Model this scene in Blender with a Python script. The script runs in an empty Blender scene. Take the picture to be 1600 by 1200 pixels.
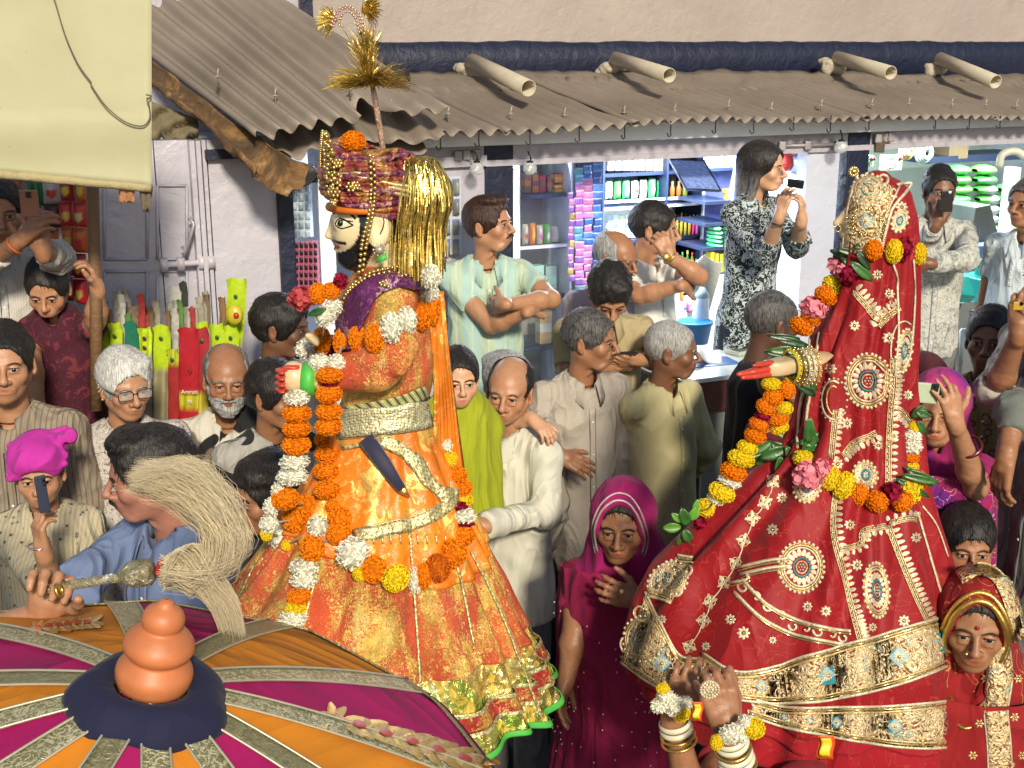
import bpy, bmesh, math, random
import numpy as np
from mathutils import Vector, Matrix, noise
from mathutils.bvhtree import BVHTree

R = math.radians
rnd = random.Random(7)
npr = np.random.RandomState(11)
scene = bpy.context.scene
col = scene.collection

# camera
CAM = Vector((0.0, 0.0, 2.8))
PITCH = R(15.5)
FPX = 1931.0
cd = bpy.data.cameras.new('camera')
cam = bpy.data.objects.new('camera', cd); col.objects.link(cam)
cam.location = CAM
cam.rotation_euler = (R(90) - PITCH, 0, 0)
cd.sensor_width = 36.0
cd.lens = FPX / 1600.0 * 36.0
cd.clip_start = 0.05; cd.clip_end = 500
scene.camera = cam

# sky and sun (a lit street at night)
world = bpy.data.worlds.new("World"); scene.world = world; world.use_nodes = True
wn = world.node_tree
sky = wn.nodes.new('ShaderNodeTexSky'); sky.sky_type = 'NISHITA'; sky.sun_disc = False
SUN_EL, SUN_AZ = 29.0, 14.0         # elevation; azimuth to the right of straight behind the camera
sky.sun_elevation = R(SUN_EL); sky.sun_rotation = R(180 - SUN_AZ)
sky.air_density = 1.0
wn.links.new(sky.outputs[0], wn.nodes['Background'].inputs[0])
wn.nodes['Background'].inputs[1].default_value = 0.085
sd = bpy.data.lights.new('sun', 'SUN'); sun = bpy.data.objects.new('sun', sd); col.objects.link(sun)
sd.energy = 3.5; sd.angle = R(7); sd.color = (1.0, 0.89, 0.70)
# light travels towards -Z of the lamp: from behind the camera, right side, downwards
dirv = Vector((-math.sin(R(SUN_AZ)) * math.cos(R(SUN_EL)), math.cos(R(SUN_AZ)) * math.cos(R(SUN_EL)), -math.sin(R(SUN_EL))))
sun.rotation_euler = dirv.to_track_quat('-Z', 'Y').to_euler()
sun.location = (2, -6, 8)

scene.view_settings.view_transform = 'Standard'
scene.view_settings.look = 'None'
scene.view_settings.exposure = 0.36
scene.view_settings.gamma = 1.0
scene.view_settings.use_curve_mapping = False
scene.render.engine = 'CYCLES'
scene.cycles.use_denoising = True
scene.cycles.max_bounces = 6
scene.cycles.diffuse_bounces = 3
scene.cycles.glossy_bounces = 3
scene.cycles.transmission_bounces = 4
scene.cycles.transparent_max_bounces = 8
scene.cycles.caustics_reflective = False
scene.cycles.caustics_refractive = False
scene.cycles.sample_clamp_indirect = 4

SP, CP = math.sin(PITCH), math.cos(PITCH)
def ray(px, py):
 x = (px - 800.0) / FPX; y = (600.0 - py) / FPX
 return Vector((x, CP + y * SP, -SP + y * CP))
def at(px, py, Y):
 d = ray(px, py)
 return CAM + d * (Y / d.y)
def proj(p):
 v = Vector(p) - CAM
 dep = v.y * CP - v.z * SP
 up = v.y * SP + v.z * CP
 return 800 + FPX * v.x / dep, 600 - FPX * up / dep
def mpp(px, py, Y):
 """metres per pixel at that point"""
 p = at(px, py, Y) - CAM
 return (p.y * CP - p.z * SP) / FPX

# materials
_mats = {}
def _new(name):
 m = bpy.data.materials.new(name); m.use_nodes = True
 nt = m.node_tree
 return m, nt, nt.nodes['Principled BSDF']
def N(nt, t, **kw):
 n = nt.nodes.new(t)
 for k, v in kw.items():
  if k.startswith('i_'):
   n.inputs[k[2:].replace('_', ' ')].default_value = v
  else:
   setattr(n, k, v)
 return n
def rgba(c): return (c[0], c[1], c[2], 1.0)
def ramp(nt, fac, stops, interp='LINEAR'):
 r = nt.nodes.new('ShaderNodeValToRGB'); r.color_ramp.interpolation = interp
 el = r.color_ramp.elements
 while len(el) > 1: el.remove(el[-1])
 el[0].position = stops[0][0]; el[0].color = rgba(stops[0][1])
 for p, c in stops[1:]:
  e = el.new(p); e.color = rgba(c)
 nt.links.new(fac, r.inputs[0])
 return r.outputs[0]
def mixc(nt, fac, a, b, mode='MIX'):
 m = nt.nodes.new('ShaderNodeMix'); m.data_type = 'RGBA'; m.blend_type = mode
 for sock, v in ((m.inputs['Factor'], fac), (m.inputs['A'], a), (m.inputs['B'], b)):
  pass
 f, A, B = m.inputs[0], m.inputs[6], m.inputs[7]
 for s, v in ((f, fac), (A, a), (B, b)):
  if isinstance(v, (int, float)): s.default_value = v
  elif isinstance(v, (tuple, list)): s.default_value = rgba(v)
  else: nt.links.new(v, s)
 return m.outputs[2]
def coords(nt, kind='Object', scale=(1, 1, 1), rot=(0, 0, 0), loc=(0, 0, 0)):
 tc = nt.nodes.new('ShaderNodeTexCoord'); mp = nt.nodes.new('ShaderNodeMapping')
 mp.inputs['Scale'].default_value = scale; mp.inputs['Rotation'].default_value = rot; mp.inputs['Location'].default_value = loc
 nt.links.new(tc.outputs[kind], mp.inputs[0])
 return mp.outputs[0]
def noisef(nt, vec, scale, detail=4, rough=.55, dist=0.0):
 n = N(nt, 'ShaderNodeTexNoise', i_Scale=scale, i_Detail=detail, i_Roughness=rough, i_Distortion=dist)
 nt.links.new(vec, n.inputs['Vector']); return n.outputs['Fac']
def bump(nt, bs, h, strength=.3, dist=.01):
 b = nt.nodes.new('ShaderNodeBump'); b.inputs['Strength'].default_value = strength; b.inputs['Distance'].default_value = dist
 nt.links.new(h, b.inputs['Height']); nt.links.new(b.outputs[0], bs.inputs['Normal'])
def vary(c, f): return tuple(max(0, min(1, v * f)) for v in c)

def flat(name, c, rough=.6, metal=0.0, var=.12, scale=12, bmp=.15, bscale=60, spec=.5, emit=None, alpha=None, sheen=0):
 """painted / plastic / plain surface with faint mottling and fine relief"""
 key = ('flat', name)
 if key in _mats: return _mats[key]
 m, nt, bs = _new(name)
 v = coords(nt)
 f = noisef(nt, v, scale)
 c2 = ramp(nt, f, [(.3, vary(c, 1 - var)), (.7, vary(c, 1 + var))])
 nt.links.new(c2, bs.inputs['Base Color'])
 bs.inputs['Roughness'].default_value = rough; bs.inputs['Metallic'].default_value = metal
 bs.inputs['Specular IOR Level'].default_value = spec
 if sheen: bs.inputs['Sheen Weight'].default_value = sheen
 if bmp: bump(nt, bs, noisef(nt, v, bscale, 3), bmp, .004)
 if emit:
  bs.inputs['Emission Color'].default_value = rgba(emit[0]); bs.inputs['Emission Strength'].default_value = emit[1]
 if alpha is not None: bs.inputs['Alpha'].default_value = alpha
 _mats[key] = m
 return m

def fabric(name, c, rough=.85, fold=.5, weave=900, fscale=5, var=.07, pattern=None, sheen=.04, metal=0, spec=.3):
 """cloth with soft wrinkles; pattern(nt, objvec, base) -> colour socket"""
 key = ('fab', name)
 if key in _mats: return _mats[key]
 m, nt, bs = _new(name)
 v = coords(nt)
 base = ramp(nt, noisef(nt, v, 9), [(.3, vary(c, 1 - var)), (.7, vary(c, 1 + var))])
 if pattern: base = pattern(nt, v, base)
 nt.links.new(base, bs.inputs['Base Color'])
 bs.inputs['Roughness'].default_value = rough; bs.inputs['Specular IOR Level'].default_value = spec
 bs.inputs['Sheen Weight'].default_value = sheen; bs.inputs['Metallic'].default_value = metal
 vs = coords(nt, scale=(1, 1, .45))
 w = N(nt, 'ShaderNodeTexNoise', i_Scale=fscale, i_Detail=2.5, i_Roughness=.5, i_Distortion=1.6)
 w.noise_type = 'RIDGED_MULTIFRACTAL'; w.inputs['Offset'].default_value = 1.0; w.inputs['Gain'].default_value = 1.2
 nt.links.new(vs, w.inputs['Vector'])
 fine = noisef(nt, v, weave / 4.0, 2)
 ad = N(nt, 'ShaderNodeMath', operation='MULTIPLY_ADD'); ad.inputs[1].default_value = .03
 nt.links.new(fine, ad.inputs[0]); nt.links.new(w.outputs['Fac'], ad.inputs[2])
 bump(nt, bs, ad.outputs[0], fold, .045)
 _mats[key] = m
 return m

def attr_mat(name, rough=.5, spec=.5, bmp=.12, bscale=180, metal=0, sss=0, var=.1, sheen=0):
 """colour from the mesh's own 'Col' attribute (skin, petals, printed packets...)"""
 key = ('attr', name)
 if key in _mats: return _mats[key]
 m, nt, bs = _new(name)
 a = nt.nodes.new('ShaderNodeAttribute'); a.attribute_name = 'Col'
 v = coords(nt)
 f = ramp(nt, noisef(nt, v, 48, 6, .7), [(.3, (1 - var,) * 3), (.7, (1 + var,) * 3)])
 c = mixc(nt, 1.0, a.outputs['Color'], f, 'MULTIPLY')
 nt.links.new(c, bs.inputs['Base Color'])
 bs.inputs['Roughness'].default_value = rough; bs.inputs['Specular IOR Level'].default_value = spec
 bs.inputs['Metallic'].default_value = metal
 if sheen: bs.inputs['Sheen Weight'].default_value = sheen
 if sss:
  bs.inputs['Subsurface Weight'].default_value = sss
  bs.inputs['Subsurface Radius'].default_value = (1.0, .35, .2)
  bs.inputs['Subsurface Scale'].default_value = .008
 if bmp: bump(nt, bs, noisef(nt, v, bscale, 4), bmp, .002)
 _mats[key] = m
 return m

# objects
def put(o, parent=None):
 col.objects.link(o)
 if parent is not None:
  o.parent = parent
 return o
def tag(o, label=None, cat=None, group=None, kind=None):
 if label: o['label'] = label
 if cat: o['category'] = cat
 if group: o['group'] = group
 if kind: o['kind'] = kind
 return o
def empty(name, loc=(0, 0, 0), label=None, cat=None, group=None, rz=0):
 o = bpy.data.objects.new(name, None); o.location = loc; o.rotation_euler = (0, 0, rz)
 o.empty_display_size = .1
 col.objects.link(o)
 return tag(o, label, cat, group)
def copy_tree(o, parent=None):
 c = o.copy(); col.objects.link(c)
 if parent is not None: c.parent = parent
 for ch in list(o.children):
  copy_tree(ch, c)
 return c

class MB:
 """collects geometry, then links it as one mesh object (world coordinates in, local to the parent's origin out)"""
 def __init__(s):
  s.v = []; s.f = []; s.mi = []; s.c = None; s.n = 0; s.cols = []
 def add(s, verts, faces, mi=0, color=None):
  verts = np.asarray(verts, dtype=float).reshape(-1, 3)
  o = s.n; s.v.append(verts); s.n += len(verts)
  for f in faces:
   s.f.append(tuple(int(i) + o for i in f)); s.mi.append(mi)
  if color is None: color = (1, 1, 1)
  cc = np.asarray(color, dtype=float)
  if cc.ndim == 1: cc = np.tile(cc[:3], (len(verts), 1))
  s.cols.append(cc)
  return s
 def box(s, c, size, rot=None, mi=0, color=None, taper=1.0):
  x, y, z = (size[0] / 2, size[1] / 2, size[2] / 2)
  t = taper
  vs = np.array([(-x, -y, -z), (x, -y, -z), (x, y, -z), (-x, y, -z), (-x * t, -y * t, z), (x * t, -y * t, z), (x * t, y * t, z), (-x * t, y * t, z)])
  if rot is not None:
   M = np.array(rot if not isinstance(rot, (int, float)) else Matrix.Rotation(rot, 3, 'Z'))
   vs = vs @ M.T
  vs = vs + np.array(c)
  return s.add(vs, [(0, 3, 2, 1), (4, 5, 6, 7), (0, 1, 5, 4), (1, 2, 6, 5), (2, 3, 7, 6), (3, 0, 4, 7)], mi, color)
 def tube(s, pts, r, seg=8, mi=0, color=None, closed=False, cap=True, flatn=None, aspect=1.0):
  P = np.array([tuple(p) for p in pts], dtype=float); n = len(P)
  rr = np.full(n, r, dtype=float) if np.isscalar(r) else np.array(r, dtype=float)
  T = np.gradient(P, axis=0) if not closed else (np.roll(P, -1, 0) - np.roll(P, 1, 0))
  T /= (np.linalg.norm(T, axis=1)[:, None] + 1e-9)
  up = np.array((0, 0, 1.0)) if abs(T[0][2]) < .9 else np.array((1.0, 0, 0))
  vs = []; prev = None
  for i in range(n):
   if flatn is not None:
    b = np.array(flatn[i] if np.ndim(flatn) > 1 else flatn, dtype=float)
    a = np.cross(T[i], b)
   else:
    if prev is None: a = np.cross(T[i], up)
    else: a = prev - T[i] * np.dot(prev, T[i])
   a /= (np.linalg.norm(a) + 1e-9); b = np.cross(a, T[i]); prev = a
   for k in range(seg):
    th = 2 * math.pi * k / seg
    vs.append(P[i] + rr[i] * (a * math.cos(th) + b * math.sin(th) * aspect))
  fs = []
  m = n if closed else n - 1
  for i in range(m):
   j = (i + 1) % n
   for k in range(seg):
    k2 = (k + 1) % seg
    fs.append((i * seg + k, i * seg + k2, j * seg + k2, j * seg + k))
  if cap and not closed:
   fs.append(tuple(range(seg))[::-1]); fs.append(tuple((n - 1) * seg + k for k in range(seg)))
  return s.add(vs, fs, mi, color)
 def lathe(s, prof, origin, axis=(0, 0, 1), seg=24, mi=0, color=None):
  ax = Vector(axis).normalized(); q = ax.to_track_quat('Z', 'Y').to_matrix()
  vs = []; fs = []
  for (r, z) in prof:
   for k in range(seg):
    th = 2 * math.pi * k / seg
    vs.append(Vector(origin) + q @ Vector((r * math.cos(th), r * math.sin(th), z)))
  for i in range(len(prof) - 1):
   for k in range(seg):
    k2 = (k + 1) % seg
    fs.append((i * seg + k, i * seg + k2, (i + 1) * seg + k2, (i + 1) * seg + k))
  return s.add([tuple(v) for v in vs], fs, mi, color)
 def sphere(s, c, r, seg=12, rings=8, mi=0, color=None, rot=None):
  rx, ry, rz = (r, r, r) if np.isscalar(r) else r
  vs = [(0, 0, -rz)]
  for i in range(1, rings):
   ph = math.pi * i / rings - math.pi / 2
   for k in range(seg):
    th = 2 * math.pi * k / seg
    vs.append((rx * math.cos(ph) * math.cos(th), ry * math.cos(ph) * math.sin(th), rz * math.sin(ph)))
  vs.append((0, 0, rz)); vs = np.array(vs)
  if rot is not None: vs = vs @ np.array(rot).T
  vs = vs + np.array(tuple(c))
  fs = []
  for k in range(seg): fs.append((0, 1 + (k + 1) % seg, 1 + k))
  for i in range(rings - 2):
   a = 1 + i * seg; b = a + seg
   for k in range(seg):
    k2 = (k + 1) % seg; fs.append((a + k, a + k2, b + k2, b + k))
  a = 1 + (rings - 2) * seg; t = len(vs) - 1
  for k in range(seg): fs.append((a + k, a + (k + 1) % seg, t))
  return s.add(vs, fs, mi, color)
 def grid(s, P, mi=0, color=None, closed_u=False):
  """P: array (nu, nv, 3)"""
  P = np.asarray(P, dtype=float); nu, nv = P.shape[:2]
  fs = []
  for i in range(nu if closed_u else nu - 1):
   i2 = (i + 1) % nu
   for j in range(nv - 1):
    fs.append((i * nv + j, i2 * nv + j, i2 * nv + j + 1, i * nv + j + 1))
  if color is not None:
   cc = np.asarray(color, dtype=float)
   if cc.ndim == 3: color = cc.reshape(-1, 3)
  return s.add(P.reshape(-1, 3), fs, mi, color)
 def build(s, name, mats, parent=None, smooth=True, origin=None, cols=False, thick=0, kind=None):
  if not isinstance(mats, (list, tuple)): mats = [mats]
  V = np.concatenate(s.v) if s.v else np.zeros((0, 3))
  if origin is None:
   if parent is not None:
    p, off = parent, Vector((0, 0, 0))
    while p is not None:
     off += p.location; p = p.parent
    loc = Vector((0, 0, 0)); sub = np.array(off)
   else:
    base = V.mean(0); base[2] = V[:, 2].min(); loc = Vector(base); sub = base
  else:
   loc = Vector(origin); sub = np.array(origin)
   if parent is not None:
    p, off = parent, Vector((0, 0, 0))
    while p is not None:
     off += p.location; p = p.parent
    loc = loc - off
  me = bpy.data.meshes.new(name)
  me.from_pydata((V - sub).tolist(), [], s.f)
  for m in mats: me.materials.append(m)
  if len(mats) > 1: me.polygons.foreach_set('material_index', s.mi)
  if smooth: me.polygons.foreach_set('use_smooth', [True] * len(me.polygons))
  if cols:
   at_ = me.color_attributes.new('Col', 'FLOAT_COLOR', 'POINT')
   C = np.concatenate(s.cols); C4 = np.ones((len(C), 4)); C4[:, :3] = C
   at_.data.foreach_set('color', C4.ravel())
  me.update()
  o = bpy.data.objects.new(name, me); o.location = loc
  put(o, parent)
  if thick:
   md = o.modifiers.new('t', 'SOLIDIFY'); md.thickness = thick; md.offset = 0
  if kind: o['kind'] = kind
  return o

def add_bevel(o, w=.004, seg=2):
 md = o.modifiers.new('b', 'BEVEL'); md.width = w; md.segments = seg; md.limit_method = 'ANGLE'; md.angle_limit = R(40)
 return o
def bez(pts, n=20):
 """Catmull-Rom through points"""
 P = [Vector(p) for p in pts]
 if len(P) < 3: return [P[0].lerp(P[-1], i / (n - 1)) for i in range(n)]
 P = [P[0] * 2 - P[1]] + P + [P[-1] * 2 - P[-2]]
 segs = len(P) - 3; out = []
 for i in range(n):
  t = i / (n - 1) * segs; k = min(int(t), segs - 1); u = t - k
  a, b, c, d = P[k:k + 4]
  out.append(.5 * ((2 * b) + (c - a) * u + (2 * a - 5 * b + 4 * c - d) * u * u + (3 * b - 3 * c + d - a) * u ** 3))
 return out

# smooth implicit modelling
class Field:
 def __init__(s, lo, hi, h):
  s.lo = np.array(lo, float); s.h = h
  s.n = np.maximum(np.ceil((np.array(hi, float) - s.lo) / h).astype(int) + 1, 4)
  s.D = np.full(tuple(s.n), .2)
 def _sub(s, a, b, pad):
  lo = np.minimum(a, b) - pad; hi = np.maximum(a, b) + pad
  i0 = np.clip(np.floor((lo - s.lo) / s.h).astype(int), 0, s.n - 1); i1 = np.clip(np.ceil((hi - s.lo) / s.h).astype(int) + 1, 1, s.n)
  if np.any(i1 <= i0): return None
  ax = [s.lo[k] + s.h * np.arange(i0[k], i1[k]) for k in range(3)]
  X, Y, Z = np.meshgrid(*ax, indexing='ij')
  return tuple(slice(i0[k], i1[k]) for k in range(3)), np.stack([X, Y, Z], -1)
 def _blend(s, sl, d, k, op):
  D = s.D[sl]
  if op == 'add':
   h = np.maximum(k - np.abs(D - d), 0) / k
   s.D[sl] = np.minimum(D, d) - h * h * k * .25
  else:
   d = -d
   h = np.maximum(k - np.abs(D - d), 0) / k
   s.D[sl] = np.maximum(D, d) + h * h * k * .25
 def cone(s, a, b, ra, rb=None, k=.02, op='add', cut=False, flat=None):
  a = np.array(tuple(a), float); b = np.array(tuple(b), float); rb = ra if rb is None else rb
  r = max(ra, rb)
  q = s._sub(a, b, r + k + s.h * 2)
  if q is None: return s
  sl, P = q; ab = b - a; L2 = (ab ** 2).sum() + 1e-12
  t = np.clip(((P - a) @ ab) / L2, 0, 1)
  d = np.linalg.norm(P - a - t[..., None] * ab, axis=-1) - (ra + (rb - ra) * t)
  if cut: d = np.maximum(d, ((P - b) @ ab) / math.sqrt(L2))
  s._blend(sl, d, k, op); return s
 def ell(s, c, r, k=.02, op='add', rot=None):
  c = np.array(tuple(c), float); r = np.array(r, float) if not np.isscalar(r) else np.full(3, r)
  q = s._sub(c, c, r.max() + k + s.h * 2)
  if q is None: return s
  sl, P = q; P = P - c
  if rot is not None: P = P @ np.array(rot)
  k0 = np.linalg.norm(P / r, axis=-1); k1 = np.linalg.norm(P / (r * r), axis=-1) + 1e-9
  d = k0 * (k0 - 1) / k1
  s._blend(sl, d, k, op); return s
 def halfspace(s, p, n, k=.005):
  """keep the side opposite to n"""
  ax = [s.lo[j] + s.h * np.arange(s.n[j]) for j in range(3)]
  X, Y, Z = np.meshgrid(*ax, indexing='ij')
  d = (X - p[0]) * n[0] + (Y - p[1]) * n[1] + (Z - p[2]) * n[2]
  s.D = np.maximum(s.D, d); return s
 def wobble(s, amp, freq, seed=0, aniso=(1, 1, 1)):
  rs = np.random.RandomState(seed)
  ax = [s.lo[j] + s.h * np.arange(s.n[j]) for j in range(3)]
  X, Y, Z = np.meshgrid(*ax, indexing='ij')
  X, Y, Z = X * aniso[0], Y * aniso[1], Z * aniso[2]
  w = 0
  for o in range(3):
   f = freq * (1.7 ** o)
   k = rs.normal(size=3); k /= np.linalg.norm(k); k *= f; k2 = rs.normal(size=3) * f * .5
   w = w + np.sin(X * k[0] + Y * k[1] + Z * k[2] + 1.6 * np.sin(X * k2[0] + Y * k2[1] + Z * k2[2] + rs.rand() * 6) + rs.rand() * 6) / (1.5 ** o)
  s.D = s.D + amp * w; return s
 def mesh(s):
  D = s.D; n = D.shape
  D = D.copy()
  D[0] = np.maximum(D[0], 1e-3); D[-1] = np.maximum(D[-1], 1e-3); D[:, 0] = np.maximum(D[:, 0], 1e-3); D[:, -1] = np.maximum(D[:, -1], 1e-3)
  D[:, :, 0] = np.maximum(D[:, :, 0], 1e-3); D[:, :, -1] = np.maximum(D[:, :, -1], 1e-3)
  I = D < 0
  cn = (n[0] - 1, n[1] - 1, n[2] - 1)
  acc = np.zeros(cn + (3,)); cnt = np.zeros(cn)
  def sl(o): return (slice(o[0], o[0] + cn[0]), slice(o[1], o[1] + cn[1]), slice(o[2], o[2] + cn[2]))
  base = np.stack(np.meshgrid(*[np.arange(c) for c in cn], indexing='ij'), -1)
  for axis in range(3):
   oth = [a for a in range(3) if a != axis]
   for u in (0, 1):
    for w in (0, 1):
     o = [0, 0, 0]; o[oth[0]] = u; o[oth[1]] = w; o2 = list(o); o2[axis] = 1
     A, B = D[sl(o)], D[sl(o2)]
     m = (A < 0) != (B < 0)
     t = A[m] / (A[m] - B[m])
     p = base[m].astype(float) + np.array(o); p[:, axis] += t
     acc[m] += p; cnt[m] += 1
  M = cnt > 0
  V = acc[M] / cnt[M][:, None]
  idx = np.full(cn, -1, int); idx[M] = np.arange(M.sum())
  F = []
  for axis in range(3):
   a1, a2 = (axis + 1) % 3, (axis + 2) % 3
   s0 = [slice(None)] * 3; s1 = [slice(None)] * 3
   s0[axis] = slice(0, n[axis] - 1); s1[axis] = slice(1, n[axis])
   ch = I[tuple(s0)] != I[tuple(s1)]
   ii = np.argwhere(ch)
   ii = ii[(ii[:, a1] > 0) & (ii[:, a2] > 0) & (ii[:, a1] < n[a1] - 1) & (ii[:, a2] < n[a2] - 1)]
   if len(ii) == 0: continue
   inside = I[tuple(s0)][tuple(ii.T)]
   def g(d1, d2):
    j = ii.copy(); j[:, a1] += d1; j[:, a2] += d2; return idx[tuple(j.T)]
   q = np.stack([g(-1, -1), g(0, -1), g(0, 0), g(-1, 0)], 1)
   q[~inside] = q[~inside][:, ::-1]
   F.append(q)
  F = np.concatenate(F) if F else np.zeros((0, 4), int)
  return s.lo + V * s.h, F
def fld_add(mb, fld, color=None, mi=0):
 V, F = fld.mesh()
 c = color(V) if callable(color) else color
 return mb.add(V, F.tolist(), mi, c), V
# people
def v3(*a): return np.array(a, float)
def unit(v):
 v = np.array(tuple(v), float); return v / (np.linalg.norm(v) + 1e-9)
def rotm(yaw=0, pitch=0, roll=0):
 """yaw: 0 faces the camera, +90 faces image right; pitch + looks down; roll + tilts to image right"""
 M = Matrix.Rotation(R(yaw), 3, 'Z') @ Matrix.Rotation(R(pitch), 3, 'X') @ Matrix.Rotation(R(roll), 3, 'Y')
 return np.array(M)
SKIN = {'light': (.58, .33, .20), 'mid': (.44, .225, .125), 'brown': (.33, .155, .08), 'dark': (.20, .092, .05), 'deep': (.11, .052, .033)}
def head_field(o, h=.0043):
 w = o.get('w', 1.0); age = o.get('age', 0); nose = o.get('nose', 1.0); ch = o.get('child', 0); fem = o.get('fem', 0)
 F = Field((-.105, -.15, -.19), (.105, .135, .145), h)
 F.ell((0, .018, .032), (.074 * w, .094, .088), k=.02)
 F.ell((0, -.025, .03), (.064 * w, .068, .062), k=.03)
 F.ell((0, -.036, -.035), (.053 * w, .050, .07 - .008 * ch), k=.03)
 F.cone((.047 * w, .012, -.052), (.017, -.066, -.088 + .01 * ch), .02 - .004 * fem, .015, k=.03)
 F.cone((-.047 * w, .012, -.052), (-.017, -.066, -.088 + .01 * ch), .02 - .004 * fem, .015, k=.03)
 F.ell((0, -.078, -.09 + .01 * ch), (.018, .014, .015), k=.02)
 for sg in (-1, 1):
  F.ell((sg * .039 * w, -.064, -.026), (.022 + .004 * ch, .02, .02 + .005 * ch), k=.025)
  F.cone((sg * .014, -.092, .019), (sg * .044 * w, -.078, .021), .0065 - .003 * fem - .003 * ch, .006, k=.018)
  F.ell((sg * .031, -.106, .001), (.018, .018, .0115), k=.014, op='sub')
  F.ell((sg * .031, -.0765, .001), (.016, .0125, .0125), k=.006)
  F.ell((sg * .030, -.091, .0075), (.0155, .0055, .0042), k=.004)      # upper lid
  F.ell((sg * .030, -.089, -.0075), (.0145, .005, .0032), k=.006)
  if age:
   F.cone((sg * .019, -.1, -.036), (sg * .034, -.09, -.07), .0035 + .002 * age, .003, k=.01, op='sub')
   F.ell((sg * .030, -.09, -.0165), (.014, .006, .0035), k=.006)
  F.ell((sg * .077 * w, .012, -.006), (.010, .019, .032), k=.006, rot=rotm(sg * 22, 0, 0))
  F.ell((sg * .087 * w, .006, -.002), (.006, .011, .019), k=.006, op='sub')
  F.ell((sg * .076 * w, .004, -.034), (.006, .009, .010), k=.006)
 n = nose * (1 - .3 * ch)
 F.cone((0, -.092, .012), (0, -.104 - .014 * n, -.027), .0072, .0098 * (.6 + .4 * n), k=.010)
 F.ell((0, -.103 - .013 * n, -.031), (.011, .011, .0095), k=.009)
 for sg in (-1, 1):
  F.ell((sg * .0135 * n, -.099 - .004 * n, -.0345), (.0078, .0105, .0075), k=.006)
 F.ell((0, -.086, -.058), (.028, .013, .018), k=.02)
 F.cone((-.019, -.0925, -.0585), (.019, -.0925, -.0585), .004, k=.006)
 F.cone((-.007, -.1, -.0575), (.007, -.1, -.0575), .004, k=.006)
 F.ell((0, -.0965, -.0675), (.0175, .0062, .0052), k=.006)
 op = o.get('mouth', 0)
 F.cone((-.02, -.105, -.0622), (.02, -.105, -.0622), .0022 + .006 * op, k=.003, op='sub')
 # neck
 nr = .052 - .007 * fem - .010 * ch
 F.cone((0, .022, -.05), (0, .034, -.19), nr, nr + .004, k=.03)
 if not fem and not ch: F.ell((0, -.022, -.125), (.01, .012, .014), k=.015)
 return F

def head_colors(V, o):
 base = v3(*SKIN.get(o['skin'], o['skin']) if not isinstance(o['skin'], str) else SKIN[o['skin']])
 C = np.tile(base, (len(V), 1))
 def blob(c, r): return np.exp(-(((V - v3(*c)) / v3(*r)) ** 2).sum(1))
 lips = np.clip(blob((0, -.103, -.0575), (.018, .014, .0055)) + blob((0, -.102, -.0680), (.017, .014, .0055)), 0, 1)
 lipc = base * (.82, .55, .58) if not o.get('fem') else base * (1.0, .48, .52)
 C = C * (1 - lips[:, None] * .75) + lipc * lips[:, None] * .75
 st = o.get('stubble', 0)
 if st:
  m = blob((0, -.07, -.075), (.06, .06, .03)) * st * .55 * (V[:, 1] < .02)
  m = m * (1 - lips)
  C = C * (1 - m[:, None]) + base * (.42, .45, .5) * m[:, None]
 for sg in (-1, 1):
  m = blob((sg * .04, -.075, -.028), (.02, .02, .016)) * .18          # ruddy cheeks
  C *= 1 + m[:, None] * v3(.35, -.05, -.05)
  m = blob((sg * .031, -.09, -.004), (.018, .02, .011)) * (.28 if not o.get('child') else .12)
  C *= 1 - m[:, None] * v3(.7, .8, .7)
  m = blob((sg * .079, .01, -.006), (.02, .03, .03)) * .15
  C *= 1 + m[:, None] * v3(.3, -.1, -.1)
 m = blob((0, -.115, -.03), (.014, .014, .012)) * .15
 C *= 1 + m[:, None] * v3(.3, -.1, -.1)
 m = blob((0, -.109, -.0622), (.019, .016, .0018)) * .7
 C *= 1 - m[:, None]
 return np.clip(C, .004, 1)

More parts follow.
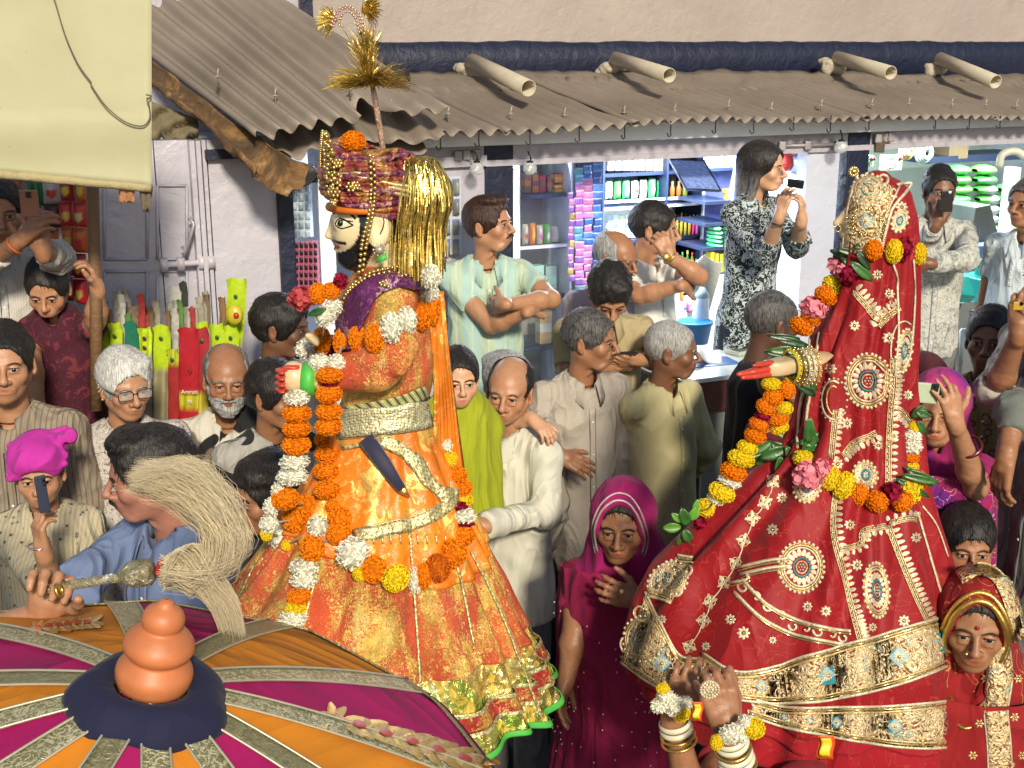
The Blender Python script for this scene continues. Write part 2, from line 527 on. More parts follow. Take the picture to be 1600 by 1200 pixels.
def hair_field(style, o, h=.0048):
 w = o.get('w', 1.0)
 F = Field((-.13, -.14, -.36 if style in ('long', 'ponytail') else -.16), (.13, .16 if style != 'long' else .19, .165), h)
 t = {'short': .011, 'thick': .019, 'rim': .008, 'white': .017, 'crop': .007, 'long': .015, 'child': .014, 'sleek': .010, 'quiff': .013, 'ponytail': .012}[style]
 F.ell((0, .019, .034), (.074 * w + t, .094 + t, .088 + t), k=.01)
 F.ell((0, -.025, .034), (.064 * w + t * .8, .066 + t * .9, .062 + t), k=.02)
 if style == 'quiff':
  F.ell((.01, -.055, .105), (.055, .04, .026), k=.02)
  F.ell((-.03, -.03, .11), (.04, .04, .022), k=.02)
 if style in ('thick', 'white'):
  F.ell((.015, -.045, .092), (.06, .045, .028), k=.025)
 hl = {'short': .082, 'thick': .078, 'white': .078, 'crop': .082, 'long': .088, 'child': .075, 'sleek': .085, 'quiff': .085, 'rim': .1, 'ponytail': .084}[style] + o.get('hairline', 0)
 # face cut-out
 F.ell((0, -.105, -.012), (.068 * w, .068, hl), k=.006, op='sub')
 F.ell((0, -.09, -.075), (.12, .085, .07), k=.01, op='sub')
 # ears and the sides below them
 if style not in ('long',):
  for sg in (-1, 1):
   F.ell((sg * .085, .012, -.012), (.024, .024, .036), k=.008, op='sub')
   F.cone((sg * .09, -.06, -.09), (sg * .09, .02, -.085), .045, k=.01, op='sub')
  F.ell((0, .02, -.15), (.13, .13, .085), k=.01, op='sub')
 if style == 'rim':
  F.ell((0, -.03, .12), (.068, .11, .085), k=.008, op='sub')
  F.ell((0, -.09, .06), (.1, .07, .09), k=.008, op='sub')
 if style == 'long':
  F.cone((0, .06, .02), (0, .085, -.33), .07, .05, k=.04)
  for sg in (-1, 1):
   F.cone((sg * .062, .005, .04), (sg * .075, .02, -.28), .026, .018, k=.02)
  F.ell((0, -.118, -.02), (.066, .078, .106), k=.006, op='sub')
  F.cone((0, .02, -.09), (0, .03, -.3), .05, k=.01, op='sub')
 if style == 'ponytail':
  F.cone((0, .1, .02), (0, .13, -.22), .03, .02, k=.02)
 F.wobble(.0009 if style in ('sleek', 'rim', 'crop', 'long') else .0016, 75, seed=hash(style) % 97, aniso=(1.6, .7, .9))
 return F

def hair_mat(kind):
 key = ('hair', kind)
 if key in _mats: return _mats[key]
 c1, c2, g = {'black': ((.006, .005, .005), (.022, .018, .016), .5), 'brown': ((.02, .009, .006), (.06, .026, .016), .5),
     'grey': ((.05, .045, .042), (.26, .25, .24), .5), 'white': ((.32, .32, .30), (.72, .72, .68), .5),
     'salt': ((.015, .013, .013), (.13, .125, .12), .5), 'silver': ((.16, .155, .15), (.45, .45, .43), .5), 'ombre': ((.006, .005, .005), (.3, .28, .26), .5)}[kind]
 m, nt, bs = _new('hair_' + kind)
 v = coords(nt, scale=(210, 80, 40))
 f = noisef(nt, v, 1.0, 3, .6, .3)
 if kind == 'ombre':
  v2 = coords(nt); sp = nt.nodes.new('ShaderNodeSeparateXYZ'); nt.links.new(v2, sp.inputs[0])
  mr = N(nt, 'ShaderNodeMapRange'); mr.inputs[1].default_value = 1.52; mr.inputs[2].default_value = 1.32
  nt.links.new(sp.outputs[2], mr.inputs[0])
  tip = ramp(nt, f, [(.35, (.12, .10, .09)), (.62, (.42, .39, .36))])
  root = ramp(nt, f, [(.35, (.006, .005, .005)), (.65, (.03, .024, .02))])
  c = mixc(nt, mr.outputs[0], root, tip)
 else:
  c = ramp(nt, f, [(.32, c1), (.66, c2)])
 nt.links.new(c, bs.inputs['Base Color'])
 bs.inputs['Roughness'].default_value = .5; bs.inputs['Specular IOR Level'].default_value = .45
 bump(nt, bs, f, .9, .004)
 _mats[key] = m
 return m

def hair_blades(t, V, W, F, style, M, s):
 rs_ = np.random.RandomState(len(V) % 991); n = {'rim': 700, 'crop': 900, 'long': 1500}.get(style, 1500)
 f = F[rs_.randint(0, len(F), n)]; c = W[f].mean(1); cl = V[f].mean(1)
 nr = np.cross(W[f[:, 1]] - W[f[:, 0]], W[f[:, 2]] - W[f[:, 0]]); nr /= np.linalg.norm(nr, axis=1)[:, None] + 1e-9
 out = ((c - W.mean(0)) * nr).sum(1) < 0; nr[out] *= -1
 top = np.clip((cl[:, 2] - .06) / .06, 0, 1)[:, None]
 fl_ = np.stack([cl[:, 0] * 5 + .15, np.where(cl[:, 1] < .0, -.25, .35), -.9 * np.ones(n)], 1) * (1 - top) + np.stack([cl[:, 0] * 6 + .5, -.7 * np.ones(n), np.zeros(n)], 1) * top
 fl_ = fl_ @ M.T + rs_.normal(size=(n, 3)) * .25
 fl_ -= nr * (fl_ * nr).sum(1)[:, None]; fl_ /= np.linalg.norm(fl_, axis=1)[:, None] + 1e-9
 L = (.020 if style != 'crop' else .008) * s * rs_.uniform(.5, 1.2, n)[:, None]; w = .0009 * s; sd_ = np.cross(fl_, nr)
 lift = .10 + .22 * rs_.rand(n)[:, None] ** 2
 a = c - nr * .002; b = a + fl_ * L * .55 + nr * L * lift; d = a + fl_ * L + nr * L * lift * .8
 P = np.stack([a - sd_ * w, a + sd_ * w, b + sd_ * w, b - sd_ * w, d], 1).reshape(-1, 3)
 t.add(P, [q for k in range(n) for q in ((5 * k, 5 * k + 1, 5 * k + 2, 5 * k + 3), (5 * k + 3, 5 * k + 2, 5 * k + 4))])

def add_hand(F, wrist, d, n, side, s=1.0, curl=(.35, .35, .35, .35), spread=.12, thumb=.6, thumb_curl=.25):
 """d finger direction, n back-of-hand direction, thumb lies towards side*cross(d,n)"""
 d = unit(d); n = unit(np.array(tuple(n)) - d * np.dot(unit(n), d) * np.linalg.norm(n)); n = unit(n - d * np.dot(n, d))
 t = unit(np.cross(d, n)) * side
 W = np.array(tuple(wrist), float)
 if np.isscalar(curl): curl = (curl,) * 4
 L = [.072, .080, .074, .058]
 F.cone(W - d * .02 * s, W + d * .03 * s, .024 * s, .027 * s, k=.015)
 for i in range(4):
  o = (1.5 - i)
  K = W + (d * (.088 - .004 * abs(o) ** 1.5) + t * o * .0195) * s
  F.cone(W + (d * .018 + t * o * .013) * s, K, .0145 * s, .0118 * s, k=.010)
  fd = unit(d + t * o * spread); a = 0
  p = K; r = .0098 if i < 3 else .0085
  for j, (fr, fa) in enumerate(((.45, .8), (.31, 1.15), (.24, .8))):
   a += curl[i] * fa
   q = fd * math.cos(a) - n * math.sin(a)
   p2 = p + q * L[i] * fr * s
   F.cone(p, p2, r * s, r * .9 * s, k=.004 if j else .006); p = p2; r *= .9
 b = W + (d * .022 + t * .024 - n * .004) * s
 td = unit(d * (1.05 - thumb * .6) + t * thumb - n * thumb_curl)
 q = b
 for j, (ln, r) in enumerate(((.042, .0135), (.032, .011), (.024, .0095))):
  q2 = q + td * ln * s
  F.cone(q, q2, r * s, r * .88 * s, k=.007); q = q2
  td = unit(td + (d * .35 - t * .25 - n * .1) * thumb_curl * 2)
 return W

def ring_pts(c, M, rx, ry, n=40, z=0): return [tuple(np.array(c) + M @ v3(rx * math.cos(2 * math.pi * i / n), ry * math.sin(2 * math.pi * i / n), z)) for i in range(n)]

def skin_mat(): return attr_mat('skin', rough=.42, spec=.45, bmp=.45, bscale=260, sss=.12, var=.11)
EYE_C = {'w': (.62, .58, .54)}
def person(label, head, s=1.0, yaw=0, pitch=0, roll=0, byaw=None, skin='brown', fem=0, child=0, age=0, w=1.0, nose=1.0, mouth=0, stubble=0,
   hair='short', hairc='black', hairline=0, brow=1.0, browc=None, moustache=None, beard=None, glasses=False, ground=0.0,
   top=None, topm=None, pants=None, arms=None, lean=(0, 0), fat=1.0, hem=None, gaze=(0, 0), neckopen=1.0, group=None, shw=1.0,
   collar=True, placket=True, btn=None, legs=True, lift=None, eyes=True, cut=None, buttons=(.8, .78, .72), pos=None):
 H = v3(*(pos if pos is not None else at(*head)))
 if byaw is None: byaw = yaw
 M = rotm(yaw, pitch, roll); B = rotm(byaw)
 X, FR = B @ v3(1, 0, 0), B @ v3(0, -1, 0)
 root_xy = H[:2] + v3(lean[0], lean[1]) * -1
 root = empty('person', (root_xy[0] if legs else H[0], root_xy[1] if legs else H[1], ground), label, 'child' if child else ('woman' if fem else 'man'), group)
 o = dict(w=w, age=age, nose=nose, child=child, fem=fem, mouth=mouth, skin=skin, stubble=stubble, hairline=hairline)
 body = MB()
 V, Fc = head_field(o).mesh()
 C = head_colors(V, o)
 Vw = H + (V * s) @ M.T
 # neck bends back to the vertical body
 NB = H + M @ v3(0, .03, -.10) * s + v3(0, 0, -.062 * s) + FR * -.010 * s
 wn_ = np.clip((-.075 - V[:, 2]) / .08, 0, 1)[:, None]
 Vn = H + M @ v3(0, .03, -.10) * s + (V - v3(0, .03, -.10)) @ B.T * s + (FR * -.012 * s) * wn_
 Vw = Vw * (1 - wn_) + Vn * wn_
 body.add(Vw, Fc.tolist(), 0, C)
 base = v3(*SKIN[skin]) if isinstance(skin, str) else v3(*skin)
 # torso (under the clothes)
 lean3 = v3(lean[0], lean[1], 0)
 Htot = H[2] - ground
 hipz = ground + .50 * Htot
 tl = (NB[2] - hipz)
 hip = v3(NB[0], NB[1], hipz) - lean3
 def spine(f): return NB * (1 - f) + hip * f
 sw = .166 * s * shw * (1 - .12 * fem) * (1 - .2 * child)
 SH = [NB - X * sw + v3(0, 0, -.062 * s), NB + X * sw + v3(0, 0, -.062 * s)]
 lo = np.minimum(NB, hip) - .3 * s; hi = np.maximum(NB, hip) + .3 * s
 T = Field(lo, hi, .022)
 T.ell(spine(.34), (.13 * s * shw, .085 * s * fat, .17 * s), rot=B, k=.05); T.ell(spine(.8), (.13 * s, .09 * s * fat, .16 * s), rot=B, k=.05)
 T.cone(SH[0] * .9 + SH[1] * .1, SH[1] * .9 + SH[0] * .1, .038 * s, k=.05)
 fld_add(body, T, base)
 A = []
 arms = arms or [None, None]
 sk_c = base
 for i, a in enumerate(arms):
  sg = -1 if i == 0 else 1
  a = dict(a) if a else {}
  el = v3(*a['e']) if 'e' in a else SH[i] + X * sg * .03 * s + v3(0, 0, -.27 * s) - FR * .02 * s
  wr = v3(*a['w']) if 'w' in a else el + v3(0, 0, -.235 * s) + FR * .05 * s - X * sg * .01
  d = unit(wr - el)
  hd = v3(*a['d']) if 'd' in a else d
  hn = v3(*a['n']) if 'n' in a else X * sg
  A.append((SH[i], el, wr))
  if a.get('hide'): continue
  lo = np.minimum(el, wr) - .14 * s; hi = np.maximum(el, wr) + .14 * s
  lo = np.minimum(lo, wr + unit(hd) * .2 * s - .05); hi = np.maximum(hi, wr + unit(hd) * .2 * s + .05)
  f = Field(lo, hi, .0046 if not a.get('coarse') else .008)
  # upper arm end, elbow, forearm with a belly
  f.cone(SH[i] * .35 + el * .65, el, .044 * s, .038 * s, k=.02)
  fr_ = .033 if (top in ('shirt', 'kurta', 'blouse_long') and a.get('cuff', 1.0) > .5) else .041
  f.cone(el, el * .72 + wr * .28, .037 * s, fr_ * s, k=.02)
  f.cone(el * .72 + wr * .28, wr, fr_ * s, .0255 * s, k=.02)
  # thumb side
  side = a.get('side', sg * -1)
  add_hand(f, wr, hd, hn, side, s * a.get('hs', 1.0) * (.93 if fem else 1.0), a.get('curl', .3), a.get('spread', .1), a.get('thumb', .6), a.get('tc', .25))
  f.wobble(.0005, 120, 3)
  V2, F2 = f.mesh()
  c2 = np.tile(base * .96, (len(V2), 1))
  body.add(V2, F2.tolist(), 0, c2)
  # coarse upper arm that reaches the shoulder
  u = Field(np.minimum(SH[i], el) - .08, np.maximum(SH[i], el) + .08, .013)
  u.cone(SH[i], el, .05 * s, .04 * s, k=.02)
  fld_add(body, u, base * .96)
 LEG = None
 if legs:
  G = Field(v3(hip[0], hip[1], ground) - v3(.3, .3, .05), v3(hip[0], hip[1], hipz) + v3(.3, .3, .1), .025)
  L = []
  for sg in (-1, 1):
   hj = hip + X * sg * .085 * s; kn = v3(hip[0], hip[1], ground + .27 * Htot) + X * sg * .095 * s + FR * .02
   an = v3(hip[0], hip[1], ground + .07) + X * sg * .1 * s
   L.append((hj, kn, an))
   G.cone(hj, kn, .075 * s, .052 * s); G.cone(kn, an, .05 * s, .035 * s)
   G.cone(an, an + FR * .14 * s - v3(0, 0, .035), .035 * s, .025 * s)
  fld_add(body, G, base)
  LEG = L
 bo = body.build('body', skin_mat(), root, cols=True)
# eyes, brows
 hm = hair_mat(browc or hairc)
 def hp(x, y, z): return H + M @ v3(x, y, z) * s
 if eyes:
  for sg in (-1, 1):
   e = MB()
   n1, n2 = 15, 9
   P = np.zeros((n1, n2, 3)); Cc = np.zeros((n1, n2, 3))
   for i in range(n1):
    for j in range(n2):
     u = -1 + 2 * i / (n1 - 1); v_ = -1 + 2 * j / (n2 - 1)
     hgt = (1 - u * u) ** .6 * (.0052 if not child else .006) * (1 - .25 * age)
     x = u * .0132; z = v_ * hgt + .0004
     y = -.0925 - .0035 * (1 - u * u) * (1 - .4 * v_ * v_) + .005 * abs(u) ** 2
     P[i, j] = hp(sg * .0305 + x, y, z)
     dd = math.hypot(x - gaze[0] * .004, z - gaze[1] * .002 - .0004)
     Cc[i, j] = (.008, .006, .006) if dd < .0062 else (.50, .46, .42)
     if abs(v_) > .85 or abs(u) > .93: Cc[i, j] = base * .35
   e.grid(P, color=Cc)
   e.build('eye', attr_mat('eye', rough=.18, bmp=0, var=.02), root, cols=True)
   t = MB()
   pts = [hp(sg * .0305 + u * .0145, -.0965 + .006 * u * u, .0004 + (1 - u * u) ** .6 * .0056 * (1 - .25 * age) + .0006) for u in np.linspace(-1, 1, 9)]
   t.tube(pts, [.0006, .0011, .0013, .0014, .0014, .0014, .0013, .0011, .0006], 5)
   t.build('eyelash', flat('lash', (.012, .008, .007), .6, bmp=0), root)
   bts = [hp(sg * x, -.0985 + .35 * abs(x - .012) ** 1.0 * .6, z) for x, z in ((.010, .0165), (.02, .0195), (.031, .0212), (.041, .0195), (.049, .0145))]
   t = MB(); t.tube(bez(bts, 12), [(.0022 + .0024 * math.sin(math.pi * (k + 1) / 14)) * s * brow for k in range(12)], 6, aspect=.55)
   t.build('eyebrow', hm, root)
 if moustache:
  t = MB(); c = hair_mat(moustache)
  for sg in (-1, 1):
   t.tube(bez([hp(0, -.109, -.0475), hp(sg * .012, -.1085, -.048), hp(sg * .023, -.102, -.053), hp(sg * .029, -.095, -.060)], 10), [.0052 * s, .0058 * s, .006 * s, .0058 * s, .0056 * s, .005 * s, .0045 * s, .0036 * s, .0026 * s, .0012 * s], 8, aspect=.6)
  t.build('moustache', c, root)
 if beard:
  f = Field((-.1, -.14, -.15), (.1, .05, .02), .005)
  f.ell((0, -.042, -.058), (.060, .062, .058), k=.01); f.ell((0, -.078, -.092), (.032, .03, .028), k=.02)
  f.cone((.058, .0, -.03), (.045, -.03, -.06), .016, k=.02); f.cone((-.058, .0, -.03), (-.045, -.03, -.06), .016, k=.02)
  f.ell((0, -.09, -.0), (.06, .07, .048), k=.006, op='sub')
  f.ell((0, -.115, -.0625), (.021, .03, .0075), k=.003, op='sub')
  f.ell((0, .03, -.1), (.06, .06, .06), op='sub')
  f.wobble(.002, 220, 5)
  V3, F3 = f.mesh(); t = MB(); t.add(H + (V3 * s) @ M.T, F3.tolist()); t.build('beard', hair_mat(beard), root)
 if glasses:
  t = MB(); g = MB()
  for sg in (-1, 1):
   pts = []
   for k in range(28):
    a = 2 * math.pi * k / 28; cx, cz = math.cos(a), math.sin(a)
    ex = math.copysign(abs(cx) ** .55, cx); ez = math.copysign(abs(cz) ** .6, cz)
    pts.append(hp(sg * .0325 + ex * .0255, -.1065 + .008 * (abs(ex * .0255 + .03 * 1) ** 1) * 2 - .002, -.001 + ez * .0165))
   t.tube(pts, .0018 * s, 6, closed=True)
   g.add([tuple(p) for p in pts] + [tuple(np.mean([np.array(p) for p in pts], 0))], [(k, (k + 1) % 28, 28) for k in range(28)])
   t.tube([hp(sg * .058, -.105, .006), hp(sg * .074 * w, -.07, .006), hp(sg * .083 * w, .01, .004), hp(sg * .082 * w, .03, -.012)], .002 * s, 6)
  t.tube([hp(-.008, -.108, .003), hp(0, -.112, .006), hp(.008, -.108, .003)], .0018 * s, 6)
  gr = t.build('glasses', flat('specframe', (.012, .012, .013), .25, bmp=0), root)
  mm, nt, bs = _new('lens') if ('lens',) not in _mats else (_mats[('lens',)], None, None)
  if nt:
   bs.inputs['Base Color'].default_value = (.9, .95, .95, 1); bs.inputs['Roughness'].default_value = .03; bs.inputs['Alpha'].default_value = .18; _mats[('lens',)] = mm
  g.build('lens', mm, root)
 if hair:
  f = hair_field(hair, o); V3, F3 = f.mesh(); t = MB()
  W3 = H + (V3 * s) @ M.T
  if hair in ('long', 'ponytail'):
   wn2 = np.clip((-.085 - V3[:, 2]) / .12, 0, 1)[:, None]
   W3 = W3 * (1 - wn2) + (H + M @ v3(0, .03, -.1) * s + (V3 - v3(0, .03, -.1)) @ B.T * s) * wn2
  t.add(W3, F3.tolist()); hair_blades(t, V3, W3, F3, hair, M, s); t.build('hair', hair_mat(hairc), root)
# clothes
 shirt_bvh = None
 if top:
  long = top in ('shirt', 'kurta', 'blouse_long')
  hemf = hem if hem is not None else {'shirt': 1.12, 'polo': 1.1, 'kurta': 1.6, 'blouse': .75, 'blouse_long': .8, 'dress': 2.0, 'frock': 1.2}[top]
  hemz = NB[2] - tl * hemf
  g_ = .0115
  lo = np.minimum.reduce([NB, hip, A[0][1], A[1][1], A[0][2], A[1][2]]) - .2 * s
  hi = np.maximum.reduce([NB, hip, A[0][1], A[1][1], A[0][2], A[1][2]]) + .2 * s
  lo[2] = hemz - .03; hi[2] = max(NB[2] + .1, A[0][2][2] + .05, A[1][2][2] + .05)
  if not long: pass
  f = Field(lo, hi, g_)
  wx = 1 - .08 * fem
  for q_, a_, b_ in ((.24, .158, .104), (.42, .160, .112), (.62, .156, .118), (.82, .160, .124), (1.02, .166, .126)):
   if NB[2] - tl * q_ < hemz - .1: continue
   a_ = a_ * shw * wx * (max(1, fat * .96) if q_ > .5 else 1) * (1 - (.14 if q_ == .62 else 0) * (fem and not child))
   f.ell(spine(q_) + FR * .02 * s * (fat - .7) * (q_ > .4), (a_ * s, b_ * s * fat, .2 * s), rot=B, k=.06)
  for i in (0, 1):
   f.cone(NB * .8 + SH[i] * .2 + v3(0, 0, -.018) * s, SH[i] * .85 + NB * .15, .052 * s, .048 * s, k=.04)
  if fem and not child:
   for sg in (-1, 1): f.ell(spine(.36) + FR * .065 * s + X * sg * .06 * s, .054 * s, k=.06)
  f.cone(SH[0], SH[1], .046 * s, k=.05)
  f.cone(NB + v3(0, 0, -.015) * s, NB + v3(0, 0, -.08) * s, .066 * s, .1 * s, k=.04)
  if hemz < hip[2] - .05:
   fl = 1.25 if top in ('dress', 'frock') else 1.05
   f.cone(spine(.95), v3(hip[0], hip[1], hemz), .15 * s, .16 * s * fl, k=.06)
  for i, (S_, E_, W_) in enumerate(A):
   a = arms[i] or {}
   rS, rE, rW = .055 * s, .053 * s, .046 * s
   if long:
    cf = a.get('cuff', 1.0 if not a.get('rolled') else .25)
    Wc = E_ * (1 - cf) + (W_ - unit(W_ - E_) * .015 * s) * cf
    f.cone(S_, E_, rS, rE, k=.03)
    f.cone(E_, Wc, rE, rW * (1 if cf > .5 else 1.2), k=.03, cut=True)
    rr = np.random.RandomState(i + 3)
    for q in range(5):       # creases around the elbow
     t_ = .35 + .13 * q
     p = S_ * (1 - t_) + E_ * t_ if t_ < 1 else E_
     p = E_ * (1 - abs(q - 2) * .14) + (S_ if q < 2 else W_) * abs(q - 2) * .14
     ax_ = unit(W_ - S_); n_ = unit(np.cross(ax_, rr.normal(size=3))); c_ = np.cross(ax_, n_)
     f.cone(p + n_ * .05 * s + c_ * .03 * s, p + n_ * .05 * s - c_ * .035 * s + ax_ * .02 * s, .0075 * s, k=.018)
   else:
    cutp = S_ * .42 + E_ * .58 if top != 'dress' else S_ * .3 + E_ * .7
    f.cone(S_, cutp, rS * 1.0, rE * 1.14, k=.03, cut=True)
  # neck opening
  f.cone(NB + v3(0, 0, .09) * s - FR * .01, NB + v3(0, 0, -.008) * s + FR * .012, .064 * s * (1 - .1 * fem - .15 * child), k=.008, op='sub')
  if neckopen:
   f.cone(NB + v3(0, 0, .02) * s + FR * .06 * s, NB + v3(0, 0, -.075 * neckopen) * s + FR * .125 * s, .03 * s, .008 * s, k=.01, op='sub')
  f.wobble(.0030 * s, 24, seed=int(abs(H[0]) * 100) % 50, aniso=(1, 1, .6))
  f.halfspace((0, 0, hemz), (0, 0, -1))
  if cut: f.halfspace(*cut)
  V3, F3 = f.mesh(); t = MB(); t.add(V3, F3.tolist())
  so = t.build({'shirt': 'shirt', 'polo': 'polo_shirt', 'kurta': 'kurta', 'blouse': 'blouse', 'blouse_long': 'blouse', 'dress': 'dress', 'frock': 'frock'}[top], topm, root)
  shirt_bvh = BVHTree.FromPolygons([tuple(v) for v in V3], F3.tolist())
  if collar:
   t = MB(); band = collar == 'band'
   n = 34; P = np.zeros((n, 5, 3))
   for i in range(n):
    th = R(-158 + 316 * i / (n - 1)); e = abs(th) / R(158); e2 = max(0, (e - .62) / .38)
    dr = -FR * math.cos(th) + X * math.sin(th)
    prof = [(.058, -.022), (.059, .026), (.063, .032), (.072, .018), (.086 + .012 * e2, -.022 - .03 * e2)] if not band else [(.06, -.02), (.06, 0), (.0605, .02), (.064, .022), (.066, -.02)]
    for j, (r, z) in enumerate(prof):
     zz = z - .028 * e2 * (1 if j < 4 else 1.2) - .008 * e
     P[i, j] = NB + (dr * r * (1 - .12 * child) + FR * (.018 * e + .012 * e2)) * s + v3(0, 0, zz * s)
   t.grid(P)
   t.build('collar', topm, so, thick=.004)
  if placket and shirt_bvh:
   pts = []; nn = []
   z0 = NB[2] - (.05 + .05 * neckopen) * s; z1 = (hemz + .02) if top != 'polo' else z0 - .13 * s
   if top == 'kurta': z1 = z0 - .28 * s
   for k in range(26):
    z = z0 + (z1 - z0) * k / 25
    c = NB * (1 - (NB[2] - z) / tl) + hip * ((NB[2] - z) / tl); c[2] = z
    hit = shirt_bvh.ray_cast(Vector(c + FR * .5), Vector(-FR), .6)
    if hit[0] is not None:
     pts.append(tuple(hit[0] + Vector(FR) * .0025)); nn.append(tuple(X))
   if len(pts) > 4:
    t = MB()
    t.tube(pts, .014 * s, 6, flatn=FR, aspect=.16)
    t.build('placket', topm, so)
    bm_ = MB()
    for k in range(2, len(pts), 5):
     bm_.lathe([(0, .002), (.0045, .002), (.005, 0), (0, -.001)], Vector(pts[k]) + Vector(FR) * .002, FR, 8)
    bm_.build('button', flat('button%s' % str(buttons), buttons, .35, bmp=0), so)
 if pants and legs:
  f = Field(v3(hip[0], hip[1], ground) - v3(.3, .3, .0), v3(hip[0], hip[1], hipz) + v3(.3, .3, .25), .016)
  f.ell(hip + v3(0, 0, .03) * s, (.155 * s * fat ** .5, .115 * s * fat, .16 * s), rot=B, k=.04)
  for (hj, kn, an) in LEG:
   f.cone(hj, kn, .092 * s, .075 * s, k=.03); f.cone(kn, an - v3(0, 0, .02), .075 * s, .068 * s, k=.03)
  f.wobble(.003, 25, 8, (1, 1, .5))
  f.halfspace((0, 0, hip[2] + .16), (0, 0, 1))
  V3, F3 = f.mesh(); t = MB(); t.add(V3, F3.tolist()); t.build('trousers', pants, root)
 if LEG and not child and not fem:
  for (hj, kn, an) in LEG:
   t = MB(); c = an + FR * .05 * s; c[2] = ground + .035
   t.sphere(c, (.045, .13, .045), 10, 6, rot=B); t.build('shoe', flat('shoe', (.03, .022, .018), .5), root)
 return dict(root=root, H=H, M=M, B=B, X=X, FR=FR, NB=NB, hip=hip, SH=SH, A=A, s=s, tl=tl, spine=spine, shirt=shirt_bvh, hp=hp, ground=ground)

def veil(p, mat, trim=None, open_=1.0, drop=.32, flare=.16, trimr=.004, name='veil', side=0, cover=.0, lx=0):
 """a shawl over the head that falls on the shoulders and the back"""
 H, M, B, s, NB, FR, X = p['H'], p['M'], p['B'], p['s'], p['NB'], p['FR'], p['X']
 f = Field((-.26, -.16, -.09 - drop - .05), (.26, .26, .16), .009)
 f.ell((0, .02, .035), (.092, .112, .105), k=.02)
 f.ell((0, -.02, .03), (.082, .088, .085), k=.02)
 f.cone((0, .03, .0), (0, .05, -.17), .098, .13, k=.05)
 f.cone((-.12, .04, -.24), (.12, .04, -.24), .075, k=.06)
 f.cone((0, .08, -.15), (0, .09, -.09 - drop), .11, flare, k=.05)
 f.ell((0, -.115, -.022 - cover), (.066 * open_, .10, .118 * open_), k=.012, op='sub')
 f.cone((0, -.1, -.08), (0, -.1, -.3), .06 * open_, .075, k=.02, op='sub')
 f.ell((0, .018, .03), (.075, .095, .09), k=.01, op='sub')
 f.cone((0, .03, 0), (0, .04, -.4), .05, .06, k=.02, op='sub')
 f.wobble(.0025, 28, 4, (1, 1, .5))
 f.halfspace((0, 0, -.09 - drop), (0, 0, -1))
 V, F = f.mesh()
 wn_ = np.clip((-.06 - V[:, 2]) / .1, 0, 1)[:, None]
 W = (H + (V * s) @ M.T) * (1 - wn_) + (H + M @ v3(0, .03, -.1) * s + (V - v3(0, .03, -.1)) @ B.T * s) * wn_
 t = MB(); t.add(W, F.tolist()); o = t.build(name, mat, p['root'])
 bv = BVHTree.FromPolygons([tuple(v) for v in W], F.tolist())
 if trim:
  for (sc, rr) in ((1.0, trimr), (1.12, trimr * .8)):
   pts = []
   for k in range(33):
    a = R(-28 + (236 * k / 32));
    l = v3(.071 * open_ * sc * math.cos(a), -.16, -.022 - cover + .122 * open_ * sc * math.sin(a) * (1.0))
    q = H + M @ l * s; dd = M @ v3(0, 1, 0)
    hit = bv.ray_cast(Vector(q), Vector(dd), .3)
    if hit[0] is not None: pts.append(hit[0] + Vector(hit[1]) * .002)
   if len(pts) > 5:
    t = MB(); t.tube(pts, rr * s, 6); t.build('veil_trim', trim, o)
 return o, bv
# the place
FM = .45; FC = math.sqrt(1 + FM * FM)
def fp(px, py, off=0.0):
 """where the view through that point of the shop fronts meets their (offset) plane"""
 d = ray(px, py); return CAM + d * ((5.7 + off * FC) / (d.y - FM * d.x))
def FY(px): return fp(px, 300).y
EAST = Vector((1, .45, 0)).normalized()                 # along the shop fronts
NRM = Vector((.45, -1, 0)).normalized()                 # from the shop fronts towards the street

def asphalt(nt, v, base): return base
g = MB(); g.add([(-40, -25, 0), (40, -25, 0), (40, 40, 0), (-40, 40, 0)], [(0, 1, 2, 3)])
tag(g.build('street', flat('asphalt', (.055, .052, .048), .85, var=.3, scale=3, bmp=.5, bscale=90), origin=(0, 0, 0)), kind='structure')

def wall_mat(name, c, stain=(.35, .33, .30), amt=.5, rough=.7, bscale=14, gloss=False):
 key = ('wall', name)
 if key in _mats: return _mats[key]
 m, nt, bs = _new(name); v = coords(nt)
 base = ramp(nt, noisef(nt, v, 2.2, 5), [(.3, vary(c, .9)), (.7, vary(c, 1.06))])
 big = noisef(nt, coords(nt, scale=(1, 1, .5)), 5.5, 8, .7, .8)
 f = ramp(nt, big, [(.56, (0, 0, 0)), (.74, (amt,) * 3)])
 c2 = mixc(nt, f, base, tuple(a * b for a, b in zip(c, stain)))
 sp = ramp(nt, noisef(nt, v, 95, 3), [(.70, (0, 0, 0)), (.78, (.5,) * 3)])
 c3 = mixc(nt, sp, c2, vary(c, .45))
 nt.links.new(c3, bs.inputs['Base Color']); bs.inputs['Roughness'].default_value = rough
 h = noisef(nt, v, bscale, 6, .6, .4)
 bump(nt, bs, h, .45 if not gloss else .7, .02)
 _mats[key] = m; return m
BEIGE = wall_mat('upper_plaster', (.36, .305, .275), (.75, .7, .66), .5, .55)
LILAC = wall_mat('lilac_paint', (.48, .465, .53), (.6, .58, .5), .35, .32, 8, True)
LILAC2 = wall_mat('lilac_beam_paint', (.42, .40, .46), (.35, .33, .3), .8, .5, 20)
NAVY = wall_mat('navy_paint', (.005, .009, .032), (2.2, 2, 1.6), .25, .5, 16)
WHITEP = wall_mat('white_paint', (.84, .88, .95), (.9, .9, .9), .2, .5)

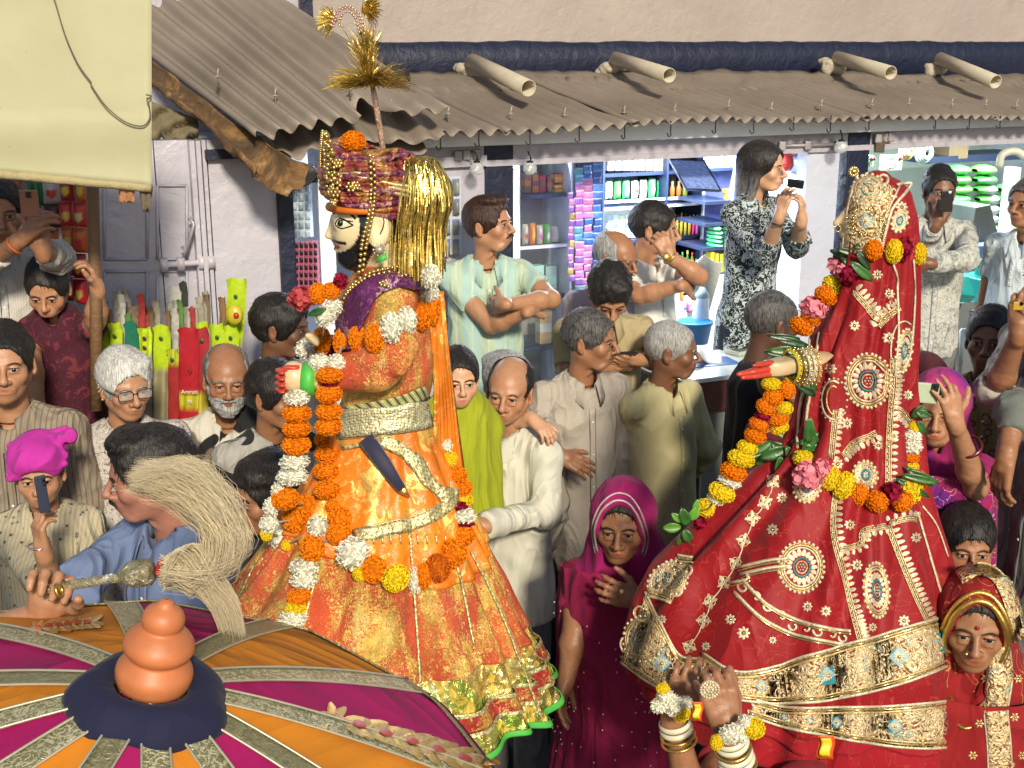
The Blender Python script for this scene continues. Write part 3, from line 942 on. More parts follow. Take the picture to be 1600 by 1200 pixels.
def slab(name, p0, p1, z0, z1, depth, mat, parent=None, kind=None, back=0.0, bev=0, label=None, cat=None):
 """upright panel between two ground points, thickness behind it"""
 a = Vector((p0[0], p0[1], 0)); b = Vector((p1[0], p1[1], 0)); d = (b - a).normalized(); n = Vector((-d.y, d.x, 0))
 a = a + n * back; b = b + n * back
 vs = [a, b, b + n * depth, a + n * depth]
 V = [(v.x, v.y, z0) for v in vs] + [(v.x, v.y, z1) for v in vs]
 m = MB(); m.add(V, [(0, 3, 2, 1), (4, 5, 6, 7), (0, 1, 5, 4), (1, 2, 6, 5), (2, 3, 7, 6), (3, 0, 4, 7)])
 o = m.build(name, mat, parent, smooth=False)
 if bev: add_bevel(o, bev)
 return tag(o, label, cat, kind=kind)
def facade_pt(px, off=0.0):
 """ground point on the shop front line (offset towards the back)"""
 p = fp(px, 300, off); return (p.x, p.y)
def zz(px, py, off=0.0): return fp(px, py, off).z

ORD = ['leftmost', 'second', 'third', 'fourth', 'fifth', 'sixth', 'seventh', 'eighth', 'ninth', 'tenth', 'eleventh', 'twelfth', 'thirteenth', 'rightmost']
def nth(k, n, label):
 if n < 2: return label
 return label + (', ' + ('leftmost' if k == 0 else 'rightmost' if k == n - 1 else ORD[k] + ' from the left'))
# plinth and step in front of the shops
a = at(-300, 700, 4.75); b = at(2100, 700, 6.2)
def strip(name, y0off, y1off, z, mat):
 p0 = facade_pt(-500); p1 = facade_pt(2300); n = -NRM
 m = MB(); A = Vector((p0[0], p0[1], 0)); B_ = Vector((p1[0], p1[1], 0))
 d = (B_ - A).normalized(); n = Vector((-d.y, d.x, 0))
 q = [A + n * y0off, B_ + n * y0off, B_ + n * y1off, A + n * y1off]
 m.add([(v.x, v.y, 0) for v in q] + [(v.x, v.y, z) for v in q], [(4, 5, 6, 7), (0, 1, 5, 4), (1, 2, 6, 5), (2, 3, 7, 6), (3, 0, 4, 7)])
 return tag(add_bevel(m.build(name, mat, smooth=False), .012), kind='structure')
CONC = wall_mat('concrete', (.22, .20, .18), (.6, .6, .55), .6, .8)
strip('pavement_step', -.5, -.0, .40, CONC)
strip('shop_floor', .0, 3.4, .72, CONC)
def floor_box(name, px0, px1, o0, o1, z, mat):
 q = [facade_pt(px0, o0), facade_pt(px1, o0), facade_pt(px1, o1), facade_pt(px0, o1)]
 m = MB(); m.add([(x, y, .002) for x, y in q] + [(x, y, z) for x, y in q], [(4, 5, 6, 7), (0, 1, 5, 4), (1, 2, 6, 5), (2, 3, 7, 6), (3, 0, 4, 7)])
 return tag(m.build(name, mat, smooth=False), kind='structure')
floor_box('raised_floor', 1040, 1335, -.52, -.003, .716, CONC)
floor_box('raised_floor', -500, 152, -.55, -.003, .716, CONC)

# upper wall with navy band
d0, d1 = facade_pt(483, .75), facade_pt(2300, .75)
zb = fp(1000, 66, .75).z; zn = fp(1000, 122, .75).z
slab('upper_wall', d0, d1, zb, 5.6, .2, BEIGE, kind='structure')
zl = at(400, 400, 5.6).z
# navy band with a wavy hand painted edge
m = MB(); A = Vector((*d0, 0)); B_ = Vector((*d1, 0)); d = (B_ - A).normalized(); n = Vector((d.y, -d.x, 0)); L = (B_ - A).length
nn_ = 260; P = np.zeros((nn_, 5, 3))
for i in range(nn_):
 t = i / (nn_ - 1) * L; p = A + d * t
 w = .010 * noise.noise((t * 3.1, 0, 0)) + .006 * noise.noise((t * 13, 2, 0)); w2 = .014 * noise.noise((t * 4, 9, 0))
 for j, (o_, z) in enumerate(((.0, zb + .004 + w), (.03, zb - .004 + w), (.035, (zb + zn) / 2), (.03, zn - .05 + w2), (.0, zn - .08))):
  q = p + n * (o_ + .003); P[i, j] = (q.x, q.y, z)
m.grid(P); tag(m.build('painted_band', NAVY), 'wide navy painted band running along the foot of the beige upper wall', 'painted band')
slab('side_band', facade_pt(481, .745), facade_pt(497, .745), zb - .02, 5.6, .05, NAVY, back=-.045, label='narrow upright navy stripe at the left end of the beige wall', cat='painted band')
slab('corner_wall', facade_pt(200, .8), facade_pt(483, .8), 2.2, 5.6, .2, LILAC2, kind='structure')
slab('wall_behind_roof', facade_pt(400, .82), facade_pt(2300, .82), 2.405, zb, .1, CONC, kind='structure')
slab('wall_behind_left_roof', facade_pt(-500, 1.3), facade_pt(220, .85), 0, 5.6, .2, LILAC2, kind='structure')

# debris strip / flashing between wall and roof sheets
m = MB(); n_ = 240; P = np.zeros((n_, 6, 3))
for i in range(n_):
 px = 640 + (1700 - 640) * i / (n_ - 1)
 for j in range(6):
  t = j / 5
  w = 6 * noise.noise((px * .012, j * .7, 1)) + 3 * noise.noise((px * .05, j, 4))
  P[i, j] = at(px, 112 + 30 * t + w + (5 if px > 1400 else 0), FY(px) + .70 - .28 * t)
 P[i, :, 2] += .015 * noise.noise((px * .03, 3, 3))
rust_c = ((.14, .105, .075), (.075, .055, .04))
m.grid(P); tag(m.build('flashing_sheet', wall_mat('mortar', (.19, .155, .12), (.5, .45, .4), .8, .9, 30), thick=.008), 'grey mortar and bent flashing sheet between navy band and corrugated roof', 'flashing')

# corrugated sheets
def corr_mat():
 key = ('corr',)
 if key in _mats: return _mats[key]
 m, nt, bs = _new('corrugated_iron'); v = coords(nt)
 base = ramp(nt, noisef(nt, v, 1.6, 6, .6), [(.3, (.17, .138, .108)), (.7, (.26, .22, .178))])
 st = ramp(nt, noisef(nt, v, 7, 8, .75, .5), [(.55, (0, 0, 0)), (.75, (.7,) * 3)])
 c = mixc(nt, st, base, (.19, .14, .10))
 sp = ramp(nt, noisef(nt, v, 60, 3), [(.72, (0, 0, 0)), (.78, (.6,) * 3)])
 c = mixc(nt, sp, c, (.4, .37, .33))
 nt.links.new(c, bs.inputs['Base Color']); bs.inputs['Roughness'].default_value = .62; bs.inputs['Metallic'].default_value = .15
 bump(nt, bs, noisef(nt, v, 45, 4), .2, .005)
 _mats[key] = m; return m
roof = empty('corrugated_roof', facade_pt(900) + (2.4,), 'brown dusty corrugated metal awning along the shop fronts', 'roof')
def sheet(TL, TR, BR, BL, waves, amp=.014, parent=roof, rag=.012, seed=0, nj=16, name='roof_sheet', mat=None, sag=0, bite=None):
 """corrugations run TL->BL"""
 TL, TR, BR, BL = [Vector(p) for p in (TL, TR, BR, BL)]
 up = (TR - TL).cross(BL - TL).normalized()
 if up.z < 0: up = -up
 ni = int(waves * 8) + 1; P = np.zeros((ni, nj, 3))
 for i in range(ni):
  u = i / (ni - 1)
  rg = rag * (noise.noise((u * waves * .7, seed, 0)) + .6 * noise.noise((u * waves * 2.3, seed, 5)))
  for j in range(nj):
   v_ = j / (nj - 1); v2 = v_ * (1 + rg / .8)
   if bite and bite[0] < u < bite[1]: v2 = v_ * (1 - bite[2] * math.sin(math.pi * (u - bite[0]) / (bite[1] - bite[0])))
   p = (TL * (1 - u) + TR * u) * (1 - v2) + (BL * (1 - u) + BR * u) * v2
   a_ = amp * (1 + .25 * noise.noise((u * 9, v_ * 3, seed)))
   p = p + up * (a_ * math.sin(u * waves * 2 * math.pi) + .008 * noise.noise((u * 5, v_ * 4, seed)) - sag * math.sin(math.pi * u) * v_)
   P[i, j] = p
 mb = MB(); mb.grid(P); return mb.build(name, mat or corr_mat(), parent, thick=.003)
def rp(px, py, Y): return at(px, py, Y)
def eY(px): return FY(px) - .30
def tY(px): return FY(px) + .62
def rs(b0, b1, waves, seed, lift=0, **kw):
 def ey(px): return float(np.interp(px, (640, 700, 840, 960, 1080, 1200, 1600, 1900), (215, 211, 206, 197, 192, 185, 183, 182)))
 sh = 175
 pts = (rp(b0 - sh, 127 + lift, tY(b0 - sh)), rp(b1 - sh, 127 + lift, tY(b1 - sh)), rp(b1, ey(b1) + lift, eY(b1)), rp(b0, ey(b0) + lift, eY(b0)))
 return sheet(*pts, waves, seed=seed, **kw)
rs(655, 800, 5, 1, -2, amp=.017); rs(792, 1000, 8, 2, 0, amp=.015); rs(990, 1160, 8, 3, -3, amp=.014); rs(1150, 1360, 11, 4, 2, amp=.013)
rs(1350, 1560, 13, 5, 0, amp=.012); rs(1550, 1800, 15, 6, 2, amp=.012)
# left roof: steeper sheets that run down towards the bride's groom
lroof = empty('corrugated_roof', (-1.6, 5.2, 2.45), 'steeper brown corrugated sheets on the left, ending in a torn wavy edge', 'roof')
sheet(rp(60, -45, 6.2), rp(250, -80, 6.25), rp(562, 183, 5.02), rp(400, 214, 4.95), 5.2, .02, lroof, .02, 11, nj=24)
sheet(rp(238, -75, 6.3), rp(345, -60, 6.35), rp(700, 172, 5.1), rp(548, 186, 5.05), 4.2, .018, lroof, .015, 12, nj=24, bite=(.1, .5, .08))
sheet(rp(330, 60, 5.9), rp(560, 70, 5.9), rp(700, 214, 5.15), rp(430, 240, 5.12), 6, .015, lroof, .05, 13, nj=20)
sheet(rp(500, 190, 5.35), rp(640, 180, 5.4), rp(668, 236, 5.2), rp(560, 262, 5.15), 3, .01, lroof, .12, 14, nj=12)

for (bx_, by_) in ((548, 140), (610, 168), (700, 178), (798, 178), (882, 180), (975, 176), (1054, 173), (1138, 166), (1205, 170), (1283, 165), (1362, 164), (1420, 162), (1487, 163), (1540, 164), (1588, 165), (340, 120), (430, 150)):
 q = rp(bx_, by_, FY(bx_) - .12 if bx_ > 640 else 5.15); t = MB(); t.tube([q - Vector((0, 0, .03)), q + Vector((0, 0, .012)), q + Vector((.006, 0, .034))], .0035, 6); t.lathe([(0, .006), (.012, .003), (.013, 0)], q, seg=8)
 t.build('roof_bolt', flat('boltm', (.34, .30, .25), .5, .3), roof)
# rusty folded gutter hanging under the left roof
m, nt, bs = _new('rusted_tin'); v = coords(nt)
f1 = noisef(nt, v, 6, 8, .7, .6)
c = ramp(nt, f1, [(.32, (.03, .02, .012)), (.5, (.10, .055, .022)), (.6, (.26, .14, .045)), (.7, (.36, .31, .22))])
nt.links.new(c, bs.inputs['Base Color']); bs.inputs['Roughness'].default_value = .8; bump(nt, bs, f1, .9, .02); RUST = m
m = MB(); ni, nj = 60, 14; P = np.zeros((ni, nj, 3))
for i in range(ni):
 t = i / (ni - 1)
 cx, cy = 180 + (442 - 180) * t, 62 + (262 - 62) * t; Y = 5.35 - .45 * t
 rr_ = .045 + .055 * max(0, (t - .6) / .4) ** 1.2
 for j in range(nj):
  th = R(-200 + 215 * j / (nj - 1)); q = at(cx, cy, Y)
  w = 1 + .35 * noise.noise((t * 6, j * .4, 2)) + .2 * noise.noise((t * 20, j * .8, 7))
  P[i, j] = q + Vector((math.cos(th) * rr_ * 1.0 * w, math.cos(th) * .02, math.sin(th) * rr_ * .8 * w - .02))
m.grid(P); tag(m.build('roof_gutter', RUST, thick=.004), 'rusty crumpled tin gutter hanging along the edge of the left roof', 'gutter')
m = MB(); P = np.zeros((14, 10, 3))
for i in range(14):
 for j in range(10):
  u, v_ = i / 13, j / 9
  P[i, j] = at(215 + 95 * u, 150 + 25 * u + (70 + 8 * math.sin(i * 2.1)) * v_ * (1 - .55 * u) + 12 * u, 5.2 + .03 * math.sin(i + j))
m.grid(P); tag(m.build('torn_tin_flap', wall_mat('oldtin', (.17, .14, .08), (.5, .4, .3), .7, .8), thick=.004), 'torn olive brown tin flap with ragged lower edge beside the cream banner', 'tin flap')

# fascia, beam, pillars, soffit
zf0, zf1 = zz(1000, 208, .0), zz(1000, 176, .0)
fas = slab('fascia_board', facade_pt(640), facade_pt(2200), zz(1000, 219, -.06), zz(1000, 192, -.06), .025, WHITEP, back=-.06, label='bluish white fascia board right under the hooks of the awning', cat='fascia board')
beam = slab('lilac_beam', facade_pt(560), facade_pt(2200), zz(1000, 246), zz(1000, 214), .12, LILAC2, back=0, label='long lilac painted beam with chipped lower edge above the shop openings', cat='beam')
slab('shutter_rail', facade_pt(562), facade_pt(2190), zz(1000, 250, -.02), zz(1000, 241, -.02), .05, LILAC2, parent=beam, back=-.02)
def pillar(px0, px1, mat, label, off=0, depth=.2, top=None):
 return slab('pillar', facade_pt(px0, off), facade_pt(px1, off), .0, (zz(1000, 212) if top is None else top), depth, mat, back=-.012, label=label, cat='pillar', bev=.006)
pillar(757, 801, NAVY, 'navy pillar behind the head of the man in the teal polo')
pillar(433, 457, NAVY, 'slim navy pillar at the right end of the white doors')
pillar(1319, 1352, NAVY, "navy pillar right behind the bride figure's veil")
slab('white_jamb', facade_pt(801), facade_pt(808), .4, zz(1000, 255), .06, WHITEP, label='thin white door jamb right of the navy pillar', cat='door jamb')
jm = slab('pale_screen', facade_pt(1258), facade_pt(1308), .4, zz(1000, 250), .08, wall_mat('panelw', (.50, .52, .62), (.8, .8, .8), .2, .5), label='tall pale lilac panel between the woman filming and the navy pillar', cat='panel')
# partition wall from pillar back (between sections)
slab('inner_wall', facade_pt(640, 0), facade_pt(757, 0), .4, zz(1000, 250), .1, wall_mat('lilac3', (.42, .40, .47), (.6, .6, .6), .3), kind='structure')
slab('beam_rail', facade_pt(600), facade_pt(757), zz(700, 262, -.03), zz(700, 245, -.03), .04, LILAC2, back=-.03, label='short lilac rail left of the navy pillar', cat='rail')

# hooks, padlocks and junk along the beam
hook_m = flat('blackiron', (.02, .018, .016), .5, .6)
hk = None; hgroup = 'wire hooks hanging from the awning edge'
for ki, px in enumerate((688, 748, 828, 905, 976, 1048, 1118, 1178, 1240, 1298, 1358, 1462, 1515, 1563)):
 py = float(np.interp(px, (640, 700, 840, 960, 1080, 1200, 1600, 1900), (217, 213, 208, 199, 194, 188, 185, 182)))
 Y = FY(px) - .28; s_ = mpp(px, py, Y)
 q = at(px, py + 3, Y)
 if hk is None:
  t = MB(); t.tube([q + Vector((0, 0, .03)), q, q - Vector((0, 0, 10 * s_)), q - Vector((-1 * s_, 0, 15 * s_)), q - Vector((2.5 * s_, 0, 18 * s_)), q - Vector((6 * s_, 0, 15 * s_)), q - Vector((7 * s_, 0, 11 * s_))], .0028, 6)
  hk = t.build('wire_hook', hook_m, origin=q); o = hk
 else:
  o = hk.copy(); col.objects.link(o); o.location = q; o.rotation_euler = (0, 0, rnd.uniform(-.9, .9)); o.scale = (1, 1, rnd.uniform(.8, 1.1))
 tag(o, nth(ki, 14, 'small black wire hook on the awning edge'), 'hook', hgroup)
def lamp_bulb(px, py, label):
 q = at(px, py, FY(px) - .14); r = 11 * mpp(px, py, FY(px) - .14)
 root = empty('hanging_jar', q, label, 'jar')
 mm, nt, bs = _new('clear_glass_jar') if ('cg',) not in _mats else (_mats[('cg',)], None, None)
 if nt:
  bs.inputs['Base Color'].default_value = (.85, .9, .9, 1); bs.inputs['Roughness'].default_value = .08; bs.inputs['Alpha'].default_value = .45; bs.inputs['Metallic'].default_value = .3
  _mats[('cg',)] = mm
 t = MB(); t.sphere(q, (r, r, r * .95), 14, 10); t.build('glass', mm, root)
 t = MB(); t.tube([q + Vector((0, 0, r * .8)), q + Vector((.004, 0, r * 1.5)), q + Vector((-.01, 0, r * 2.4))], .004, 6); t.lathe([(0, r * .8), (r * .5, r * .8), (r * .45, r * 1.05), (0, r * 1.05)], q, seg=10); t.build('hanger', hook_m, root)
lamp_bulb(745, 263, 'small clear glass jar hanging left of the navy pillar')
lamp_bulb(828, 263, 'small clear glass jar hanging right of the navy pillar')
lamp_bulb(1314, 230, 'small clear glass jar hanging in front of the right navy pillar')
def padlock(px, py, w, h, label, mt):
 q = at(px, py, FY(px) - .05); s_ = mpp(px, py, FY(px))
 root = empty('padlock', q, label, 'padlock')
 t = MB(); t.box(q, (w * s_, .03, h * s_)); add_bevel(t.build('lock_body', mt, root, smooth=False), .004)
 t = MB(); r = w * s_ * .32
 t.tube([q + Vector((r * math.cos(a), 0, h * s_ * .5 + r * 1.3 * math.sin(a))) for a in np.linspace(0, math.pi, 12)], .0045, 6); t.build('shackle', flat('steelp', (.4, .4, .4), .3, .9), root)
padlock(1374, 228, 15, 20, 'dark bronze padlock hanging from the beam right of the navy pillar', flat('bronzelock', (.10, .08, .06), .4, .7))
padlock(489, 276, 16, 18, "black padlock beside the groom figure's turban", flat('blklock', (.03, .03, .035), .4, .3))
def latch(px0, px1, py, label):
 q0, q1 = fp(px0, py, -.03), fp(px1, py - 2, -.03)
 root = empty('door_bolt', q0, label, 'bolt')
 t = MB(); t.tube([q0, q1], .010, 8); t.build('rod', flat('oldbolt', (.30, .28, .29), .5, .4), root)
 for k in (0, .45, 1):
  t = MB(); c = q0.lerp(q1, k); t.box(c, (.035, .03, .045)); add_bevel(t.build('bracket', flat('oldbolt', (.30, .28, .29), .5, .4), root, smooth=False), .004)
latch(716, 745, 243, 'grey rusted shutter bolt above the left hanging jar')
latch(1222, 1310, 228, 'grey rusted shutter bolt on the beam above the pale panel')
latch(1372, 1392, 216, 'short rusted bolt above the padlock on the right')

# PVC drain pipes
pv = flat('pvc_pipe', (.46, .41, .31), .42, var=.08, bmp=.1)
for i, (x0, y0, x1, y1, r, lab) in enumerate(((738, 96, 826, 138, 16, 'longest and leftmost'), (963, 92, 1046, 118, 14, 'second from the left'), (1308, 90, 1392, 114, 13, 'third from the left'), (1468, 92, 1556, 128, 13, 'rightmost'))):
 a_ = at(x0, y0, FY(x0) + .62); b_ = at(x1, y1, FY(x1) - .02)
 root = empty('drain_pipe', a_, 'cream plastic drain pipe jutting out over the roof, %s of the four' % lab, 'pipe', 'plastic drain pipes')
 rr_ = r * mpp(x1, y1, b_.y) * .84; ax = (b_ - a_); L = ax.length
 t = MB(); t.lathe([(rr_ * .88, L - .25), (rr_ * .88, L), (rr_, L), (rr_, 0), (rr_ * .5, 0)], a_, ax, 24); t.build('tube', pv, root)
 t = MB(); f = Field(a_ - Vector((.14, .12, .12)), a_ + Vector((.14, .16, .1)), .009)
 for k in range(9):
  f.ell(a_ + Vector((rnd.uniform(-.07, .07), rnd.uniform(0, .08), rnd.uniform(-.09, -.02))), (rnd.uniform(.02, .05), .03, rnd.uniform(.015, .03)), k=.02)
 f.wobble(.003, 90, i); fld_add(t, f); t.build('cement_collar', wall_mat('cement_lump', (.42, .37, .29), (.6, .5, .4), .5, .9, 60), root)

# the lilac double door on the left with its frame and bolts
door = empty('double_door', facade_pt(245) + (.4,), 'lilac white painted wooden double door with horizontal bolt, behind the incense stall', 'door')
zt = zz(250, 150); zbt = .4
slab('door_leaf', facade_pt(150, .05), facade_pt(244, .05), zbt, 2.41, .04, LILAC, door)
slab('door_leaf', facade_pt(246, .05), facade_pt(300, .05), zbt, 2.41, .04, LILAC, door)
for (a0, a1, y0, y1) in ((163, 230, 290, 405), (163, 230, 424, 560), (246, 292, 290, 405), (246, 292, 424, 560)):
 fr = MB()
 for (u0, v0, u1, v1) in ((a0, y0, a1, y0), (a1, y0, a1, y1), (a0, y1, a1, y1), (a0, y0, a0, y1)):
  q0, q1 = fp(u0, v0, .045), fp(u1, v1, .045)
  fr.tube([q0, q1], .007, 4)
 fr.build('panel_moulding', LILAC, door)
slab('door_post', facade_pt(301, .0), facade_pt(309, .0), zbt, 2.41, .06, LILAC, door)
slab('door_post', facade_pt(311, -.02), facade_pt(318, -.02), zbt, 2.41, .06, LILAC, door)
slab('door_post', facade_pt(320, .0), facade_pt(326, .0), zbt, 2.41, .06, LILAC, door)
t = MB(); q0, q1 = fp(256, 414, .0), fp(330, 409, .0); t.tube([q0, q1], .013, 10)
for k in (0, .35, .8, 1):
 c = q0.lerp(q1, k); t.box(c, (.03, .035, .05), rot=.39)
t.build('bolt', wall_mat('boltp', (.50, .47, .52), (.5, .5, .5), .5, .4), door)
t = MB(); t.tube([fp(296, 340, -.02), fp(303, 350, -.03), fp(290, 395, -.03), fp(285, 385, -.02)], .008, 6); t.build('handle', flat('doorh', (.42, .40, .43), .4, .3), door)
slab('lilac_wall', facade_pt(328, .02), facade_pt(433, .02), .4, 2.41, .12, LILAC, kind='structure')
slab('left_wall', facade_pt(-500, .9), facade_pt(150, .9), .4, 3.4, .12, LILAC2, kind='structure')
nb = slab('navy_rail', facade_pt(325, -.02), facade_pt(385, -.02), zz(350, 248), zz(350, 233), .03, NAVY, label='short navy rail on the wall under the rusty gutter', cat='rail')
t = MB(); c = fp(367, 240, -.045); t.lathe([(0, .004), (.012, .004), (.014, 0), (0, 0)], c, NRM, 10); t.build('bolt_head', WHITEP, nb)
t = MB(); t.tube(bez([fp(448, 290, -.05), fp(470, 292, -.09), fp(490, 280, -.1), fp(500, 262, -.08)], 16), .006, 6)
tag(t.build('cable', hook_m), "black cable looping from the navy pillar to the groom's turban", 'cable')

# shop interiors
slab('shop_back_wall', facade_pt(400, 2.6), facade_pt(1330, 2.6), .72, 2.38, .1, wall_mat('intw', (.55, .58, .66), (.8, .8, .8), .2), kind='structure')
slab('shop_back_wall', facade_pt(1332, 2.2), facade_pt(2000, 2.2), .72, 2.38, .1, wall_mat('intg', (.50, .60, .52), (.8, .8, .8), .2), kind='structure')
# dividing wall between the shops (runs back from the right navy pillar)
def run_back(px, o0, o1, z0, z1, mat, name, kind='structure', thick=.08, shift=0):
 p0 = Vector((*facade_pt(px), 0)); n = -NRM
 e = (Vector((*facade_pt(px + 100), 0)) - p0).normalized(); n = Vector((-e.y, e.x, 0))
 a_ = p0 + n * o0; b_ = p0 + n * o1 + e * shift
 q = [a_, a_ + e * thick, b_ + e * thick, b_]
 m = MB(); m.add([(v.x, v.y, z0) for v in q] + [(v.x, v.y, z1) for v in q], [(0, 3, 2, 1), (4, 5, 6, 7), (0, 1, 5, 4), (1, 2, 6, 5), (2, 3, 7, 6), (3, 0, 4, 7)])
 return tag(m.build(name, mat, smooth=False), kind=kind)
run_back(1330, .2, 2.6, .72, 2.38, wall_mat('intw2', (.45, .5, .5), (.8, .8, .8), .2), 'dividing_wall')
run_back(762, .2, 2.6, .72, 2.38, wall_mat('intw', (.55, .58, .66)), 'dividing_wall')
run_back(440, .2, 2.6, .72, 2.38, wall_mat('intw', (.55, .58, .66)), 'dividing_wall')
run_back(1950, .2, 2.6, .72, 2.38, wall_mat('intw', (.55, .58, .66)), 'dividing_wall')
strip_ = MB(); p0 = Vector((*facade_pt(-500), 0)); p1 = Vector((*facade_pt(2300), 0)); e = (p1 - p0).normalized(); n = Vector((-e.y, e.x, 0))
q = [p0 + n * .13, p1 + n * .13, p1 + n * 2.8, p0 + n * 2.8]
strip_.add([(v.x, v.y, 2.36) for v in q] + [(v.x, v.y, 2.39) for v in q], [(0, 1, 2, 3), (7, 6, 5, 4), (0, 4, 5, 1), (1, 5, 6, 2), (2, 6, 7, 3), (3, 7, 4, 0)])
tag(strip_.build('shop_ceiling', wall_mat('ceil', (.6, .62, .66)), smooth=False), kind='structure')
def tube_lamp(px, off, w, label, z=2.31, length=1.1, color=(.80, .90, 1.0)):
 p = Vector((*facade_pt(px, off), z)); e = (Vector((*facade_pt(px + 100, off), z)) - p).normalized()
 root = empty('tube_lamp', p, label, 'lamp', 'tube lamps in the shops')
 t = MB(); t.tube([p, p + e * length], .014, 10)
 t.build('glass_tube', flat('tubeglow', (.9, .95, 1), .3, bmp=0, emit=(color, 14)), root)
 t = MB(); t.box(p + e * length / 2 + Vector((0, 0, .035)), (length + .06, .05, .03), rot=math.atan2(e.y, e.x)); t.build('batten', WHITEP, root, smooth=False)
 ld = bpy.data.lights.new('tube_light', 'AREA'); ld.shape = 'RECTANGLE'; ld.size = length; ld.size_y = .05; ld.energy = w; ld.color = color
 lo = bpy.data.objects.new('tube_light', ld); col.objects.link(lo); lo.parent = root
 lo.location = e * length / 2 - Vector((0, 0, .03)); lo.rotation_euler = (0, 0, math.atan2(e.y, e.x))
tube_lamp(880, .75, 95, 'glowing tube lamp under the ceiling of the shop with the packet shelves')
tube_lamp(1130, 1.0, 70, 'glowing tube lamp deeper in the packet shop')
tube_lamp(1440, .7, 50, 'glowing tube lamp in the shop with the green rice bags', color=(.86, 1.0, .90))
tube_lamp(520, .6, 40, 'glowing tube lamp in the small shop behind the groom figure')

SHB = flat('shelf_navy', (.015, .025, .06), .4); SHW = flat('shelf_white', (.60, .62, .66), .4)
PK = attr_mat('print', rough=.32, bmp=.35, bscale=25, var=.12); PKB = attr_mat('carton', rough=.5, bmp=.05, var=.05)
GL = None
def glass_mat():
 if ('glass',) in _mats: return _mats[('glass',)]
 m, nt, bs = _new('pane_glass'); bs.inputs['Base Color'].default_value = (.75, .9, .85, 1); bs.inputs['Roughness'].default_value = .04
 bs.inputs['Alpha'].default_value = .03; bs.inputs['Specular IOR Level'].default_value = .5; _mats[('glass',)] = m; return m
def pouch(c, w, h, d, base, band=None, bandy=(.55, .8), spot=None, rot=0.0, flatb=False, n=7):
 """pillow packet, upright, facing the street"""
 nx_, nz_ = n, n + 4; mb = MB(); M = np.array(Matrix.Rotation(rot, 3, 'Z'))
 for sgn in (-1, 1):
  P = np.zeros((nx_, nz_, 3)); C = np.zeros((nx_, nz_, 3))
  for i in range(nx_):
   for j in range(nz_):
    u, v_ = i / (nx_ - 1), j / (nz_ - 1)
    b = (math.sin(math.pi * u) ** .5) * (math.sin(math.pi * v_) ** .35 if not flatb else min(1, (1 - v_) * 5) ** .5)
    P[i, j] = M @ v3((u - .5) * w * (1 - .06 * math.sin(math.pi * v_)), sgn * d / 2 * b, v_ * h)
    cc = base
    if band and bandy[0] < v_ < bandy[1]: cc = band
    if spot and (u - .5) ** 2 * 8 + (v_ - .45) ** 2 * 14 < .5: cc = spot
    C[i, j] = cc
  if sgn > 0: P = P[::-1]; C = C[::-1]
  mb.grid(P + np.array(tuple(c)), color=C)
 return mb
def carton(c, w, h, d, base, band=None, rot=0.39):
 mb = MB(); M = Matrix.Rotation(rot, 3, 'Z')
 if band:
  mb.box(Vector(c) + Vector((0, 0, h * .2)), (w, d, h * .4), rot=M, color=base)
  mb.box(Vector(c) + Vector((0, 0, h * .53)), (w, d, h * .26), rot=M, color=band)
  mb.box(Vector(c) + Vector((0, 0, h * .83)), (w, d, h * .34), rot=M, color=base)
 else: mb.box(Vector(c) + Vector((0, 0, h * .5)), (w, d, h), rot=M, color=base)
 return mb
def row(px0, px1, pyb, hpx, off, n, kind, cols_, name, label, cat, group, band=None, spot=None, gap=.9, dep=.06, jit=.1):
 for k in range(n):
  px = px0 + (px1 - px0) * (k + .5) / n
  c = fp(px, pyb, off); s_ = mpp(px, pyb, c.y); w = (px1 - px0) / n * s_ * gap; h = hpx * s_ * rnd.uniform(1 - jit, 1 + jit * .4)
  cc = vary(cols_[k % len(cols_)], rnd.uniform(.85, 1.1))
  bd = (band[k % len(band)] if band else None)
  if kind == 'pouch': mb = pouch(c, w, h, dep, cc, bd, spot=spot[k % len(spot)] if spot else None, rot=.39 + rnd.uniform(-.15, .15)); mt = PK
  elif kind == 'carton': mb = carton(c, w, h, dep, cc, bd, .39 + rnd.uniform(-.05, .05)); mt = PKB
  else:
   mb = MB(); r = w * .46
   mb.lathe([(0, 0), (r, 0), (r, h * .62), (r * .45, h * .8), (r * .4, h * .86)], c, seg=12, color=cc)
   mb.lathe([(r * .5, h * .84), (r * .5, h), (0, h)], c, seg=12, color=bd or (.7, .1, .05)); mt = PK
  tag(mb.build(name, mt, cols=True, smooth=kind != 'carton', origin=c), nth(k, n, label), cat, group)
def shelf(px0, px1, py, off, dep=.3, th=.02, front=SHB, name='shelf_board', parent=None, px_lift=0):
 a_ = Vector((*facade_pt(px0, off), 0)); b_ = Vector((*facade_pt(px1, off), 0)); z = fp((px0 + px1) / 2, py, off).z
 return slab(name, a_, b_, z - th, z, dep, front, parent)
def unit_thing(px, label): return empty('shelf_unit', facade_pt(px, 1.2) + (.72,), label, 'shelf')
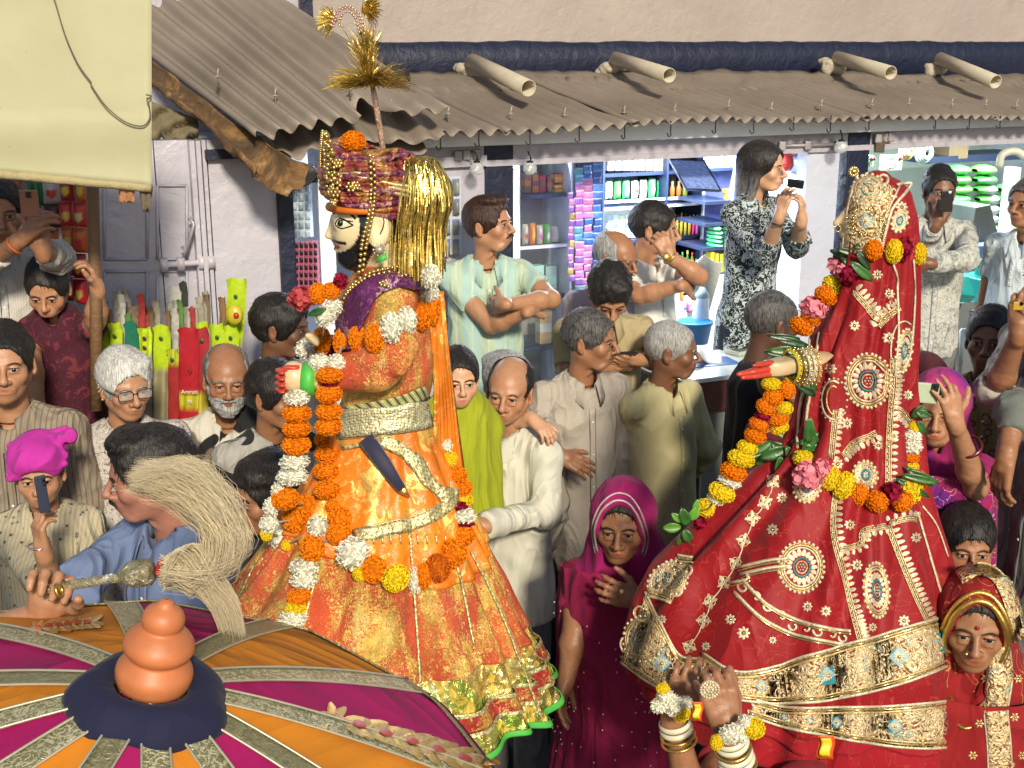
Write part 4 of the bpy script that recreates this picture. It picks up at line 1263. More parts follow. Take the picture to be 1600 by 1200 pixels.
# U1: glass showcase right of the navy pillar
u1 = unit_thing(850, 'glass fronted showcase right of the navy pillar behind the teal polo man')
for py in (303, 384, 462, 540, 250): shelf(812, 893, py, .55, .28, .02, SHB, parent=u1);
slab('side', facade_pt(811, .5), facade_pt(813, .5), .72, 2.35, .35, SHW, u1); slab('side', facade_pt(892, .5), facade_pt(895, .5), .72, 2.35, .35, SHW, u1)
slab('edge_strip', facade_pt(812, .53), facade_pt(893, .53), fp(850, 388, .53).z, fp(850, 383, .53).z, .015, SHW, u1)
slab('back_board', facade_pt(812, .84), facade_pt(893, .84), .72, 2.35, .01, flat('u1back', (.34, .31, .29), .6), u1)
for (x0, x1) in ((813, 862), (858, 892)):
 slab('glass_pane', facade_pt(x0, .50 + (.02 if x0 > 820 else 0)), facade_pt(x1, .50 + (.02 if x0 > 820 else 0)), .75, 2.5, .005, glass_mat(), u1)
OR, YE, RD, GN, BL, WH, PU, TE, BR = (.55, .16, .03), (.62, .42, .03), (.45, .03, .02), (.05, .30, .05), (.04, .12, .45), (.6, .62, .62), (.5, .06, .35), (.1, .45, .4), (.22, .1, .05)
row(862, 892, 300, 13, .62, 2, 'carton', [YE, OR], 'spice_box', 'orange and yellow spice box on the top showcase shelf', 'box', 'spice boxes in the showcase', band=[RD, YE])
row(862, 892, 284, 13, .62, 2, 'carton', [OR, RD], 'spice_box', 'red spice box lying on top of the orange ones', 'box', 'red spice boxes', band=[YE, YE])
row(816, 862, 302, 30, .66, 4, 'carton', [BR, OR, RD, BR], 'grocery_carton', 'brown red carton behind the showcase glass on the top shelf', 'box', 'brown cartons in the showcase', band=[OR, BR, BR, OR])
row(815, 860, 383, 34, .62, 4, 'pouch', [(.4, .4, .38), OR, (.45, .45, .42), GN], 'snack_packet', 'crinkled packet on the second showcase shelf', 'packet', 'mixed packets in the showcase', spot=[RD, YE, PU, WH])
row(860, 890, 383, 32, .66, 2, 'pouch', [(.55, .58, .56), (.35, .55, .6)], 'clear_packet', 'silvery clear packet on the second showcase shelf by its right side', 'packet', 'silvery packets in the showcase')
row(814, 826, 460, 30, .62, 1, 'carton', [(.65, .6, .55)], 'matchbox_pack', 'small white and red pack at the left end of the third showcase shelf', 'box', None, band=[OR])
row(828, 868, 460, 48, .66, 2, 'carton', [(.3, .55, .48), (.3, .5, .42)], 'tea_carton', 'pale green carton with a yellow emblem on the third showcase shelf', 'box', 'pale green cartons', band=[(.6, .6, .2), (.25, .55, .45)])
row(868, 890, 460, 40, .66, 2, 'carton', [(.55, .3, .45), (.4, .05, .15)], 'soap_carton', 'pink soap carton at the right end of the third showcase shelf', 'box', 'pink soap cartons')
row(838, 860, 538, 55, .62, 1, 'carton', [(.55, .38, .16)], 'photo_frame_box', 'tan box with a white ladder print low in the showcase', 'box', None, band=[(.65, .62, .5)])
row(862, 890, 538, 30, .62, 3, 'bottle', [(.2, .3, .3), (.05, .1, .2)], 'small_bottle', 'small dark bottle on the lowest showcase shelf', 'bottle', 'small dark bottles')
# sachet strips hanging from the beam
def strip_packs(px0, y0, y1, n, wpx, cols_, label, off=.25, slant=0.0):
 q = fp(px0, y0, off); root = empty('sachet_strip', q, label, 'sachet strip', 'hanging sachet strips')
 for k in range(n):
  py = y0 + (y1 - y0) * k / n; px = px0 + slant * (py - y0) + rnd.uniform(-1.5, 1.5); hp_ = (y1 - y0) / n
  c = fp(px, py + hp_ * .98, off + rnd.uniform(-.01, .015)); s_ = mpp(px, py, c.y)
  mb = pouch(c, wpx * s_, hp_ * s_ * .97, .02, vary(cols_[k % len(cols_)], rnd.uniform(.8, 1.15)), (.6, .62, .7) if k % 1 == 0 else None, (.75, .93), rot=.39 + rnd.uniform(-.4, .4), n=5)
  mb.build('sachet', PK, root, cols=True)
LB, PKK, VI = (.06, .2, .62), (.62, .25, .58), (.28, .12, .55)
strip_packs(934, 255, 470, 20, 17, [LB, (.05, .12, .45), LB, (.1, .3, .7)], 'rightmost hanging strip of blue sachets in front of the shelves')
strip_packs(919, 258, 465, 20, 17, [(.1, .3, .65), LB, PKK, PKK, PKK, PKK, PKK, PKK, LB, PKK], 'middle hanging strip of blue and pink sachets')
strip_packs(905, 262, 468, 18, 15, [(.15, .45, .65), (.12, .4, .6), PKK, PKK, VI, PKK, PKK, VI], 'hanging strip of pink and violet sachets left of the blue one')
strip_packs(893, 300, 440, 13, 9, [VI, PKK, VI, (.5, .35, .1)], 'narrow leftmost strip of violet sachets by the showcase')
strip_packs(928, 470, 500, 3, 40, [YE, RD, (.6, .1, .1)], 'short strip of red and yellow packs below the blue sachets')
# U2: main shelves
u2 = unit_thing(1020, 'navy and white shelf unit full of packs behind the man in the white T-shirt')
for py, th in ((268, .02), (316, .03), (372, .02), (430, .02), (490, .02), (240, .02)):
 shelf(942, 1108, py, 1.15, .3, th, SHB, parent=u2)
slab('edge_strip', facade_pt(944, 1.13), facade_pt(1107, 1.13), fp(1020, 314, 1.13).z, fp(1020, 310, 1.13).z, .015, SHW, u2)
slab('edge_strip', facade_pt(944, 1.13), facade_pt(1107, 1.13), fp(1020, 325, 1.13).z, fp(1020, 321, 1.13).z, .015, SHW, u2)
for px in (942, 1041, 1103): slab('upright', facade_pt(px, 1.12), facade_pt(px + 3, 1.12), .72, 2.35, .34, SHB, u2)
slab('back_board', facade_pt(943, 1.46), facade_pt(1106, 1.46), .72, 2.35, .01, SHW, u2)
slab('glass_pane', facade_pt(944, 1.11), facade_pt(1000, 1.11), fp(960, 370, 1.11).z, fp(960, 324, 1.11).z, .005, glass_mat(), u2)
row(945, 1040, 266, 20, 1.2, 8, 'carton', [(.4, .42, .42), (.45, .25, .28), (.25, .35, .45), (.4, .45, .47), (.45, .45, .45), (.2, .4, .3), (.55, .4, .12), (.4, .42, .45)], 'white_carton', 'white carton on the top shelf of the packet shop', 'box', 'white cartons on the top shelf', band=[(.5, .2, .3), WH, (.45, .5, .55), (.6, .6, .6)])
row(944, 1038, 311, 32, 1.22, 7, 'pouch', [WH, GN, (.08, .35, .15), (.5, .55, .5), (.6, .6, .6), (.06, .3, .1), (.02, .5, .08)], 'tea_pouch', 'green and white pouch on the second shelf', 'packet', 'green and white pouches', spot=[WH, WH, (.7, .7, .7), RD, GN, WH, (.02, .5, .08)])
row(1045, 1075, 311, 30, 1.22, 3, 'bottle', [(.5, .2, .04), (.45, .15, .03), (.2, .22, .04)], 'sauce_bottle', 'amber bottle on the second shelf left of the blue panel', 'bottle', 'amber bottles', band=[YE, OR, GN])
row(945, 1000, 370, 36, 1.22, 6, 'carton', [BL, WH, (.35, .5, .1), (.5, .55, .6), WH, BL], 'cream_carton', 'small blue and white carton behind the glass of the third shelf', 'box', 'blue and white cartons', band=[WH, GN, WH, BL, YE, WH])
row(1048, 1080, 370, 38, 1.2, 5, 'bottle', [(.45, .28, .04), (.35, .3, .05)], 'oil_bottle', 'golden oil bottle on the third shelf right of the T-shirt man', 'bottle', 'golden oil bottles', band=[YE, RD])
row(1080, 1102, 370, 34, 1.2, 4, 'bottle', [(.6, .05, .2), (.55, .1, .3)], 'pink_bottle', 'pink bottle at the right end of the third shelf', 'bottle', 'pink bottles', band=[WH])
row(945, 1040, 428, 34, 1.22, 8, 'carton', [(.5, .1, .1), (.1, .3, .5), (.5, .45, .1), (.45, .45, .45)], 'small_pack', 'small mixed pack on the fourth shelf left of the bottles', 'box', 'small packs on the fourth shelf', band=[WH, YE, RD, GN])
row(945, 1040, 488, 30, 1.22, 8, 'carton', [(.1, .35, .2), (.5, .25, .05), (.4, .4, .42)], 'low_pack', 'small mixed pack on the lowest visible shelf', 'box', 'packs on the lowest shelf', band=[YE, WH, RD])
row(1002, 1040, 370, 32, 1.22, 4, 'pouch', [(.5, .5, .1), (.1, .4, .2), (.5, .1, .2)], 'spice_pouch', 'colourful pouch behind the head of the T-shirt man', 'packet', 'colourful pouches on the third shelf', spot=[WH, YE])
row(1046, 1100, 428, 36, 1.2, 7, 'bottle', [GN, (.4, .3, .04), (.1, .3, .05)], 'green_bottle', 'green or golden bottle on the fourth shelf', 'bottle', 'green and golden bottles', band=[YE, RD, GN])
row(1062, 1100, 470, 18, 1.0, 4, 'pouch', [OR, WH, RD, (.5, .3, .4)], 'candy_packet', 'small bright candy packet beside the crossed arms of the T-shirt man', 'packet', 'bright candy packets', spot=[WH, OR, YE, BL])
row(1062, 1100, 488, 18, .9, 4, 'pouch', [WH, (.5, .1, .3), BR, OR], 'candy_packet', 'small candy packet in the lower row by the water jug', 'packet', 'lower row of candy packets', spot=[BL, WH, YE, RD])
# U3: white nook with yellow files right of it
u3 = unit_thing(1125, 'white shelf nook with yellow packs left of the woman filming')
for py in (262, 314, 348, 386, 426): shelf(1103, 1148, py, .8, .3, .018, SHB, parent=u3)
slab('back_board', facade_pt(1100, 1.1), facade_pt(1150, 1.1), .72, 2.35, .02, SHW, u3); slab('upright', facade_pt(1147, .78), facade_pt(1150, .78), .72, 2.35, .3, flat('nvl', (.10, .12, .35), .5), u3)
slab('cupboard', facade_pt(1104, .78), facade_pt(1147, .78), .72, fp(1125, 430, .78).z, .3, SHW, u3)
row(1130, 1141, 261, 26, .86, 2, 'carton', [(.7, .55, .02)], 'yellow_carton', 'tall yellow carton at the top of the nook', 'box', 'tall yellow cartons')
row(1106, 1128, 261, 24, .9, 2, 'carton', [WH], 'blank_carton', 'plain white carton at the top left of the nook', 'box', 'plain white cartons in the nook')
row(1130, 1144, 313, 10, .86, 1, 'pouch', [OR], 'orange_packet', 'orange packet on the nook shelf beside the blue panel', 'packet', None, dep=.1)
row(1130, 1144, 303, 10, .86, 1, 'pouch', [(.6, .3, .05)], 'orange_packet', 'light orange packet on top of the other orange packet', 'packet', None, dep=.1)
for k in range(5):
 row(1106, 1146, 385 - k * 6.5, 6, .84, 2, 'pouch', [(.06, .42, .16), (.1, .5, .22)], 'green_packet', 'flat green packet in the %s layer of the nook pile' % ('lowest', 'second', 'middle', 'fourth', 'topmost')[k], 'packet', 'pile of green packets', dep=.14, spot=[WH, GN])
row(1105, 1146, 424, 31, .84, 6, 'carton', [(.7, .62, .02), (.66, .55, .02), (.45, .6, .03)], 'yellow_pack', 'bright yellow pack standing in the row left of the woman filming', 'box', 'row of bright yellow packs')
# hanging blue tilted panel
t = MB(); pp = [fp(1046, 249, .3), fp(1100, 251, .3), fp(1126, 298, .12), fp(1073, 295, .12)]
nrm = (pp[1] - pp[0]).cross(pp[3] - pp[0]).normalized() * .012
vs = pp + [p + nrm for p in pp]
pan = empty('hanging_display', pp[0], 'tilted blue display panel with dark frame hanging over the shelves', 'display panel')
t.add([tuple(p) for p in vs], [(0, 1, 2, 3), (7, 6, 5, 4), (0, 4, 5, 1), (1, 5, 6, 2), (2, 6, 7, 3), (3, 7, 4, 0)])
mm, nt, bs = _new('blue_screen'); v = coords(nt, scale=(6, 6, 6)); f_ = noisef(nt, v, 4, 6, .7, 2)
nt.links.new(ramp(nt, f_, [(.3, (.10, .16, .45)), (.55, (.20, .30, .62)), (.7, (.34, .44, .75))]), bs.inputs['Base Color']); bs.inputs['Roughness'].default_value = .2
t.build('panel', mm, pan, smooth=False)
t = MB(); t.tube(pp, .006, 6, closed=True); t.build('frame', flat('pfr', (.02, .03, .05), .4), pan)
# newspaper bundle, jug, tub
t = MB(); c = fp(1095, 470, .35)
for k in range(9):
 a_ = -.25 + .06 * k
 t.add([tuple(c + Vector((x * .9 + a_ * z * .35 + k * .004, k * .006, z))) for x, z in ((-.015, -.08), (.03, -.08), (.04 + .005 * k, .20), (.0, .25 - abs(k - 4) * .012), (-.04 - .005 * (8 - k), .20))], [(0, 1, 2, 3, 4)])
tag(t.build('newspaper_bundle', wall_mat('newsprint', (.50, .49, .42), (.3, .3, .3), .9, .9, 90), smooth=False, thick=.003), 'folded newspapers standing upright above the white water jug', 'newspapers')
q = fp(1095, 508, .3); s_ = mpp(1095, 508, q.y)
root = empty('water_jug', q, 'white plastic water jug with grey lid beside the counter', 'jug')
t = MB(); r = 13 * s_; t.lathe([(0, 0), (r * .98, 0), (r, .01), (r * .86, 42 * s_), (r * .8, 45 * s_)], q, seg=24); t.build('jug_body', flat('jugw', (.62, .66, .66), .35), root)
t = MB(); t.lathe([(r * .84, 44 * s_), (r * .86, 50 * s_), (r * .6, 53 * s_), (r * .3, 60 * s_), (0, 60 * s_)], q, seg=24); t.build('lid', flat('jugg', (.28, .36, .38), .4), root)
q = fp(1085, 535, .25); t = MB(); r = 26 * s_; t.lathe([(0, 0), (r * .8, 0), (r, 30 * s_), (r * 1.07, 30 * s_), (r * 1.07, 34 * s_), (r * .9, 34 * s_), (0, 33 * s_)], q, seg=24)
tag(t.build('plastic_tub', flat('bluetub', (.01, .16, .42), .3)), 'bright blue plastic tub with lid under the white water jug', 'tub')

# counter with white top
c0, c1 = facade_pt(1060, -.85), facade_pt(1330, -.85)
cz = at(1150, 572, FY(1150) - .85).z
cnt = empty('counter', c0 + (.4,), 'shop counter with white top and dark red front board behind the yellow shirt man', 'counter')
slab('counter_top', c0, c1, cz - .02, cz, .42, flat('laminate', (.60, .66, .64), .25, bmp=.03), cnt, bev=.004)
slab('front_board', c0, c1, cz - .16, cz - .022, .03, flat('maroonwood', (.11, .032, .025), .35), cnt, back=.012)
slab('lower_panel', c0, c1, .0, cz - .17, .02, flat('frost', (.16, .17, .16), .3), cnt, back=.05)
for px in (1112, 1180, 1250): slab('post', facade_pt(px, -.82), facade_pt(px + 4, -.82), .0, cz - .16, .03, flat('alu', (.35, .35, .34), .35, .5), cnt)
t = MB(); p = [fp(x, y, -.81) for x, y in ((1120, 592), (1150, 590), (1151, 636), (1128, 640))]
t.add([tuple(v_) for v_ in p], [(0, 1, 2, 3)])
tag(t.build('paper_notice', wall_mat('paperp', (.52, .52, .47), (.8, .2, .2), .6, .8, 30), thick=.001), 'white paper notice with faded red print on the counter front', 'paper')
q = at(1160, 534, FY(1160) - .62); q.z = cz + .001
root = empty('calculator', q, 'pale desk calculator lying on the white counter top', 'calculator', rz=.35)
t = MB(); t.box(q + Vector((0, 0, .01)), (.15, .09, .018), rot=.35); add_bevel(t.build('case', flat('calc', (.42, .46, .38), .4), root, smooth=False), .004)
t = MB()
for i in range(5):
 for j in range(4): t.box(q + Matrix.Rotation(.35, 3, 'Z') @ Vector((-.05 + .02 * i, -.03 + .014 * j, .021)), (.013, .009, .004), rot=.35)
o_ = t.build('keys', flat('calck', (.12, .14, .12), .5), root, smooth=False); o_['kind'] = 'stuff'
t = MB(); P = np.zeros((12, 6, 3))
for i in range(12):
 for j in range(6):
  u = i / 11; P[i, j] = at(1088 + 40 * u, 566 - 12 * (j / 5) - 26 * math.exp(-((u - .1) / .3) ** 2) * .6, FY(1100) - .75 + .15 * j / 5); P[i, j, 2] = cz + .004 + .05 * math.exp(-((u - .05) / .25) ** 2)
t.grid(P); tag(t.build('open_notebook', flat('nbook', (.6, .6, .58), .6), thick=.003), 'open white notebook with a curled page on the counter', 'notebook')
t = MB(); q = at(1112, 562, FY(1112) - .72); q.z = cz + .0015; t.box(q, (.22, .14, .003), rot=.3); tag(t.build('blue_folder', flat('bfold', (.04, .12, .35), .4), smooth=False), 'blue plastic folder under the open notebook', 'folder')

# things behind the woman filming
def bag(px, py, wpx, hpx, off, c, label, band=None, rot=0, name='hanging_bag', dep=.12):
 q = fp(px, py, off); s_ = mpp(px, py, q.y); mb = pouch(q, wpx * s_, hpx * s_, dep, c, band, rot=.39 + rot, n=9)
 return tag(mb.build(name, PK, cols=True, origin=q), label, 'bag' if name == 'hanging_bag' else name.replace('_', ' '))
bag(1228, 268, 26, 30, .5, (.4, .02, .015), 'red plastic bag right of the head of the woman filming')
bag(1246, 270, 24, 26, .45, (.25, .3, .5), 'blue and white printed bag right of the red bag', (.55, .58, .6))
bag(1258, 275, 14, 36, .42, (.55, .6, .02), 'lime yellow bag half hidden by the pale panel')
slab('dark_shelf', facade_pt(1205, .6), facade_pt(1262, .6), zz(1230, 282, .6), zz(1230, 270, .6), .2, SHB, label='navy shelf behind the phone of the woman filming', cat='shelf')
q = fp(1232, 310, .7); t = MB(); t.lathe([(0, .02), (.12, .0), (.13, .01), (.13, .05), (0, .06)], q, NRM, 24); tag(t.build('grey_fan', flat('fang', (.22, .25, .27), .4)), 'round grey fan behind the raised phone', 'fan')
bag(1236, 450, 50, 90, .7, (.03, .25, .12), 'dark green sack behind the elbow of the woman filming', name='sack')
slab('dark_cabinet', facade_pt(1200, .75), facade_pt(1262, .75), .72, zz(1230, 430, .75), .3, flat('dcab', (.05, .035, .03), .5), label='dark brown cabinet behind the woman filming', cat='cabinet')

# second shop on the right
slab('wall_shelf', facade_pt(1448, 1.2), facade_pt(1600, 1.2), zz(1500, 254, 1.2), zz(1500, 243, 1.2), .3, SHB, label='navy wall shelf over the stacked rice bags', cat='shelf')
q = fp(1484, 243, 1.2);
t = MB(); t.box(fp(1482, 232, 1.3), (.16, .2, .12), rot=.39); tag(t.build('carton_box', flat('brownc', (.14, .09, .05), .7), smooth=False), 'dark brown carton on the navy wall shelf', 'box')
def junction(px, py, w, h, label):
 q = fp(px, py, .9); s_ = mpp(px, py, q.y); root = empty('switch_box', q, label, 'switch box')
 t = MB(); t.box(q, (w * s_, .05, h * s_), rot=.39); add_bevel(t.build('box', flat('ivory', (.55, .56, .45), .4), root, smooth=False), .006)
 t = MB(); c = q + NRM * .03
 for a_, b_ in (((-.28, -.3), (.1, -.3)), ((.1, -.3), (.1, .3)), ((.1, .3), (-.28, .3)), ((-.28, .3), (-.28, -.3))):
  t.tube([c + EAST * a_[0] * w * s_ + Vector((0, 0, a_[1] * h * s_)), c + EAST * b_[0] * w * s_ + Vector((0, 0, b_[1] * h * s_))], .0025, 4)
 t.build('window_outline', flat('gdark', (.08, .16, .08), .5), root)
 t = MB(); t.sphere(c + EAST * .36 * w * s_ + Vector((0, 0, .25 * h * s_)), .012, 8, 6); t.build('button', flat('redb', (.4, .02, .02), .4), root)
junction(1392, 254, 34, 24, 'ivory switch box with a red button on the green wall')
junction(1356, 252, 14, 18, 'small ivory socket beside the right navy pillar')
for px, py, r, lab, c in ((1416, 236, 12, 'coil of straw coloured twine hung on the green wall', (.5, .4, .16)), (1443, 238, 15, 'roll of whitish plastic hung beside the twine coil', (.55, .62, .56))):
 q = fp(px, py, .9); s_ = mpp(px, py, q.y); t = MB()
 for k in range(4): t.tube([q + EAST * (math.cos(a_) * (r - 2.2 * k) * s_) + Vector((0, 0, math.sin(a_) * (r - 2.2 * k) * s_)) + NRM * .012 * k for a_ in np.linspace(0, 2 * math.pi, 24, endpoint=False)], .012, 6, closed=True)
 tag(t.build('coil', flat('coil%d' % px, c, .6)), lab, 'coil')
GB = [(.06, .34, .05), (.05, .28, .06), (.10, .42, .06)]
for r_ in range(8):
 y_ = 378 - r_ * 15
 for k, (x0, x1) in enumerate(((1480, 1516), (1520, 1556), (1557, 1584))):
  if r_ > 5 and k == 2: continue
  q = fp((x0 + x1) / 2 + rnd.uniform(-3, 3), y_, .95 - .04 * k); s_ = mpp(x0, y_, q.y)
  c = GB[(r_ + k) % 3]; spot = (.5, .55, .5) if k == 1 and r_ < 6 else ((.55, .5, .03) if (r_ == 2 and k < 2) else None)
  w, h = (x1 - x0) * s_, 15 * s_
  mb = MB(); ni, nj = 10, 6
  P = np.zeros((ni * 2, nj, 3)); C = np.zeros((ni * 2, nj, 3))
  for i in range(ni * 2):
   for j in range(nj):
    u = (j / (nj - 1)); a_ = 2 * math.pi * i / (ni * 2)
    e_ = math.sin(math.pi * min(max(u, .02), .98)) ** .4
    P[i, j] = (q + EAST * ((u - .5) * w) - NRM * .09 * math.cos(a_) * e_ + Vector((0, 0, h * .5 + h * .52 * math.sin(a_) * e_)))
    C[i, j] = spot if spot and .25 < u < .9 and math.cos(a_) < .5 else c
  mb.grid(P, color=C, closed_u=True)
  tag(mb.build('rice_bag', PK, cols=True), '%s rice bag, %s of its stack, %s column' % ('green printed' if not spot else ('pale fronted' if spot[2] > .3 else 'yellow fronted'), ('lowest', 'second', 'third', 'fourth', 'fifth', 'sixth', 'seventh', 'topmost')[r_], ('left', 'middle', 'right')[k]), 'bag', 'stacked rice bags')
# dark hopper, teal juice machine, grey table
q = fp(1536, 378, .6); s_ = mpp(1536, 378, q.y)
t = MB(); t.add([tuple(q + EAST * x * s_ + Vector((0, 0, z * s_)) - NRM * y) for x, z, y in ((-22, 55, 0), (8, 58, 0), (34, 2, 0), (-28, 0, 0), (-22, 55, .35), (8, 58, .35), (34, 2, .35), (-28, 0, .35))], [(0, 3, 2, 1), (4, 5, 6, 7), (0, 1, 5, 4), (1, 2, 6, 5), (2, 3, 7, 6), (3, 0, 4, 7)])
tag(add_bevel(t.build('grey_hopper', flat('hop', (.05, .06, .055), .45), smooth=False), .006), 'dark grey metal hopper right of the man in the floral shirt', 'hopper')
root = empty('juice_machine', fp(1530, 480, .1), 'teal green crushing machine with a chrome crank on a grey cabinet', 'machine')
TL_ = flat('tealp', (.01, .26, .24), .3, bmp=.2)
def bx(px, py, wpx, hpx, off, dep, name, mt, rz=.39, tp=1.0):
 q = fp(px, py, off); s_ = mpp(px, py, q.y); t = MB(); t.box(q, (wpx * s_, dep, hpx * s_), rot=rz, taper=tp); return add_bevel(t.build(name, mt, root, smooth=False), .006)
bx(1532, 450, 56, 40, .1, .25, 'housing', TL_)
t = MB(); q = fp(1515, 455, -.1); s_ = mpp(1515, 455, q.y)
t.add([tuple(q + EAST * x * s_ + Vector((0, 0, z * s_)) - NRM * y) for x, z, y in ((-17, -4, 0), (12, -8, 0), (22, 16, .1), (-10, 18, .1), (-14, -17, .04), (14, -21, .04), (22, -16, .2), (-14, -14, .2))], [(0, 1, 2, 3), (0, 4, 5, 1), (1, 5, 6, 2), (0, 3, 7, 4), (4, 7, 6, 5)])
t.build('chute', TL_, root, smooth=False, thick=.006)
for px in (1533, 1552):
 t = MB(); q = fp(px, 432, .12); t.lathe([(.04, 0), (.04, 25 * s_), (.045, 25 * s_), (.045, 27 * s_), (0, 27 * s_)], q, seg=18); t.build('barrel', TL_, root)
t = MB(); a_, b_ = fp(1507, 414, -.05), fp(1545, 405, .0); t.tube([a_, b_], .007, 8); t.sphere(a_, .014, 10, 8); t.build('crank', flat('chromec', (.6, .6, .6), .15, 1), root)
slab('grey_cabinet', facade_pt(1502, .02), facade_pt(1560, .02), .4, fp(1530, 472, .0).z, .3, flat('gcab', (.13, .14, .15), .5), root)
t = MB()
for k in range(4): q = fp(1523, 484 + k * 5, -.0); t.box(q + NRM * .004, (.05, .006, .006), rot=.39)
t.build('vent_slots', flat('ventw', (.4, .4, .38), .5), root, smooth=False)['kind'] = 'stuff'
t = MB()
for px, py, px2, py2 in ((1502, 516, 1502, 570), (1502, 516, 1525, 516), (1540, 520, 1540, 575)): t.tube([fp(px, py, -.2), fp(px2, py2, -.2)], .012, 4)
tag(t.build('table_frame', flat('whiteframe', (.55, .58, .6), .4)), 'white metal table frame below the teal machine', 'table')
slab('blue_counter', facade_pt(1480, .45), facade_pt(1680, .45), .4, fp(1530, 385, .45).z, .3, flat('bluec', (.05, .09, .22), .5), label='blue painted cabinet behind the teal machine', cat='cabinet')
t = MB(); q = fp(1440, 508, -.3); t.box(q + Vector((0, .0, -.12)), (.22, .2, .24), rot=.39); tag(t.build('carton_box', flat('cartgrey', (.30, .29, .27), .6), smooth=False), "grey carton under the crossed arms' height of the floral shirt man", 'box')
slab('white_post', facade_pt(1582, .1), facade_pt(1592, .1), .4, zz(1590, 262, .1), .08, WHITEP, label='white door post at the far right of the rice shop', cat='door post')
t = MB(); q = fp(1578, 262, -.02); s_ = mpp(1578, 262, q.y); t.tube(bez([q + Vector((-.06, 0, .0)), q + Vector((-.05, 0, .07)), q + Vector((.02, 0, .09)), q + Vector((.09, 0, .05))], 12), .022, 8)
tag(t.build('ivory_bracket', flat('ivory', (.55, .56, .45), .4)), 'curved ivory plastic bracket at the top right of the rice shop', 'bracket')

# small shop behind the groom figure: cards with little packets, white panels
def card(px0, px1, py0, py1, off, rows_, cols_, c, pc, label, itemname='blister_pack', bulge=.012, backc=None):
 a_ = fp(px0, py1, off); b_ = fp(px1, py0, off); s_ = mpp(px0, py0, a_.y)
 root = empty('display_card', a_, label, 'display card')
 slab('card', (a_.x, a_.y), (b_.x, b_.y), a_.z, b_.z, .006, flat('card%s' % label[:14], backc or c, .5, var=.04), root)
 for i in range(rows_):
  for j in range(cols_):
   q = fp(px0 + (px1 - px0) * (j + .5) / cols_, py0 + (py1 - py0) * (i + .96) / rows_, off - .008)
   mb = pouch(q, (px1 - px0) / cols_ * s_ * .8, (py1 - py0) / rows_ * s_ * .82, bulge * 2, vary(pc, rnd.uniform(.7, 1.3)), c, (.8, 1), rot=.39, n=5)
   mb.build(itemname, PK, root, cols=True)
 return root
card(455, 486, 272, 372, .2, 7, 3, (.5, .58, .66), (.3, .38, .42), 'white card of small blister packs left of the groom figure')
card(460, 497, 376, 456, .14, 7, 5, (.45, .12, .2), (.03, .02, .03), 'dark card dotted with pink bead packs left of the groom figure')
slab('white_board', facade_pt(497, .1), facade_pt(521, .1), .72, zz(510, 245, .1), .02, WHITEP, label="upright white board behind the groom figure's face", cat='board')
card(676, 720, 275, 400, -.03, 4, 3, (.16, .2, .42), (.20, .22, .20), 'hanging card of scrubber pouches left of the teal polo man', bulge=.03, backc=(.5, .52, .6))
t = MB(); q = fp(691, 440, -.1); s_ = mpp(691, 440, q.y)
t.lathe([(30 * s_ * .5, 0), (30 * s_ * .45, 20 * s_), (30 * s_ * .2, 36 * s_), (.006, 48 * s_)], q, seg=16)
tag(t.build('red_funnel', flat('redf', (.5, .02, .02), .35)), 'red plastic cone hanging left of the teal polo shoulder', 'funnel')
slab('small_shop_shelf', facade_pt(640, .02), facade_pt(700, .02), zz(670, 460, 0), zz(670, 446, 0), .02, SHB, back=-.04, label='pale shelf edge behind the white garland', cat='shelf')
row(684, 702, 520, 26, -.06, 2, 'carton', [(.5, .05, .1), (.5, .2, .05)], 'small_carton', 'small bright carton behind the groom figure\'s shoulder garland', 'box', 'small bright cartons', band=[WH])
# cream banner, snack stall, incense stall
BY = 3.75
ban = empty('cream_banner', at(100, 285, BY), 'large cream cloth banner on a frame hanging in the upper left corner', 'banner')
m, nt, bs = _new('banner_cloth'); v = coords(nt)
c = ramp(nt, noisef(nt, v, 2.5, 4), [(.3, (.42, .41, .25)), (.7, (.48, .47, .30))])
sp = ramp(nt, noisef(nt, v, 70, 2), [(.74, (0, 0, 0)), (.78, (1, 1, 1))]); c = mixc(nt, sp, c, (.35, .3, .18))
nt.links.new(c, bs.inputs['Base Color']); bs.inputs['Roughness'].default_value = .7; bump(nt, bs, noisef(nt, v, 5, 3), .25, .02); BANM = m
P = np.zeros((40, 40, 3))
for i in range(40):
 for j in range(40):
  px = -260 + 497 * i / 39; yb = 268 + 22 * (px + 0) / 237 if px > 0 else 268
  py = -60 + (yb - (-60)) * j / 39
  w = .006 * math.sin(py * .05 + 1) * (py > 180) + .008 * noise.noise((px * .01, py * .01, 0))
  P[i, j] = at(px, py, BY + w)
t = MB(); t.grid(P); t.build('cloth', BANM, ban, thick=.002)
t = MB()
for k in range(1):
 pts = [at(-260 + 497 * i / 30, 272 + (22 * max(0, -260 + 497 * i / 30) / 237) + 1.5 * noise.noise((i * .7, 0, 0)), BY + .01) for i in range(31)]
 t.tube(pts, .014, 8)
t.tube([at(232, y, BY + .02) for y in range(-60, 300, 20)], .008, 6)
t.build('frame', wall_mat('rustframe', (.40, .34, .18), (.5, .3, .15), .9, .8, 40), ban)
for (x, y, w, h, c) in ((198, 292, 24, 26, (.40, .20, .10)), (228, 292, 22, 40, (.16, .13, .09))):
 P = np.zeros((7, 7, 3))
 for i in range(7):
  for j in range(7):
   P[i, j] = at(x + (i / 6 - .5) * w * (1 - .5 * (j / 6) * (w < 23)), y + h * j / 6 * (1 if i % 2 else .93), BY + .02 + .008 * math.sin(i * 2 + j))
 t = MB(); t.grid(P); tag(t.build('cloth_scrap', fabric('scrap%d' % x, c), thick=.002), 'torn %s scrap hanging from the lower edge of the cream banner' % ('orange brown' if x < 210 else 'dark olive'), 'cloth scrap')
